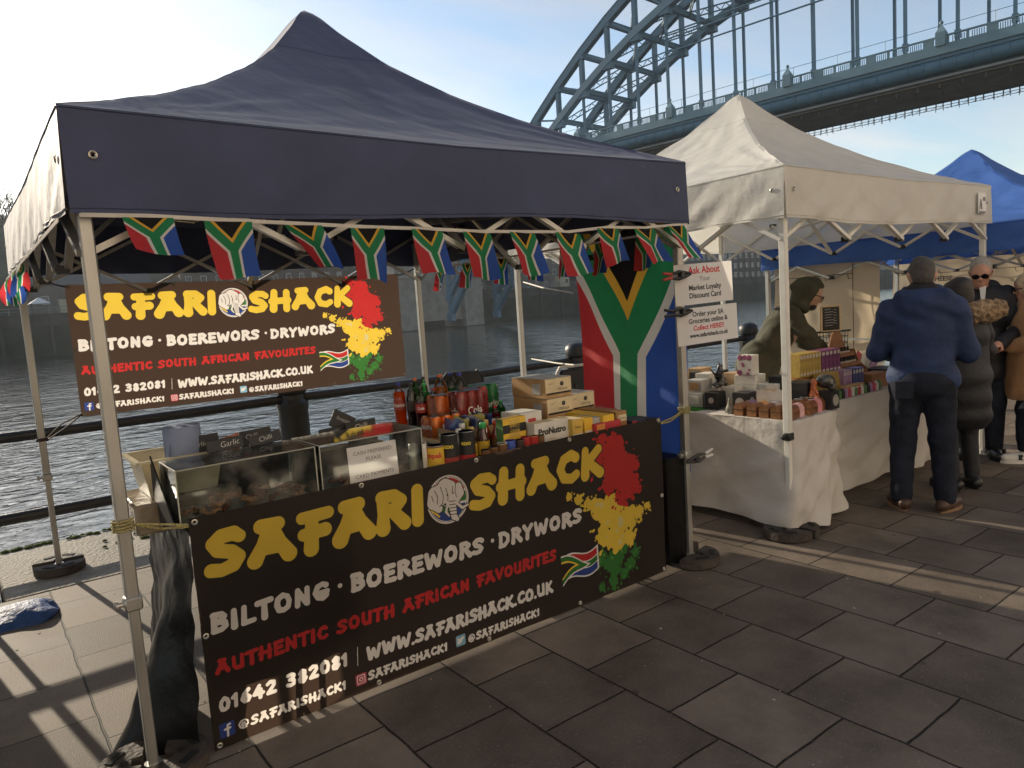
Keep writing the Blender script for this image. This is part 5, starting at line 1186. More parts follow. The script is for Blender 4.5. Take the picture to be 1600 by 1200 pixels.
carton('crimson tea box farthest right at the back', 2.74, .52, TZ, .07, .2, .11, .02, [cm['pink']], panel=[('f', .1, .9, .35, .75, cm['white'])])
carton('flat black and red packet in front at the right end of the counter', 2.665, .12, TZ, .12, .15, .075, .02, [cm['navy']], panel=[('f', 0, .3, 0, 1, cm['red'])], texts=[('f', 'Baby', .016, .62, .72, wht, 0), ('f', 'Creamy', .016, .66, .38, wht, 0)])
carton('flat dark packet with a white corner at the far right end', 2.76, .10, TZ, .07, .18, .07, .02, [cm['black']], panel=[('f', .5, .95, .1, .4, cm['white'])])
carton('low red packet lying along the banner edge', 2.42, .06, TZ+.0, .20, .03, .10, .02, [cm['red']], panel=[('f', .05, .35, .4, .95, cm['orange'])])
for lbl, x, y, z in (('tan rusk carton, upper of the left stack', 2.33, .50, TZ+.23), ('tan rusk carton, second of the left stack', 2.335, .50, TZ+.115), ('tan rusk carton standing right of the stack', 2.535, .53, TZ+.115)):
    carton(lbl, x, y, z, .205, .30, .112, .03, [cm['tan']], panel=[('f', .02, .98, .28, .98, cm['cream']), ('f', .05, .95, .18, .28, cm['black']), ('l', .62, .86, .2, .75, cm['grey']), ('t', 0, 1, 0, 1, cm['grey'])], texts=[('f', 'CREOLA', .022, .62, .42, inkk, 0), ('f', "o", .04, .62, .72, inkk, .004), ('f', "rusks", .014, .2, .75, cm['brown'], 0)])
carton('tan rusk carton at the bottom of the left stack', 2.335, .50, TZ, .205, .30, .112, .03, [cm['tan']], panel=[('l', .62, .86, .2, .75, cm['grey'])])
carton('tan rusk carton under the right one', 2.54, .53, TZ, .205, .30, .112, .03, [cm['tan']], panel=[('f', .02, .98, .28, .98, cm['cream'])])
# open snack carton
t = thing('open_carton', 'open cardboard carton full of blue snack packets', 'carton', (1.745, .44, TZ)); b = MB(); h = .145
for c_, d_ in (((0, -.10, h/2), (.26, .004, h)), ((0, .10, h/2), (.26, .004, h)), ((-.13, 0, h/2), (.004, .196, h)), ((.13, 0, h/2), (.004, .196, h)), ((0, 0, .003), (.25, .19, .004))): b.box(c_, d_)
b.build('box', card_b, t, smooth=False)
pk = [mat('packet_'+n, c, .3, .6, var=.3, vs=40) for n, c in (('blue', (.05, .09, .28)), ('silver', (.4, .42, .45)), ('lemon', (.6, .5, .08)), ('navy', (.03, .03, .09)))]
for k in range(9):
    x = 1.65+.026*k; z = TZ+.085+.02*hash2(k, 1); b = MB()
    for s in (-1, 1): b.sheet(lambda u, v, s=s: (s*.010*math.sin(u*3.14)*math.sin(v*3.14), .16*(u-.5), .095*v+.008*math.sin(u*7+k)), 8, 8)
    o = b.build('snack_packet', pk[k % 4]); o.location = (x, .44+.01*hash2(k, 2), z); o.rotation_euler = (0, .25*hash2(k, 3), 0); tag(o, 'shiny snack packet standing in the open carton', 'packet', 'snack packets in the open carton')
carton('small white carton with a red stamp behind the open carton', 1.90, .47, TZ, .13, .12, .15, .0, [cm['white']], panel=[('f', .35, .65, .3, .7, cm['grey'])])
t = thing('magazine_pile', 'flat pile of white paper bags behind the sauce bottles', 'paper bags', (1.95, .40, TZ)); b = MB(); 
for k in range(5): b.box((.004*k, .003*k, .012+.02*k), (.26, .18, .018), rz=.06*hash2(k, 1))
b.build('bags', paper, t, smooth=False)
# sauce bottles and tins along the front
def sauce(label, x, y, H, r_, body, cap, lab, lh=(.12, .5)):
    t = thing('sauce_bottle', label, 'sauce bottle', (x, y, TZ)); b = MB()
    b.lathe([(r_*.9, 0), (r_, .01), (r_, .52*H), (r_*.9, .62*H), (r_*.5, .78*H), (r_*.45, .86*H)], n=18); b.build('bottle_body', body, t)
    b = MB(); b.lathe([(r_*.52, .85*H), (r_*.56, .86*H), (r_*.56, .985*H), (r_*.5, H)], n=14); b.build('cap', cap, t)
    b = MB(); b.lathe([(r_*1.02, lh[0]*H), (r_*1.02, lh[1]*H)], n=18); b.build('label_band', lab, t)
sb = mat('sauce_brown', (.07, .02, .012), .15, .6, var=.2, coat=.6); sr_ = mat('sauce_red', (.22, .025, .012), .15, .6, var=.2, coat=.6)
for q in (('sauce bottle with a white cap, leftmost, behind the tins', 1.605, .30, .165, .028, sr_, capm['white'], labm['red']), ('sauce bottle with a green and white cap behind the first one', 1.66, .35, .18, .028, sb, capm['white'], labm['green']), ('brown sauce bottle with a yellow label', 1.655, .26, .17, .028, sb, capm['gold'], labm['yellow']),
          ('chutney bottle with a green cap and yellow label', 1.715, .24, .185, .031, sb, capm['green'], labm['yellow']), ('red sauce bottle with a gold cap', 1.775, .30, .185, .029, sr_, capm['gold'], labm['dark']), ('tall red sauce bottle with a red cap', 1.80, .24, .185, .030, sr_, capm['red'], labm['brown']), ('dark brown sauce bottle with a dark cap beside the yellow box', 1.745, .30, .19, .028, sb, capm['black'], labm['brown'])): sauce(*q)
def tin(label, x, y, z, r_, H, body, band=None, txt=None, tm=None, lid=alut, sz=.02, name='tin'):
    t = thing(name, label, 'tin', (x, y, z)); b = MB(); b.lathe([(r_, 0), (r_*1.02, .003), (r_, .006), (r_, H-.006), (r_*1.02, H-.003), (r_, H)], n=22); b.build('body', body, t)
    b = MB(); b.lathe([(r_*1.0, H), (r_*.98, H+.0015), (r_*.90, H-.001), (r_*.01, H-.001)], n=22); b.build('lid', lid, t)
    if band:
        for (z0, z1, m_) in band: b = MB(); b.lathe([(r_*1.012, z0*H), (r_*1.012, z1*H)], n=22); b.build('label_band', m_, t)
    if txt:
        v, f = text_geo(txt, sz, .0012); b = MB()
        b.add([((r_*1.03)*math.cos(-2.2+p[0]/r_), (r_*1.03)*math.sin(-2.2+p[0]/r_), H*.70+p[1]) for p in v], f); b.build('lettering', tm, t, smooth=False)
tin('tall black tin with a yellow badge and tomato picture, left of the pair', 1.425, .11, TZ, .042, .185, labm['black'], [(.12, .42, labm['orange'])], 'KOO', mat('ink_yellow', (.7, .55, .05), .5))
tin('tall black tin with a yellow badge and tomato picture, right of the pair', 1.525, .11, TZ, .042, .185, labm['black'], [(.15, .40, labm['red'])], 'KOO', MATS['ink_yellow'])
tin('grey tin with faded pink fruit, leftmost of the tins', 1.265, .13, TZ, .042, .165, labm['white'], [(.1, .6, labm['cream'])])
tin('low tin of corned meat with yellow label and red lettering', 1.345, .11, TZ, .042, .145, labm['brown'], [(.35, .95, labm['yellow'])], 'mpak', inkr, sz=.034)
for k, (x, y, r_, H, bd, lid, nm) in enumerate(((1.60, .06, .024, .085, labm['brown'], capm['black'], 'small dark jar with a black lid beside the tall tins'), (1.65, .065, .024, .09, labm['brown'], capm['black'], 'small dark jar with a black lid, second from the tall tins'), (1.70, .06, .026, .10, labm['brown'], capm['white'], 'small brown spread jar with a white lid'), (1.755, .065, .026, .105, labm['blue'], capm['blue'], 'small blue tin with a blue lid'), (1.81, .06, .024, .10, labm['dark'], capm['black'], 'small dark jar right of the blue tin'), (1.855, .07, .024, .105, labm['red'], capm['red'], 'small red-lidded jar below the yellow box'), (1.90, .06, .024, .105, labm['red'], capm['gold'], 'small gold-lidded jar below the yellow box'), (1.945, .06, .022, .10, labm['brown'], capm['black'], 'small dark jar left of the white cereal box'))):
    tin(nm, x, y, TZ, r_, H, bd, None, lid=lid, name='small_jar')
t = thing('snack_packet', 'red and silver sweet packet lying in front of the tall tins', 'packet', (1.585, .03, .895), .15); b = MB()
for s in (-1, 1): b.sheet(lambda u, v, s=s: (.13*(u-.5), .03*(v-.5), s*.008*math.sin(u*3.14)*math.sin(v*3.14)), 8, 6)
b.build('wrapper', labm['red'], t)
t = thing('snack_packet', 'orange packet lying against the banner below the tins', 'packet', (1.40, .03, .885), .1); b = MB()
for s in (-1, 1): b.sheet(lambda u, v, s=s: (.15*(u-.5), .03*(v-.5), s*.008*math.sin(u*3.14)*math.sin(v*3.14)), 8, 6)
b.build('wrapper', mat('packet_orange', (.5, .16, .05), .35, .5, var=.4, vs=30), t)
# tray of shrink-wrapped jars
jarb = mat('jar_grey', (.30, .24, .17), .3, .5, var=.3, vs=18); t0 = None
pack('jar_tray', 'shrink-wrapped tray of jars behind the rusk cartons', 2.33, .80, TZ, .0, 4, 3, .035, .13, jarb, capm['white'], cat='jar tray')
pack('jar_tray', 'second tray of dark jars half hidden by the rusk cartons', 2.545, .80, TZ, .05, 2, 3, .035, .115, mat('jar_dark', (.10, .07, .05), .3, .5, var=.3), capm['gold'], cat='jar tray')
# folding chairs behind the stall
def fold_chair(label, x, y, rz, H=1.0, w=.42, fr=plast):
    t = thing('folding_chair', label, 'chair', (x, y, 0), rz); b = MB(); hw = w/2
    def bk(u, v):
        a = (u-.5)*2; k = 1-.10*abs(a)**6*(v > .8)
        return (hw*a, .03*(a*a)+.0, H-.36+.36*v-(.07*abs(a)**5)*(v**4))
    b.sheet(bk, 16, 10); b.build('backrest', blk_board, t, thick=.012)
    b = MB(); b.box((0, .03, H-.42), (w*.95, .02, .36), ch=.006); b.build('seat', plast, t)
    for s in (-1, 1):
        b = MB(); b.tube([(s*(hw+.008), -.05, 0), (s*(hw+.008), .03, H-.3), (s*(hw-.0), .03, H-.06), (s*(hw-.06), .03, H+.0)], .011, 8); b.build('leg', fr, t)
        b = MB(); b.tube([(s*(hw-.03), .13, 0), (s*(hw-.03), .05, H-.45)], .010, 8); b.build('leg', fr, t)
    b = MB(); b.tube([(-hw, .0, .18), (hw, .0, .18)], .008, 8); b.build('stretcher', fr, t)
fold_chair('black folding chair with a rounded back against the railing, behind the drinks', 3.38, 2.95, R(-18), 1.01, .40)
t = thing('folded_table', 'black folded table with a pale metal frame standing on end beside the big flag', 'table', (3.60, 1.50, 0), R(-4))
b = MB(); b.box((0, 0, .56), (.50, .035, 1.02), ch=.02); b.build('table_top', blk_board, t, bevel=.004)
b = MB(); b.tube([(-.262, .02, .02), (-.262, .02, 1.05), (-.235, .02, 1.09), (.235, .02, 1.09), (.262, .02, 1.05), (.262, .02, .02)], .012, 8); b.build('frame', grip, t)
b = MB(); b.tube([(-.2, .035, .02), (-.2, .035, .9), (.2, .035, .9), (.2, .035, .02)], .010, 8); b.build('leg', grip, t)
b = MB(); b.box((-.1, -.021, .93), (.05, .008, .05)); b.box((.08, -.021, .86), (.04, .008, .06)); b.build('latch', plast, t)
# blue tarpaulin heap
t = thing('tarpaulin', 'folded blue tarpaulin bundle on the paving at the far left', 'tarpaulin', (-.37, 2.20, 0))
def tarp(u, v):
    a = u*math.pi; r_ = .145+.03*math.sin(v*9)+.018*math.sin(v*23+u*4)+.012*wob(u*9, v*14); e = (1-(max(0, abs(v-.5)-.38)/.12)**2)**.5
    return (-.65+v*.92+.02*math.sin(u*9), -.20*math.cos(a)*e*1.0+.03*math.sin(v*4), max(.0, r_*math.sin(a)*(.62+.25*math.sin(v*5+1))*e*1.0))
b = MB(); b.sheet(tarp, 40, 60); b.build('sheet', mat('tarp_blue', (.025, .065, .20), .6, .3, var=.25, vs=7, bump=1.0, bs=24), t)
# ================================================================ trinket stall under the white marquee
cloth_m = mat('table_cloth', (.60, .57, .53), .85, .2, var=.05, vs=3, bump=.6, bs=10, trans=.12)
def cloth_table(name, label, x0, x1, y0, y1, z, seed, drop=.70, flare=.06):
    t = thing(name, label, 'table', ((x0+x1)/2, (y0+y1)/2, 0)); w, d = (x1-x0)/2, (y1-y0)/2
    b = MB(); b.box((0, 0, z-.022), (2*w-.03, 2*d-.03, .03)); b.build('table_top', trest, t)
    for sx in (-1, 1): b = MB(); b.tube([(sx*(w-.1), -d+.1, 0), (sx*(w-.1), -d+.1, z-.04)], .016, 8); b.tube([(sx*(w-.1), d-.1, 0), (sx*(w-.1), d-.1, z-.04)], .016, 8); b.tube([(sx*(w-.1), -d+.1, .2), (sx*(w-.1), d-.1, .2)], .012, 8); b.build('leg', alu, t)
    def rim(u):
        a = u*2*math.pi; c, s = math.cos(a), math.sin(a); p = (abs(c)**9+abs(s)**9)**(-1/9); return c*p, s*p
    N = 190
    b = MB()
    def skirt(u, v):
        cx, cy = rim(u); per = u*2*(w+d)*2
        f = flare*v*(.5+.5*math.sin(per*4.3+seed)) + .020*v*math.sin(per*11+seed*2+v*2) + .008*math.sin(per*23+v*9+seed)*v + .012*wob(per*5, v*7+seed)*(.3+v)*1.2 + .006*math.sin(per*9+v*13+2*math.sin(v*7+per*3))*math.sin(v*3)+.004*abs(math.sin(per*6-v*9+seed))
        corner = max(0, abs(cx)+abs(cy)-1.7)/.3
        f += .05*corner*v
        zz = z+.003-.006*(v*v) - (drop-.02*math.sin(per*3+seed)-.03*corner)*max(0, v-.03)/.97
        return (cx*(w+.006+f), cy*(d+.006+f), zz)
    b.sheet(skirt, N, 26)
    def topf(u, v):
        cx, cy = rim(u); return (cx*(w+.006)*v, cy*(d+.006)*v, z+.003+.0015*wob(cx*v*9, cy*v*9))
    b.sheet(topf, N, 8)
    o = weld(b.build('cloth', cloth_m, t), 2e-4); o.data.set_sharp_from_angle(angle=R(75))
    return t
T2 = .745
cloth_table('cloth_table', 'off-white cloth covered table by the white marquee leg, wooden boxes on its front edge', 3.80, 4.42, -.19, 1.35, T2, 1.0)
cloth_table('cloth_table', 'off-white cloth covered table behind the man in the blue jacket', 4.66, 6.45, .0, .62, T2, 4.0, .69, .04)
turf = mat('green_turf', (.04, .22, .03), .9, .2, var=.4, vs=90, bump=1.0, bs=160)
tag(MB().box((4.07, .95, T2+.009), (.46, .70, .010)).build('turf_mat', turf), 'bright green artificial turf mat on the left cloth table', 'turf mat')
T3 = T2+.016
wood_r = mat('rosewood', (.17, .065, .025), .4, .5, var=.5, vs=5, stretch=(2, 14, 14), bump=.15, bs=30, coat=.2)
wood_e = mat('rosewood_end', (.27, .13, .055), .5, .4, var=.4, vs=16)
bands = dict(lilac=(.30, .20, .34), orange=(.62, .33, .12), grey=(.42, .38, .38), cream=(.60, .52, .42), pink=(.60, .24, .28), rose=(.62, .36, .36))
bm_ = {k: mat('band_'+k, v, .6, .3, var=.15, vs=20) for k, v in bands.items()}
def arch_box(label, x, y, rz, L_, w, h, band):
    t = thing('wooden_box', label, 'wooden box', (x, y, T2+.004), rz, 'arched wooden boxes on the cloth table')
    prof = [(-w/2, 0), (w/2, 0), (w/2, h*.55)]+[(w/2*math.cos(a), h*.55+h*.45*math.sin(a)) for a in [math.pi*k/10 for k in range(1, 10)]]+[(-w/2, h*.55)]
    M_ = Matrix(((0, 0, 1, -L_/2), (1, 0, 0, 0), (0, 1, 0, 0), (0, 0, 0, 1)))
    b = MB(); b.prism(prof, 0, L_, 0, M_); o = b.build('box', [wood_r, wood_e], t, bevel=.003)
    for p in o.data.polygons:
        if abs(p.normal.x) > .9: p.material_index = 1
    p2 = [(x_*1.03, z_*1.015) for x_, z_ in prof]; b = MB(); b.prism(p2, L_*.42, L_*.68, 0, M_); b.build('paper_band', bm_[band], t)
    b = MB(); b.box((-L_/2-.001, 0, h*.50), (.003, w*.9, .004)); b.build('lid_seam', dk_seam, t)
for k, (y, bd, nm) in enumerate(((.235, 'lilac', 'arched wooden box with a lilac band, farthest left of the row'), (.135, 'orange', 'arched wooden box with an orange band, second from the left of the row'), (.045, 'grey', 'arched wooden box with a grey band in the middle of the row'), (-.04, 'cream', 'arched wooden box with a cream band left of the white marquee leg'), (-.12, 'rose', 'arched wooden box with a rose band behind the white marquee leg'))):
    arch_box(nm, 3.975, y, R(4+k*1.5), .29, .072, .088, bd)
arch_box('arched wooden box with a bright pink band at the front right corner of the table', 4.20, -.115, R(10), .30, .072, .088, 'pink')
arch_box('arched wooden box behind the pink banded one', 4.28, -.03, R(8), .28, .07, .085, 'rose')
blk_c = cm['black']; dial = mat('dial_silver', (.55, .52, .48), .35, .5, metal=.5); grey_c = cm['grey']
def cube_box(label, x, y, z, w, d, h, rz, m_, dials=(), lab=None, cat='gift box'):
    t = thing('gift_box', label, cat, (x, y, z), rz); b = MB(); b.box((0, 0, h/2), (w, d, h), ch=.002); b.build('box', m_, t, smooth=False)
    for side, r_, c_ in dials:
        M_ = plane_M((0, -d/2-.0005, h/2), (1, 0, 0), (0, 0, 1)) if side == 'f' else plane_M((-w/2-.0005, 0, h/2), (0, -1, 0), (0, 0, 1))
        b = MB(); b.lathe([(r_, 0), (r_, .0015), (r_*.62, .0015), (r_*.60, .0025), (.002, .0025)], n=20, M=M_); b.build('printed_dial', c_, t)
    if lab: 
        b = MB(); b.box((-w/2-.001, 0, h*.5), (.002, d*.6, h*.6), m=0); b.build('printed_panel', lab, t, smooth=False)
    return t
cube_box('grey lidded gift box, upper of two at the left end of the turf', 4.02, .70, T3+.105, .15, .13, .095, .1, grey_c, lab=cm['brown'])
cube_box('grey gift box, lower of two at the left end of the turf', 4.02, .70, T3, .16, .14, .104, .1, grey_c, lab=cm['white'])
cube_box('black gift box with a gold moon picture beside the grey boxes', 4.0, .545, T3, .12, .11, .115, .15, blk_c, dials=(('l', .022, dial),))
cube_box('black gift box with two silver dials on the turf edge', 4.02, .31, T2+.005, .12, .12, .135, .1, blk_c, dials=(('l', .034, dial), ('f', .034, dial)))
cube_box('black gift box with a small dial behind the white display wedge', 4.32, .22, T3, .12, .11, .21, .1, blk_c, dials=(('l', .018, dial),))
cube_box('large black gift box with a silver dial right of the white marquee leg', 4.33, .06, T2+.005, .15, .16, .185, .1, blk_c, dials=(('f', .045, dial),))
cube_box('black gift box with a silver ring at the front right corner of the left table', 4.37, -.12, T2+.005, .11, .11, .125, .05, blk_c, dials=(('f', .04, dial),))
cube_box('small black gift box at the far left behind the grey boxes', 4.25, .92, T3+.16, .07, .07, .06, .1, blk_c)
cube_box('white gift box with a dark picture behind the grey boxes', 4.24, .80, T3, .14, .12, .22, .1, cm['white'], lab=cm['brown'])
pinkbox = cube_box('tall white and pink floral gift box on top of the white boxes', 4.25, .43, T3+.22, .10, .115, .145, .1, cm['white'])
b = MB()
for k, (y, z, r_) in enumerate(((.02, .085, .02), (-.045, .045, .014), (.05, .15, .03), (.0, .155, .025), (-.05, .15, .03), (.06, .02, .03), (-.03, .012, .018), (.03, .10, .013))):
    r_ *= .75; b.lathe([(r_, 0), (r_*.7, .0008), (.001, .0008)], n=9, M=plane_M((-.0505, y*.72, min(z*.85, .145-r_*.8)), (0, -1, 0), (0, 0, 1)))
b.build('floral_print', mat('floral_pink', (.34, .10, .20), .5, var=.3, vs=40), pinkbox)
for k, (x, y, z, w, d, h) in enumerate(((4.28, .44, T3, .16, .18, .075), (4.28, .44, T3+.076, .15, .17, .07), (4.28, .44, T3+.147, .15, .17, .07), (4.24, .26, T3+.0, .17, .16, .085), (4.26, .25, T3+.087, .16, .14, .075), (4.12, .62, T3, .11, .10, .13), (4.16, .50, T3, .13, .10, .14))):
    nm = ['white folded gift box, bottom of the stack under the floral box', 'white folded gift box, middle of the stack under the floral box', 'white folded gift box, top of the stack under the floral box', 'white gift box, lower of two behind the display wedge', 'white gift box, upper of two behind the display wedge', 'white pedestal under the black figure statue', 'pale round-topped gift box behind the dialled black box'][k]
    cube_box(nm, x, y, z, w, d, h, .1, cm['white'])
for k, (x, y, z, w, h, nm) in enumerate(((4.33, .62, T3, .12, .22, 'tan gift box behind the white stack'), (4.36, .72, T3, .14, .2, 'tan carton at the back left of the cloth table'), (4.38, .98, T3, .16, .24, 'brown carton at the back in front of the hooded vendor'), (4.30, 1.15, T3, .16, .20, 'tan carton farthest back on the left cloth table'))):
    cube_box(nm, x, y, z, w, .12, h, .1, card_b, cat='carton')
# white wedge display of earrings
t = thing('earring_display', 'white sloping card display with a shaped back and small dark earrings', 'display', (4.13, .115, T2+.004), R(18)); b = MB()
b.add([(-.10, -.10, 0), (.10, -.10, 0), (.10, .10, 0), (-.10, .10, 0), (-.10, .06, .15), (-.10, .10, .15), (.10, -.0, .02), (.10, .10, .02), (-.10, -.10, .03), (.10, -.10, .012)], [(0, 3, 2, 1), (0, 8, 4, 5, 3), (8, 9, 6, 4), (4, 6, 7, 5), (5, 7, 2, 3), (0, 1, 9, 8), (1, 2, 7, 6, 9)])
b.build('wedge', cm['white'], t, smooth=False)
b = MB(); b.prism([(-.11, 0), (.07, 0), (.07, .155), (.045, .165), (.03, .20), (-.03, .20), (-.05, .165), (-.11, .155)], 0, .004, 0, plane_M((-.106, 0, .0), (0, -1, 0), (0, 0, 1))); b.build('header_card', cm['white'], t, smooth=False)
b = MB()
for i in range(3):
    for j in range(2): b.box((-.02+.045*i, .035*j-.01, .12-.045*i), (.012, .012, .02), m=0)
for q in range(0): pass
v, f = text_geo('earrings', .026, 0); bb = MB(); bb.add(v, f, 0, plane_M((-.111, .02, .165), (0, -1, 0), (0, 0, 1))); bb.build('lettering', cm['orange'], t, smooth=False)
# striped card trays and black strip boxes in the middle of the table
for k in range(5):
    t = thing('jewellery_tray', ['black tray of small white cards, nearest the white marquee leg', 'black tray of white cards, second from the marquee leg', 'black tray of white cards, third from the marquee leg', 'black tray of white cards beside the ringed black box', 'black tray of white cards behind the pink banded box'][k], 'tray', (4.12+.052*k, .0-.012*k+.03*(k == 4), T2+.004), .12)
    b = MB(); b.box((0, .0, .03+.004*k), (.046, .14, .06+.008*k), ch=.003); b.build('tray', blk_c, t, smooth=False)
    for q in range(4):
        b = MB(); b.box((0, -.05+.033*q, .0625+.008*k), (.036, .022, .004)); b.box((0, -.0715, .035), (.036, .003, .03)) if q == 0 else None; b.build('card', cm['white'], t, smooth=False)
# ================================================================ modelled solids: smooth unions of tapered limbs, meshed as one surface
def nets(Fv, org, h):
    ins = Fv < 0; nx, ny, nz = Fv.shape
    c = np.zeros((nx-1, ny-1, nz-1), int); acc = np.zeros((nx-1, ny-1, nz-1, 3)); cnt = np.zeros((nx-1, ny-1, nz-1))
    cs = [(i, j, k) for i in (0, 1) for j in (0, 1) for k in (0, 1)]
    g = lambda A, q: A[q[0]:nx-1+q[0], q[1]:ny-1+q[1], q[2]:nz-1+q[2]]
    for q in cs: c += g(ins, q)
    act = (c > 0) & (c < 8)
    for a in cs:
        for ax in range(3):
            if a[ax]: continue
            b = list(a); b[ax] = 1; fa, fb = g(Fv, a), g(Fv, b); m = ((fa < 0) != (fb < 0)) & act
            t = np.where(m, fa/np.where(np.abs(fa-fb) < 1e-12, 1, fa-fb), 0)
            for d in range(3): acc[..., d] += np.where(m, a[d]+(t if d == ax else 0), 0)
            cnt += m
    idx = -np.ones(act.shape, int); ii = np.argwhere(act); idx[act] = np.arange(len(ii))
    P = (ii + acc[act]/cnt[act][:, None])*h + np.array(org)
    F = []
    for ax in range(3):
        o1, o2 = [(1, 2), (2, 0), (0, 1)][ax]
        sl0 = [slice(1, -1)]*3; sl0[ax] = slice(0, -1); sl1 = [slice(1, -1)]*3; sl1[ax] = slice(1, None)
        a, b = ins[tuple(sl0)], ins[tuple(sl1)]
        for flag in (True, False):
            e = np.argwhere((a != b) & (a == flag))
            if not len(e): continue
            e = e+1; e[:, ax] -= 1
            def cell(d1, d2): q = e.copy(); q[:, o1] += d1; q[:, o2] += d2; return idx[q[:, 0], q[:, 1], q[:, 2]]
            quad = np.stack([cell(-1, -1), cell(0, -1), cell(0, 0), cell(-1, 0)], 1)
            if not flag: quad = quad[:, ::-1]
            F.append(quad)
    return P, np.concatenate(F)
def solid(prims, h=.011, k=.03, fold=None, cut=None):
    """prims: ('c', a, b, ra, rb[, k]) tapered limb, ('e', centre, radii, (rx, ry, rz)[, k]) rounded mass, ('s', ...) as 'e' but carved away"""
    lo = np.full(3, 9.0); hi = np.full(3, -9.0)
    for p in prims:
        if p[0] == 'c':
            for q, r_ in ((p[1], p[3]), (p[2], p[4])): lo = np.minimum(lo, np.array(q)-r_); hi = np.maximum(hi, np.array(q)+r_)
        elif p[0] == 'e': r_ = max(p[2]); lo = np.minimum(lo, np.array(p[1])-r_); hi = np.maximum(hi, np.array(p[1])+r_)
    lo -= .05; hi += .05; n = np.ceil((hi-lo)/h).astype(int)+1
    ax = [lo[d]+h*np.arange(n[d]) for d in range(3)]; F_ = np.full(n, .5)
    for p in prims:
        kk = (p[5] if len(p) > 5 else k) if p[0] == 'c' else (p[4] if len(p) > 4 else k)
        if p[0] == 'c': a, b = np.array(p[1], float), np.array(p[2], float); l = np.minimum(a-p[3], b-p[4]); u = np.maximum(a+p[3], b+p[4])
        else: cc = np.array(p[1], float); m = max(p[2]); l, u = cc-m, cc+m
        sl = tuple(slice(max(0, int((l[d]-lo[d]-kk-.03)/h)), min(n[d], int((u[d]-lo[d]+kk+.03)/h)+2)) for d in range(3))
        X, Y, Z = np.meshgrid(ax[0][sl[0]], ax[1][sl[1]], ax[2][sl[2]], indexing='ij')
        if p[0] == 'c':
            ab = b-a; L2 = ab@ab+1e-12; t = np.clip(((X-a[0])*ab[0]+(Y-a[1])*ab[1]+(Z-a[2])*ab[2])/L2, 0, 1)
            D = np.sqrt((X-a[0]-t*ab[0])**2+(Y-a[1]-t*ab[1])**2+(Z-a[2]-t*ab[2])**2)-(p[3]+(p[4]-p[3])*t)
        else:
            Rm = Euler(p[3] if len(p) > 3 and p[3] else (0, 0, 0)).to_matrix().transposed(); x, y, z = X-cc[0], Y-cc[1], Z-cc[2]
            q = [Rm[i][0]*x+Rm[i][1]*y+Rm[i][2]*z for i in range(3)]; k0 = np.sqrt(sum((q[i]/p[2][i])**2 for i in range(3))); k1 = np.sqrt(sum((q[i]/p[2][i]**2)**2 for i in range(3)))+1e-9
            D = k0*(k0-1)/k1
        v = F_[sl]
        if p[0] == 's': D = -D; hh = np.clip(.5-.5*(D-v)/kk, 0, 1) if False else None; F_[sl] = np.maximum(v, D)
        else:
            hh = np.clip(.5+.5*(D-v)/kk, 0, 1); F_[sl] = D*(1-hh)+v*hh-kk*hh*(1-hh)
    if fold or cut:
        X, Y, Z = np.meshgrid(*ax, indexing='ij')
        if fold: F_ = F_+fold(X, Y, Z)
        if cut: F_ = np.maximum(F_, cut(X, Y, Z))
    F_[0] = F_[-1] = .1; F_[:, 0] = F_[:, -1] = .1; F_[:, :, 0] = F_[:, :, -1] = .1
    return nets(F_, lo, h)
def solid_ob(name, m_, parent, prims, **kw):
    P, Fq = solid(prims, **kw); b = MB(); b.v = [tuple(map(float, p)) for p in P]; b.f = [tuple(map(int, q)) for q in Fq]; b.m = [0]*len(b.f)
    me = bpy.data.meshes.new(name); me.from_pydata(b.v, [], b.f); me.materials.append(m_)
    bm = bmesh.new(); bm.from_mesh(me); bmesh.ops.smooth_vert(bm, verts=bm.verts, factor=.5, use_axis_x=True, use_axis_y=True, use_axis_z=True); bm.to_mesh(me); bm.free()
    me.shade_smooth(); o = bpy.data.objects.new(name, me); COL.objects.link(o); o.parent = parent; return o
def V3(*a): return np.array(a, float)
def hand(w, d, nrm, side, s=1.0, curl=.5):
    """palm, four jointed fingers of different length and a thumb leaving the side of the palm"""
    d = np.array(d, float); d /= np.linalg.norm(d); nrm = np.array(nrm, float); nrm -= d*(nrm@d); nrm /= np.linalg.norm(nrm); a = np.cross(d, nrm)*side
    w = np.array(w, float); out = [('c', w, w+d*.03, .026*s, .028*s, .02)]
    for i in range(4): o = (i-1.5)*.019*s; out.append(('c', w+d*.02+a*o*.7, w+d*.088*s+a*o, .0125*s, .0115*s, .012))
    for i, L_ in enumerate((.066, .076, .070, .054)):
        o = (1.5-i)*.020*s; p = w+d*.088*s+a*o; d1 = d*math.cos(curl*.6)+nrm*math.sin(curl*.6); d2 = d*math.cos(curl*1.7)+nrm*math.sin(curl*1.7)
        q = p+d1*L_*.5*s; out += [('c', p, q, .0105*s, .0095*s, .004), ('c', q, q+d2*L_*.5*s, .0095*s, .0078*s, .004)]
    p = w+d*.025*s+a*.022*s; q = p+(d*.6+a*.75+nrm*.35)*.038*s; out += [('c', p, q, .014*s, .0115*s, .01), ('c', q, q+(d*.9+a*.25+nrm*.4)*.032*s, .011*s, .0088*s, .004)]
    return out
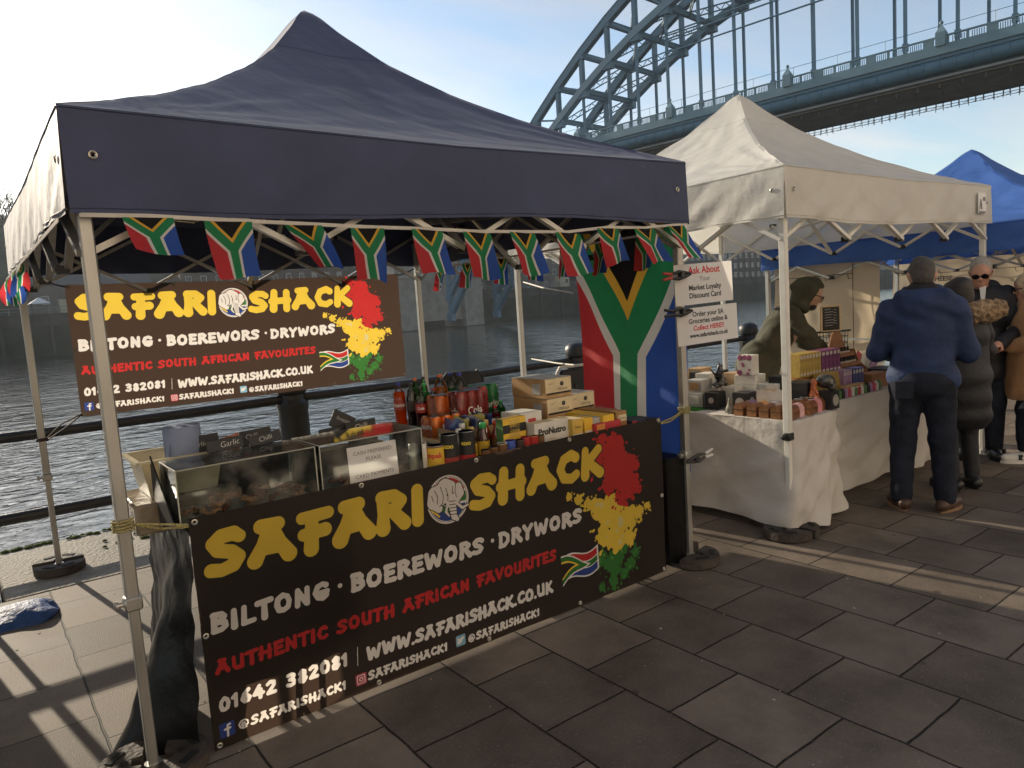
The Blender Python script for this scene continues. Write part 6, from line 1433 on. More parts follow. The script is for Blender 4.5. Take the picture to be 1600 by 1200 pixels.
def head(c, tilt=0.0, turn=0.0, s=1.0):
    """skull, jaw, brow, nose, lips, chin, ears; faces +y before tilt and turn"""
    c = np.array(c, float); Rm = np.array(Euler((-tilt, 0, turn)).to_matrix()); T = lambda x, y, z: c+Rm@(V3(x, y, z)*s); e = (-tilt, 0, turn)
    L_ = [('e', T(0, -.008, .022), (.076*s, .096*s, .098*s), e, .02), ('e', T(0, .022, -.045), (.058*s, .066*s, .075*s), e, .03), ('e', T(0, .058, -.092), (.026*s, .022*s, .020*s), e, .025),
          ('c', T(-.04, .073, .022), T(.04, .073, .022), .016*s, .016*s, .02), ('c', T(0, .083, .015), T(0, .105, -.022), .009*s, .014*s, .012), ('c', T(-.014, .092, -.026), T(.014, .092, -.026), .010*s, .010*s, .01),
          ('c', T(-.02, .080, -.057), T(.02, .080, -.057), .008*s, .008*s, .01), ('c', T(-.017, .078, -.068), T(.017, .078, -.068), .008*s, .008*s, .01), ('e', T(.045, .055, -.02), (.025*s, .025*s, .022*s), e, .02), ('e', T(-.045, .055, -.02), (.025*s, .025*s, .022*s), e, .02)]
    for sx in (-1, 1): L_.append(('e', T(sx*.080, -.008, -.008), (.009*s, .021*s, .032*s), (-tilt, sx*.25, turn), .008))
    for sx in (-1, 1): L_.append(('s', T(sx*.030, .094, .002), (.017*s, .012*s, .010*s), e, .01))
    return L_, T, e
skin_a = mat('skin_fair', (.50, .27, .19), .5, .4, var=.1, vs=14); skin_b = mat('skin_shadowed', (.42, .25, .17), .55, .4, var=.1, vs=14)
hair_g = mat('hair_dark_grey', (.07, .062, .055), .6, .4, var=.4, vs=90, bump=.5, bs=160); hair_s = mat('hair_silver', (.34, .32, .29), .55, .4, var=.35, vs=90, bump=.5, bs=160)
hair_k = mat('hair_black', (.014, .011, .010), .45, .5, var=.3, vs=60, bump=.4, bs=120); hair_b = mat('hair_blonde', (.50, .38, .24), .5, .4, var=.25, vs=40, bump=.5, bs=90, stretch=(1, 1, .2))
jkt_blue = mat('jacket_blue', (.028, .046, .110), .7, .2, var=.2, vs=7, bump=.7, bs=13, sheen=0); denim = mat('denim_dark', (.016, .019, .030), .85, .2, var=.35, vs=10, bump=.4, bs=24)
coat_k = mat('coat_black', (.012, .013, .018), .6, .4, var=.2, vs=9, bump=.4, bs=22); coat_o = mat('parka_olive', (.060, .060, .042), .8, .2, var=.2, vs=9, bump=.4, bs=18); coat_c = mat('coat_camel', (.36, .20, .10), .85, .2, var=.12, vs=9, bump=.3, bs=40, sheen=.2)
fur = mat('fur_brown', (.30, .21, .13), .9, .2, var=.6, vs=35, bump=1.0, bs=70); shoe_b = mat('shoe_brown', (.06, .03, .018), .5, .5, var=.2); shoe_k = mat('shoe_black', (.015, .015, .015), .4, .5, var=.2); shoe_w = mat('trainer_white', (.70, .68, .64), .5, .4, var=.05)
lens = mat('lens_dark', (.006, .006, .007), .08, .6, var=0)
def creases(amp, f=26, seed=0.0, z0=None):
    return lambda X, Y, Z: amp*(np.sin(f*Z+9*np.sin(6*X+seed)+5*Y)*.5+np.sin(f*.6*Z-11*X+8*Y+seed)*.5+.5*np.sin(f*1.9*Z+17*X-13*Y+seed*2))
def specs(parent, T, e, s=1.0, dark=True):
    b = MB()
    for sx in (-1, 1):
        c = T(sx*.033, .104, .004); Rm = Euler(e).to_matrix().to_4x4()
        M_ = Matrix.Translation(Vector(c)) @ Rm @ Matrix.Rotation(R(-90), 4, 'X')
        if dark: b.lathe([(.028, -.002), (.029, 0), (.026, .002)], n=16, M=M_ @ Matrix.Diagonal((1, .78, 1, 1)))
        else: b.tube([M_ @ Vector((.026*math.cos(a), .020*math.sin(a), 0)) for a in [6.283*i/18 for i in range(19)]], .0028, 6)
        b.tube([Vector(T(sx*.060, .100, .010)), Vector(T(sx*.080, .05, .012)), Vector(T(sx*.084, -.01, .012))], .003, 6)
    b.tube([Vector(T(-.008, .107, .008)), Vector(T(.008, .107, .008))], .003, 6)
    return b.build('sunglasses' if dark else 'glasses', lens, parent)
def person(label, loc, rz): return thing('person', label, 'person', loc, rz)
def leg_prims(sx, hip, knee, ankle, r=(.095, .065, .048)):
    return [('c', hip, knee, r[0], r[1]), ('c', knee, ankle, r[1], r[2])]
def foot(sx, a, toe, s=1.0): return [('c', V3(a[0], a[1]-.02, .045), V3(toe[0], toe[1]-.02, .036), .031*s, .026*s), ('c', V3(a[0], a[1]-.01, .05), V3(a[0], a[1], .12), .034*s, .038*s)]
def shoes(parent, m_, feet, sole=None, hi=.10):
    for a, toe in feet:
        a, toe = V3(*a), V3(*toe)
        d_ = toe-a; d_[2] = 0; L_ = np.linalg.norm(d_); d_ /= L_; pr = [('c', V3(a[0], a[1], .05)-d_*.05, V3(a[0], a[1], .05)+d_*.04, .044, .046), ('c', V3(a[0], a[1], .05)+d_*.02, V3(a[0], a[1], .042)+d_*.16, .045, .036), ('c', V3(a[0], a[1], .06), V3(a[0], a[1], hi), .043, .043)]
        o = solid_ob('shoe', m_, parent, pr, h=.010, k=.02, cut=lambda X, Y, Z: .006-Z)
        b = MB(); n_ = Vector((-d_[1], d_[0], 0)); pts = []
        for q in range(20):
            t = 6.283*q/20; u = .065+.135*math.cos(t); w = (.050 if u > .05 else .044)*math.sin(t); pts.append((a[0]+d_[0]*u+n_.x*w, a[1]+d_[1]*u+n_.y*w))
        b.prism(pts, 0.0, .022); b.build('sole', sole or shoe_k, o)

# ---- man in the blue jacket, seen from behind
p = person('heavy-set man in a blue hooded jacket and dark jeans seen from behind', (4.86, -.53, 0), R(-64))
hp, T, e = head((0, .055, 1.625), .30, .10, 1.03)
EL, ER, WL, WR = V3(-.272, .07, 1.11), V3(.268, .08, 1.10), V3(-.14, .33, 1.06), V3(.14, .34, 1.06)
body = hp+[('c', (0, .0, 1.46), (0, .03, 1.58), .062, .058), ('e', (0, 0, 1.25), (.19, .13, .26)), ('e', (0, 0, .98), (.17, .12, .14)), ('c', (-.19, 0, 1.42), EL, .058, .045), ('c', EL, WL, .045, .032), ('c', (.19, 0, 1.42), ER, .058, .045), ('c', ER, WR, .045, .032)]
for sx in (-1, 1): body += leg_prims(sx, (sx*.10, 0, .93), (sx*.12, .03, .50), (sx*.135, -.01, .09), (.09, .06, .045))+foot(sx, (sx*.135, -.01, 0), (sx*.17, .13, 0))
body += hand(WL, (.5, .75, -.1), (.2, 0, -1), 1)+hand(WR, (-.5, .75, -.1), (-.2, 0, -1), -1)
solid_ob('body', skin_a, p, body, h=.010)
solid_ob('hair', hair_g, p, [('e', T(0, -.014, .026), (.0815, .0985, .1015), e), ('e', T(0, -.05, -.03), (.066, .055, .06), e)], h=.007, k=.02, fold=creases(.0015, 110, .3), cut=lambda X, Y, Z: np.maximum((Y-.10)-(Z-1.68)*.9, 1.565-Z))
jk = [('e', (0, -.0, 1.25), (.208, .15, .27)), ('e', (0, .02, 1.03), (.200, .165, .20)), ('c', (-.17, -.01, 1.385), (.17, -.01, 1.385), .085, .085), ('c', (-.185, -.01, 1.385), EL, .090, .074), ('c', EL, WL*.9+EL*.1, .074, .052), ('c', (.185, -.01, 1.385), ER, .090, .074), ('c', ER, WR*.9+ER*.1, .074, .052),
      ('c', (-.10, .0, .93), (.10, .0, .93), .125, .125), ('c', (-.12, -.07, 1.475), (.12, -.07, 1.475), .06, .06), ('e', (0, -.10, 1.43), (.14, .065, .09)), ('c', (-.09, .06, 1.52), (.09, .06, 1.52), .04, .04)]
solid_ob('jacket', jkt_blue, p, jk, h=.012, k=.035, fold=lambda X, Y, Z: .0075*(np.sin(14*Z+26*X+6*np.sin(9*Z))*.5+.5*np.sin(31*X-17*Z+9*Y)+.6*np.sin(46*Z+7*X)*np.clip((1.08-Z)*6, 0, 1)), cut=lambda X, Y, Z: np.maximum(.86-.015*np.sin(9*X)-Z, -(np.hypot(X, Y-.03)-.075) - 9*(Z < 1.49)))
solid_ob('collar', mat('collar_black', (.012, .012, .014), .8), p, [('c', (-.05, .0, 1.50), (.05, .0, 1.50), .065, .065), ('c', (0, .02, 1.50), (0, .03, 1.545), .075, .072)], h=.010)
tr = []
for sx in (-1, 1): tr += [('c', (sx*.095, 0, .90), (sx*.12, .03, .50), .115, .084), ('c', (sx*.12, .03, .50), (sx*.135, -.015, .10), .084, .070)]
solid_ob('jeans', denim, p, tr+[('e', (0, -.01, .90), (.20, .165, .13))], h=.012, k=.03, fold=creases(.0035, 34, 2.0), cut=lambda X, Y, Z: .055-Z)
b = MB(); b.box((-.115, -.176, .865), (.115, .012, .12), rz=.18, ch=.004); b.build('back_pocket', denim, p)
shoes(p, shoe_b, [((-.135, -.02, 0), (-.19, .12, 0)), ((.135, -.02, 0), (.20, .10, 0))], mat('sole_tan', (.22, .13, .07), .7))

# ---- person in the long dark coat with a fur trimmed hood
p = person('person in a long dark coat with a brown fur trimmed hood, black hair tied up', (5.55, -.50, 0), R(-25))
hp, T, e = head((0, .05, 1.455), .25, .55, .94)
EL, ER, WL, WR = V3(-.27, .06, 1.03), V3(.27, .06, 1.03), V3(-.10, .30, 1.02), V3(.12, .30, 1.02)
body = hp+[('c', (0, .0, 1.30), (0, .03, 1.41), .052, .05), ('e', (0, 0, 1.12), (.155, .11, .23)), ('e', (0, 0, .86), (.155, .11, .13)), ('c', (-.15, 0, 1.26), EL, .048, .038), ('c', EL, WL, .038, .027), ('c', (.15, 0, 1.26), ER, .048, .038), ('c', ER, WR, .038, .027)]
for sx in (-1, 1): body += leg_prims(sx, (sx*.085, 0, .82), (sx*.09, .03, .45), (sx*.09, -.01, .09), (.078, .052, .038))+foot(sx, (sx*.09, -.01, 0), (sx*.10, .12, 0), .9)
body += hand(WL, (.5, .75, -.1), (.2, 0, -1), 1, .9)+hand(WR, (-.5, .75, -.1), (-.2, 0, -1), -1, .9)
solid_ob('body', skin_a, p, body, h=.010)
solid_ob('hair', hair_k, p, [('e', T(0, -.016, .024), (.092, .108, .104), e), ('e', T(0, -.06, .08), (.07, .06, .05), e), ('e', T(0, -.06, -.04), (.07, .05, .07), e)], h=.010, k=.03, fold=creases(.002, 60, .3), cut=lambda X, Y, Z: -(np.sqrt((X-T(0, .10, -.03)[0])**2+(Y-T(0, .10, -.03)[1])**2+(Z-T(0, .10, -.03)[2])**2)-.078))
jk = [('e', (0, 0, 1.12), (.20, .155, .24)), ('e', (0, .0, .85), (.215, .175, .28)), ('c', (0, 0, .85), (0, 0, .60), .19, .20), ('c', (-.16, 0, 1.26), EL, .082, .07), ('c', EL, WL*.92+EL*.08, .07, .055), ('c', (.16, 0, 1.26), ER, .082, .07), ('c', ER, WR*.92+ER*.08, .07, .055), ('c', (-.12, -.01, 1.29), (.12, -.01, 1.29), .075, .075)]
solid_ob('coat', coat_k, p, jk, h=.012, k=.03, fold=lambda X, Y, Z: .006*np.sin(Z*42)+.004*np.sin(19*X+11*Y+9*Z), cut=lambda X, Y, Z: .47-Z)
solid_ob('fur_hood', fur, p, [('c', (-.13, -.02, 1.34), (-.02, -.13, 1.33), .055, .07), ('c', (-.02, -.13, 1.33), (.14, -.07, 1.33), .07, .08), ('c', (.14, -.07, 1.33), (.15, .04, 1.31), .075, .05), ('c', (.08, -.11, 1.33), (.25, -.07, 1.34), .075, .06), ('c', (.25, -.07, 1.34), (.22, .02, 1.30), .06, .05)], h=.010, k=.04, fold=lambda X, Y, Z: .008*np.sin(90*X+40*Z)*np.sin(80*Y+30*Z)+.005*np.sin(140*Z+60*X))
tr = []
for sx in (-1, 1): tr += [('c', (sx*.085, 0, .78), (sx*.09, .03, .45), .09, .068), ('c', (sx*.09, .03, .45), (sx*.09, -.01, .10), .068, .052)]
solid_ob('leggings', coat_k, p, tr, h=.011, k=.02, cut=lambda X, Y, Z: .06-Z)
shoes(p, shoe_k, [((-.09, -.01, 0), (-.10, .12, 0)), ((.09, -.01, 0), (.12, .12, 0))], hi=.2)

# ---- grey haired man in sunglasses facing us
p = person('silver haired man in sunglasses and a black coat, head bent, facing the camera', (6.68, -.20, 0), R(204-90))
hp, T, e = head((0, .10, 1.615), .38, -.10, 1.02)
EL, ER, WL, WR = V3(-.30, .05, 1.12), V3(.30, .05, 1.12), V3(-.12, .30, 1.02), V3(.12, .30, 1.02)
body = hp+[('c', (0, .0, 1.45), (0, .06, 1.55), .06, .056), ('e', (0, 0, 1.25), (.18, .12, .25)), ('e', (0, 0, .97), (.16, .12, .14)), ('c', (-.18, 0, 1.40), EL, .055, .043), ('c', EL, WL, .043, .03), ('c', (.18, 0, 1.40), ER, .055, .043), ('c', ER, WR, .043, .03)]
for sx in (-1, 1): body += leg_prims(sx, (sx*.10, 0, .92), (sx*.11, .03, .50), (sx*.11, -.01, .09), (.085, .058, .043))+foot(sx, (sx*.11, -.01, 0), (sx*.13, .13, 0))
body += hand(WL, (.5, .75, -.1), (.2, 0, -1), 1)+hand(WR, (-.5, .75, -.1), (-.2, 0, -1), -1)
solid_ob('body', skin_a, p, body, h=.009)
solid_ob('hair', hair_s, p, [('e', T(0, -.020, .034), (.083, .098, .102), e)], h=.008, k=.01, fold=creases(.0015, 120, .3), cut=lambda X, Y, Z: np.maximum((X-T(0, 0, 0)[0])*0+((Y-T(0, .058, .06)[1])*math.cos(.38)-(Z-T(0, .058, .06)[2])*math.sin(.38)), T(0, -.05, -.05)[2]-Z))
specs(p, T, e)
jk = [('e', (0, 0, 1.25), (.225, .16, .26)), ('e', (0, .0, 1.0), (.22, .17, .22)), ('c', (-.19, 0, 1.40), (.19, 0, 1.40), .085, .085), ('c', (-.19, 0, 1.40), EL, .09, .072), ('c', EL, WL*.92+EL*.08, .072, .055), ('c', (.19, 0, 1.40), ER, .09, .072), ('c', ER, WR*.92+ER*.08, .072, .055), ('c', (-.10, -.03, 1.50), (.10, -.03, 1.50), .05, .05), ('c', (0, 0, 1.0), (0, 0, .75), .2, .2)]
solid_ob('coat', coat_k, p, jk, h=.012, k=.03, fold=creases(.006, 22, 4.0), cut=lambda X, Y, Z: .70-Z)
b = MB(); b.sheet(lambda u, v: (-.012+.05*(u-.5)*(1-v*.6), .135+.03*v+.0*u, 1.50-.16*v), 4, 6); b.build('shirt', mat('shirt_white', (.7, .7, .7), .7), p, thick=.004)
tr = []
for sx in (-1, 1): tr += [('c', (sx*.095, 0, .90), (sx*.11, .03, .50), .11, .085), ('c', (sx*.11, .03, .50), (sx*.11, -.01, .10), .085, .068)]
solid_ob('trousers', denim, p, tr, h=.012, k=.03, cut=lambda X, Y, Z: .055-Z)
shoes(p, shoe_k, [((-.11, -.01, 0), (-.13, .12, 0)), ((.11, -.01, 0), (.13, .12, 0))])

# ---- blonde woman in the camel coat at the right edge
p = person('blonde woman in sunglasses, camel coat, dark jeans and white trainers at the right edge', (6.78, -.56, 0), R(122-90))
hp, T, e = head((0, .04, 1.46), .12, 0, .95)
EL, ER, WL, WR = V3(-.25, -.02, 1.06), V3(.25, .0, 1.05), V3(-.13, .20, .98), V3(.20, .22, 1.06)
body = hp+[('c', (0, .0, 1.30), (0, .02, 1.40), .05, .048), ('e', (0, 0, 1.12), (.155, .115, .23)), ('e', (0, 0, .86), (.16, .12, .13)), ('c', (-.15, 0, 1.26), EL, .048, .038), ('c', EL, WL, .038, .027), ('c', (.15, 0, 1.26), ER, .048, .038), ('c', ER, WR, .038, .027)]
LF = ((-.10, .05, 0), (.09, -.14, 0))
for (fx, fy, _), sx in zip(LF, (-1, 1)): body += leg_prims(sx, (sx*.085, 0, .82), (sx*.09, fy*.5+.03, .45), (fx, fy, .09), (.08, .055, .04))+foot(sx, (fx, fy, 0), (fx, fy+.14, 0), .9)
body += hand(WL, (.5, .75, -.1), (.2, 0, -1), 1, .9)+hand(WR, (-.4, .75, .3), (-.4, 0, -1), -1, .9)
solid_ob('body', skin_a, p, body, h=.010)
hc = T(0, .11, -.05)
solid_ob('hair', hair_b, p, [('e', T(0, -.016, .020), (.094, .112, .112), e), ('e', T(.055, -.03, -.07), (.045, .07, .10), e), ('e', T(-.055, -.03, -.07), (.045, .07, .10), e), ('e', T(0, -.07, -.07), (.085, .05, .10), e)], h=.010, k=.03, fold=lambda X, Y, Z: .0025*np.sin(70*X+60*Y+8*Z), cut=lambda X, Y, Z: -(np.sqrt(((X-hc[0])/.9)**2+(Y-hc[1])**2+((Z-hc[2])/1.2)**2)-.085))
specs(p, T, e)
jk = [('e', (0, 0, 1.12), (.20, .155, .24)), ('e', (0, .0, .85), (.215, .175, .28)), ('c', (0, 0, .85), (0, 0, .62), .19, .20), ('c', (-.16, 0, 1.26), EL, .085, .072), ('c', EL, WL*.9+EL*.1, .072, .058), ('c', (.16, 0, 1.26), ER, .085, .072), ('c', ER, WR*.9+ER*.1, .072, .058), ('c', (-.12, -.01, 1.29), (.12, -.01, 1.29), .075, .075), ('c', (-.09, .08, 1.33), (.09, .08, 1.33), .04, .04), ('c', (-.09, .10, 1.30), (-.03, .15, 1.10), .03, .02), ('c', (.09, .10, 1.30), (.03, .15, 1.10), .03, .02)]
solid_ob('coat', coat_c, p, jk, h=.012, k=.03, fold=creases(.005, 14, 7.0), cut=lambda X, Y, Z: .53-Z)
tr = []
for (fx, fy, _), sx in zip(LF, (-1, 1)): tr += [('c', (sx*.085, 0, .78), (sx*.09, fy*.5+.03, .45), .10, .085), ('c', (sx*.09, fy*.5+.03, .45), (fx, fy, .14), .085, .078)]
solid_ob('jeans', denim, p, tr, h=.011, k=.02, fold=creases(.004, 26, 5), cut=lambda X, Y, Z: .10-Z)
shoes(p, shoe_w, [((fx, fy, 0), (fx*1.1, fy+.14, 0)) for fx, fy, _ in LF], shoe_w)
for fx, fy, _ in LF:
    b = MB()
    for sx in (-1, 1): b.box((fx+sx*.048, fy+.06, .055), (.006, .03, .045))
    b.build('trainer_stripe', shoe_k, p)

# ---- hooded vendor leaning over the table
p = person('vendor in an olive parka with the hood up and glasses, leaning over the goods', (5.40, 1.14, 0), R(-52-90))
hp, T, e = head((0, .46, 1.515), .42, -.0, 1.0)
EL, ER, WL, WR = V3(-.29, .42, 1.09), V3(.27, .46, 1.09), V3(-.20, .68, .90), V3(.17, .70, .90)
body = hp+[('c', (0, .33, 1.38), (0, .44, 1.46), .058, .055), ('e', (0, .20, 1.20), (.17, .15, .25), (-.5, 0, 0)), ('e', (0, .02, .96), (.165, .13, .15)), ('c', (-.18, .30, 1.34), EL, .055, .043), ('c', EL, WL, .043, .03), ('c', (.18, .30, 1.34), ER, .055, .043), ('c', ER, WR, .043, .03)]
for sx in (-1, 1): body += leg_prims(sx, (sx*.10, -.02, .92), (sx*.11, .03, .50), (sx*.11, -.04, .09), (.085, .058, .043))+foot(sx, (sx*.11, -.04, 0), (sx*.13, .10, 0))
body += hand(WL, (.1, .7, -.6), (.2, -.3, -1), 1)+hand(WR, (-.1, .7, -.6), (-.2, -.3, -1), -1)
solid_ob('body', skin_b, p, body, h=.010)
specs(p, T, e, dark=False)
solid_ob('beard', hair_k, p, [('e', T(0, .035, -.085), (.055, .055, .045), e)], h=.008, k=.01)
jk = [('e', (0, .18, 1.20), (.205, .155, .28), (-.5, 0, 0)), ('e', (0, .02, .95), (.22, .18, .20)), ('c', (-.16, .28, 1.34), (.16, .28, 1.34), .08, .08), ('c', (-.18, .29, 1.34), EL, .080, .064), ('c', EL, WL*.9+EL*.1, .064, .045), ('c', (.18, .29, 1.34), ER, .080, .064), ('c', ER, WR*.9+ER*.1, .064, .045), ('c', (0, .0, .92), (0, -.02, .74), .19, .20)]
solid_ob('parka', coat_o, p, jk, h=.010, k=.022, fold=creases(.0085, 30, 3.0), cut=lambda X, Y, Z: .70-Z)
hc = T(0, .16, -.045)
solid_ob('hood', coat_o, p, [('e', T(0, -.05, .022), (.106, .118, .128), e), ('e', T(0, -.07, -.09), (.09, .08, .10), e), ('c', T(-.07, -.01, -.13), T(.07, -.01, -.13), .045, .045), ('c', T(0, .0, .115), T(0, .05, .105), .045, .026), ('c', T(0, -.13, .05), T(0, -.165, .02), .045, .03)], h=.010, k=.04, fold=creases(.003, 40, 6), cut=lambda X, Y, Z: -(np.sqrt(((X-hc[0])/.80)**2+(Y-hc[1])**2+((Z-hc[2])/1.05)**2)-.150))
tr = []
for sx in (-1, 1): tr += [('c', (sx*.095, -.02, .90), (sx*.11, .03, .50), .11, .085), ('c', (sx*.11, .03, .50), (sx*.11, -.04, .10), .085, .068)]
solid_ob('trousers', denim, p, tr, h=.012, k=.03, cut=lambda X, Y, Z: .055-Z)
shoes(p, shoe_k, [((-.11, -.04, 0), (-.13, .1, 0)), ((.11, -.04, 0), (.13, .1, 0))])

# ---- figurines on the trinket table
bronze = mat('black_resin', (.015, .015, .016), .25, .6, var=.2, coat=.3); pewter = mat('pewter', (.10, .10, .09), .3, .5, metal=.6, var=.4, vs=30); terra = mat('terracotta', (.48, .14, .05), .45, .5, var=.4, vs=40); catm = mat('cat_grey', (.17, .17, .14), .6, .4, var=.4, vs=40)
t = thing('dragon_statue', 'glossy black crouching dragon statue on a white pedestal', 'statue', (4.10, .585, T3+.13), R(200))
solid_ob('figure', bronze, t, [('e', (0, 0, .03), (.085, .04, .028)), ('c', (-.06, 0, .04), (-.01, 0, .09), .026, .034), ('c', (-.01, 0, .09), (-.03, 0, .14), .03, .018), ('e', (-.05, 0, .155), (.032, .018, .018)), ('c', (-.03, 0, .16), (-.02, 0, .195), .008, .003, .005), ('c', (.01, .02, .10), (.05, .05, .15), .010, .004, .006), ('c', (.01, -.02, .10), (.05, -.05, .15), .010, .004, .006), ('c', (.06, 0, .03), (.11, .02, .02), .018, .006), ('c', (-.05, .03, .06), (-.07, .035, .01), .012, .012), ('c', (-.05, -.03, .06), (-.07, -.035, .01), .012, .012)], h=.005, k=.012)
t = thing('cat_figurine', 'small grey sitting cat figurine at the table edge', 'figurine', (3.885, .335, T2+.004), R(160))
solid_ob('figure', catm, t, [('e', (0, 0, .03), (.024, .03, .03)), ('c', (0, .0, .03), (0, .008, .08), .024, .015), ('e', (0, .012, .098), (.016, .017, .016)), ('c', (.009, .008, .108), (.011, .008, .12), .006, .002, .004), ('c', (-.009, .008, .108), (-.011, .008, .12), .006, .002, .004), ('c', (.008, .022, .05), (.008, .026, .006), .007, .007), ('c', (-.008, .022, .05), (-.008, .026, .006), .007, .007), ('c', (0, -.03, .012), (.03, -.01, .008), .008, .005)], h=.004, k=.008)
t = thing('skull_ornament', 'dark pewter skull ornament on the ringed black box', 'ornament', (4.37, -.115, T2+.131), R(-160))
solid_ob('skull', pewter, t, [('e', (0, -.01, .065), (.052, .064, .05)), ('e', (0, .03, .025), (.034, .032, .026)), ('c', (-.03, .042, .048), (.03, .042, .048), .012, .012), ('s', (.02, .056, .045), (.014, .018, .013)), ('s', (-.02, .056, .045), (.014, .018, .013)), ('s', (0, .06, .026), (.007, .014, .010))], h=.005, k=.012)
t = thing('terracotta_figure', 'orange terracotta figurine seated beside the skull ornament', 'figurine', (4.30, -.055, T2+.075), R(-140))
solid_ob('figure', terra, t, [('e', (0, 0, .03), (.036, .032, .03)), ('c', (0, 0, .04), (0, 0, .09), .026, .02), ('e', (0, .004, .115), (.02, .021, .022)), ('c', (0, 0, .13), (0, -.004, .145), .012, .004), ('c', (.025, .0, .085), (.034, .02, .045), .010, .009), ('c', (-.025, 0, .085), (-.034, .02, .045), .010, .009), ('c', (.03, .01, .015), (.0, .034, .012), .014, .012), ('c', (-.03, .01, .015), (.0, .034, .012), .014, .012)], h=.0045, k=.010)
# ---- incense, racks and trays on the table behind the man
gold_p = mat('packet_gold', (.42, .29, .07), .4, .5, var=.2, vs=40); pur_p = mat('packet_purple', (.17, .045, .13), .4, .5, var=.25, vs=40); mau_p = mat('packet_mauve', (.36, .22, .34), .4, .5, var=.2, vs=40); nav_p = mat('packet_night', (.05, .06, .20), .4, .5, var=.2, vs=40); lab_p = mat('packet_label', (.58, .52, .46), .5, .4, var=.1)
def ordinal(n): return ['first', 'second', 'third', 'fourth', 'fifth', 'sixth', 'seventh', 'eighth'][n]
def packets(n, x, y, z, dx, h, d, m_, kind, where, lean=0.0, lab=True):
    src = None
    for k in range(n):
        lbl = '%s incense packet, %s from the left %s' % (kind, ordinal(k), where)
        if src is None:
            src = thing('incense_packet', lbl, 'incense packet', (x, y, z), 0, '%s incense packets %s' % (kind, where)); b = MB(); b.box((lean*h/2, 0, h/2), (dx*.9, d, h), ch=.002)
            if lean: b.v = [(vx+lean*(vz-h/2), vy, vz) for vx, vy, vz in b.v]
            b.build('box', m_, src, smooth=False)
            if lab:
                b = MB(); b.box((lean*h*.5, -d/2-.001, h*.86), (dx*.62, .002, h*.14)); b.box((lean*0, -d/2-.001, h*.14), (dx*.62, .002, h*.10)); b.build('label', lab_p, src, smooth=False)
        else: dup(src, (x+dx*k, y, z), label=lbl)
tag(MB().box((4.90, .34, T2+.085), (.62, .15, .165), ch=.003).build('wooden_crate', mat('crate_pine', (.45, .25, .09), .6, .3, var=.2, vs=6, stretch=(2, 12, 12))), 'pine crate carrying the upper row of incense packets', 'crate')
packets(7, 4.64, .30, T2+.170, .042, .18, .12, gold_p, 'gold', 'in the upper row')
packets(5, 4.945, .30, T2+.170, .055, .18, .12, pur_p, 'purple', 'in the upper row')
packets(5, 4.80, .16, T2+.006, .042, .19, .09, gold_p, 'gold', 'leaning in the lower row', lean=-.28, lab=False)
packets(3, 5.03, .16, T2+.006, .042, .185, .09, mau_p, 'mauve', 'in the lower row')
packets(4, 5.165, .16, T2+.006, .042, .185, .09, nav_p, 'night blue', 'in the lower row')
rack_w = mat('rack_wood', (.27, .13, .06), .55, .4, var=.3, vs=6, stretch=(12, 2, 12))
t = thing('oil_rack', 'brown wooden stepped rack with a shaped back holding rows of small oil bottles', 'rack', (5.46, .34, T2+.004)); b = MB()
b.prism([(-.17, 0), (.17, 0), (.17, .30), (.12, .33), (.08, .42), (.05, .455), (-.05, .455), (-.08, .42), (-.12, .33), (-.17, .30)], 0, .012, 0, plane_M((0, .09, 0), (1, 0, 0), (0, 0, 1))); b.build('back_board', rack_w, t, smooth=False)
for s in (-1, 1): b = MB(); b.prism([(-.09, 0), (.09, 0), (.09, .30), (.02, .30), (-.02, .2), (-.09, .14)], 0, .012, 0, plane_M((s*.165, 0, 0), (0, 1, 0), (0, 0, 1))); b.build('side_board', rack_w, t, smooth=False)
for k, (y, z) in enumerate(((-.06, .10), (0, .175), (.05, .25))): b = MB(); b.box((0, y, z), (.31, .07, .012)); b.box((0, y-.037, z+.014), (.31, .008, .034)); b.build('shelf', rack_w, t, smooth=False)
for k, (y, z) in enumerate(((0, .181), (.05, .256))):
    src = None
    for i in range(6):
        lbl = 'small black oil bottle, %s from left on the %s rack step' % (ordinal(i), 'upper' if k else 'lower')
        if src is None:
            src = thing('oil_bottle', lbl, 'oil bottle', (5.46-.12+.048*i, .34+y, T2+.004+z), 0, 'oil bottles on the wooden rack'); b = MB(); b.lathe([(.016, 0), (.016, .04), (.008, .047), (.008, .052)], n=12); b.build('body', plast, src)
            b = MB(); b.lathe([(.0168, .006), (.0168, .034)], n=12); b.build('label', lab_p, src); b = MB(); b.lathe([(.010, .05), (.010, .066), (.008, .068)], n=10); b.build('cap', plast, src)
        else: dup(src, (5.46-.12+.048*i, .34+y, T2+.004+z), label=lbl)
cube_box('plain brown wooden tray box right of the incense rows', 5.50, .14, T2+.004, .24, .12, .12, 0, cm['wood'], cat='wooden box')
cube_box('tan card box with a white label in front of the incense rows', 5.02, .055, T2+.004, .26, .05, .085, 0, cm['tan'], cat='card box')
b = MB(); b.box((5.02, .028, T2+.05), (.14, .003, .04)); tag(b.build('price_label', cm['white'], smooth=False), 'white price label on the front of the tan card box', 'label')
cube_box('black leather case at the right end of the table in front of the man', 5.78, .20, T2+.004, .26, .16, .13, .1, blk_c, cat='case')
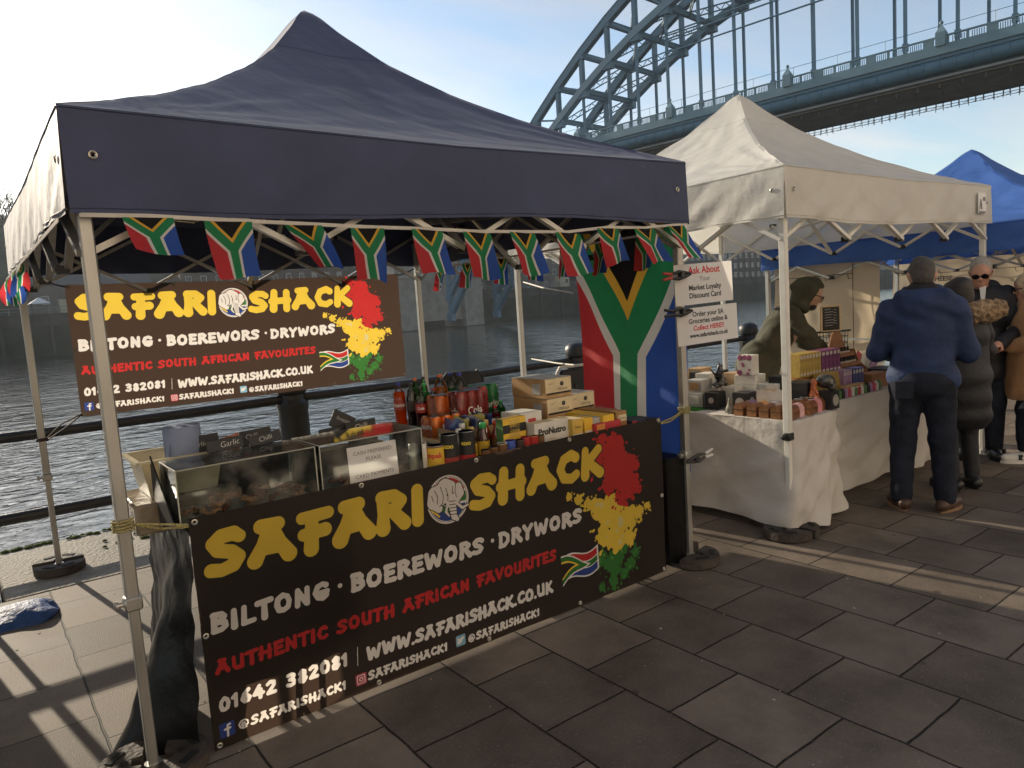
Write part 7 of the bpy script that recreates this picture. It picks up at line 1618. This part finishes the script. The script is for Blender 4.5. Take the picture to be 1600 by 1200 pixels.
for k in range(5):
    t = thing('leaflet', ['pink leaflet fanned out against the wooden rack, leftmost', 'pink and white leaflet, second of the fan', 'grey leaflet in the middle of the fan', 'dark pink leaflet, fourth of the fan', 'white leaflet at the right of the fan'][k], 'leaflet', (5.70+.05*k, .38-.02*k, T2+.15-.012*k)); b = MB(); a = .5+.12*k
    b.box((0, 0, .05), (.085, .003, .15), M=Matrix.Rotation(a, 4, 'Y')); b.build('card', [cm['pink'], cm['white'], grey_c, cm['mauve'], cm['white']][k], t, smooth=False)
src = None; cols = [cm['red'], cm['white'], cm['green'], blk_c, cm['mauve'], cm['pink'], cm['white'], cm['green']]
for k in range(16):
    cn = ['red', 'white', 'green', 'black', 'mauve', 'pink', 'white', 'green'][k % 8]
    o = MB(); o.box((4.70+.046*k, .035, T2+.034), (.036, .03, .058), ch=.004); o.lathe([(.010, .06), (.010, .072), (.007, .074)], (4.70+.046*k, .035, T2+.004), 10)
    tag(o.build('trinket_tin', cols[k % 8]), '%s small trinket tin in the front row, %s' % (cn, 'left half' if k < 8 else 'right half'), 'trinket tin', '%s trinket tins in the front row%s' % (cn, ' left' if k < 8 else ' right'))
# chalkboard on a wire basket stand
t = thing('chalkboard', 'small framed chalkboard standing on a black wire basket behind the goods', 'chalkboard', (5.62, .56, 1.20), R(-30)); b = MB(); b.box((0, 0, .105), (.16, .010, .21), ch=.002); b.build('board', blk_board, t, smooth=False)
b = MB()
for p, q in (((-.085, 0, 0), (-.085, 0, .218)), ((.085, 0, 0), (.085, 0, .218)), ((-.085, 0, .213), (.085, 0, .213)), ((-.085, 0, .0), (.085, 0, .0))): b.beam(p, q, .014, .014)
b.build('frame', woodp, t, smooth=False)
b = MB()
for k in range(7): b.tube([(-.055, -.007, .185-.023*k), (-.055+.07*(.6+.6*hash2(k, 7)), -.007, .185-.023*k+.003)], .0014, 4)
for k in range(6): b.tube([(.025, -.007, .18-.023*k), (.025+.03*(.6+.6*hash2(k, 9)), -.007, .18-.023*k)], .0014, 4)
b.build('chalk_writing', chalk, t, smooth=False)
t = thing('wire_basket', 'black wire basket stand under the chalkboard', 'wire basket', (5.62, .56, T2+.004), R(-30)); b = MB()
for i in range(9):
    x = -.11+.22*i/8; b.tube([(x*.8, -.06, 0), (x, -.08, .44)], .003, 4); b.tube([(x*.8, .06, 0), (x, .08, .44)], .003, 4)
for k in range(8):
    z = .02+.055*k; s = .8+.2*z/.44; b.tube([(-.11*s, -.06-.02*z/.44, z), (.11*s, -.06-.02*z/.44, z), (.11*s, .06+.02*z/.44, z), (-.11*s, .06+.02*z/.44, z), (-.11*s, -.06-.02*z/.44, z)], .003, 4)
b.tube([(-.18, 0, .445), (.18, 0, .445)], .009, 8); b.build('wire', plast, t)
# ================================================================ thin winter air over the river
_b = MB(); _b.box((100, 130, 30), (900, 700, 74)); _o = _b.build('haze', bpy.data.materials.new('air'), smooth=False); tag(_o, kind='stuff')
_m = _o.data.materials[0]; _m.use_nodes = True; _n = _m.node_tree; _n.nodes.clear()
_out = _n.nodes.new('ShaderNodeOutputMaterial'); _v = _n.nodes.new('ShaderNodeVolumePrincipled'); _v.inputs['Color'].default_value = (.86, .91, .97, 1); _v.inputs['Density'].default_value = 0.00028; _v.inputs['Anisotropy'].default_value = 0.3
_n.links.new(_v.outputs[0], _out.inputs['Volume'])
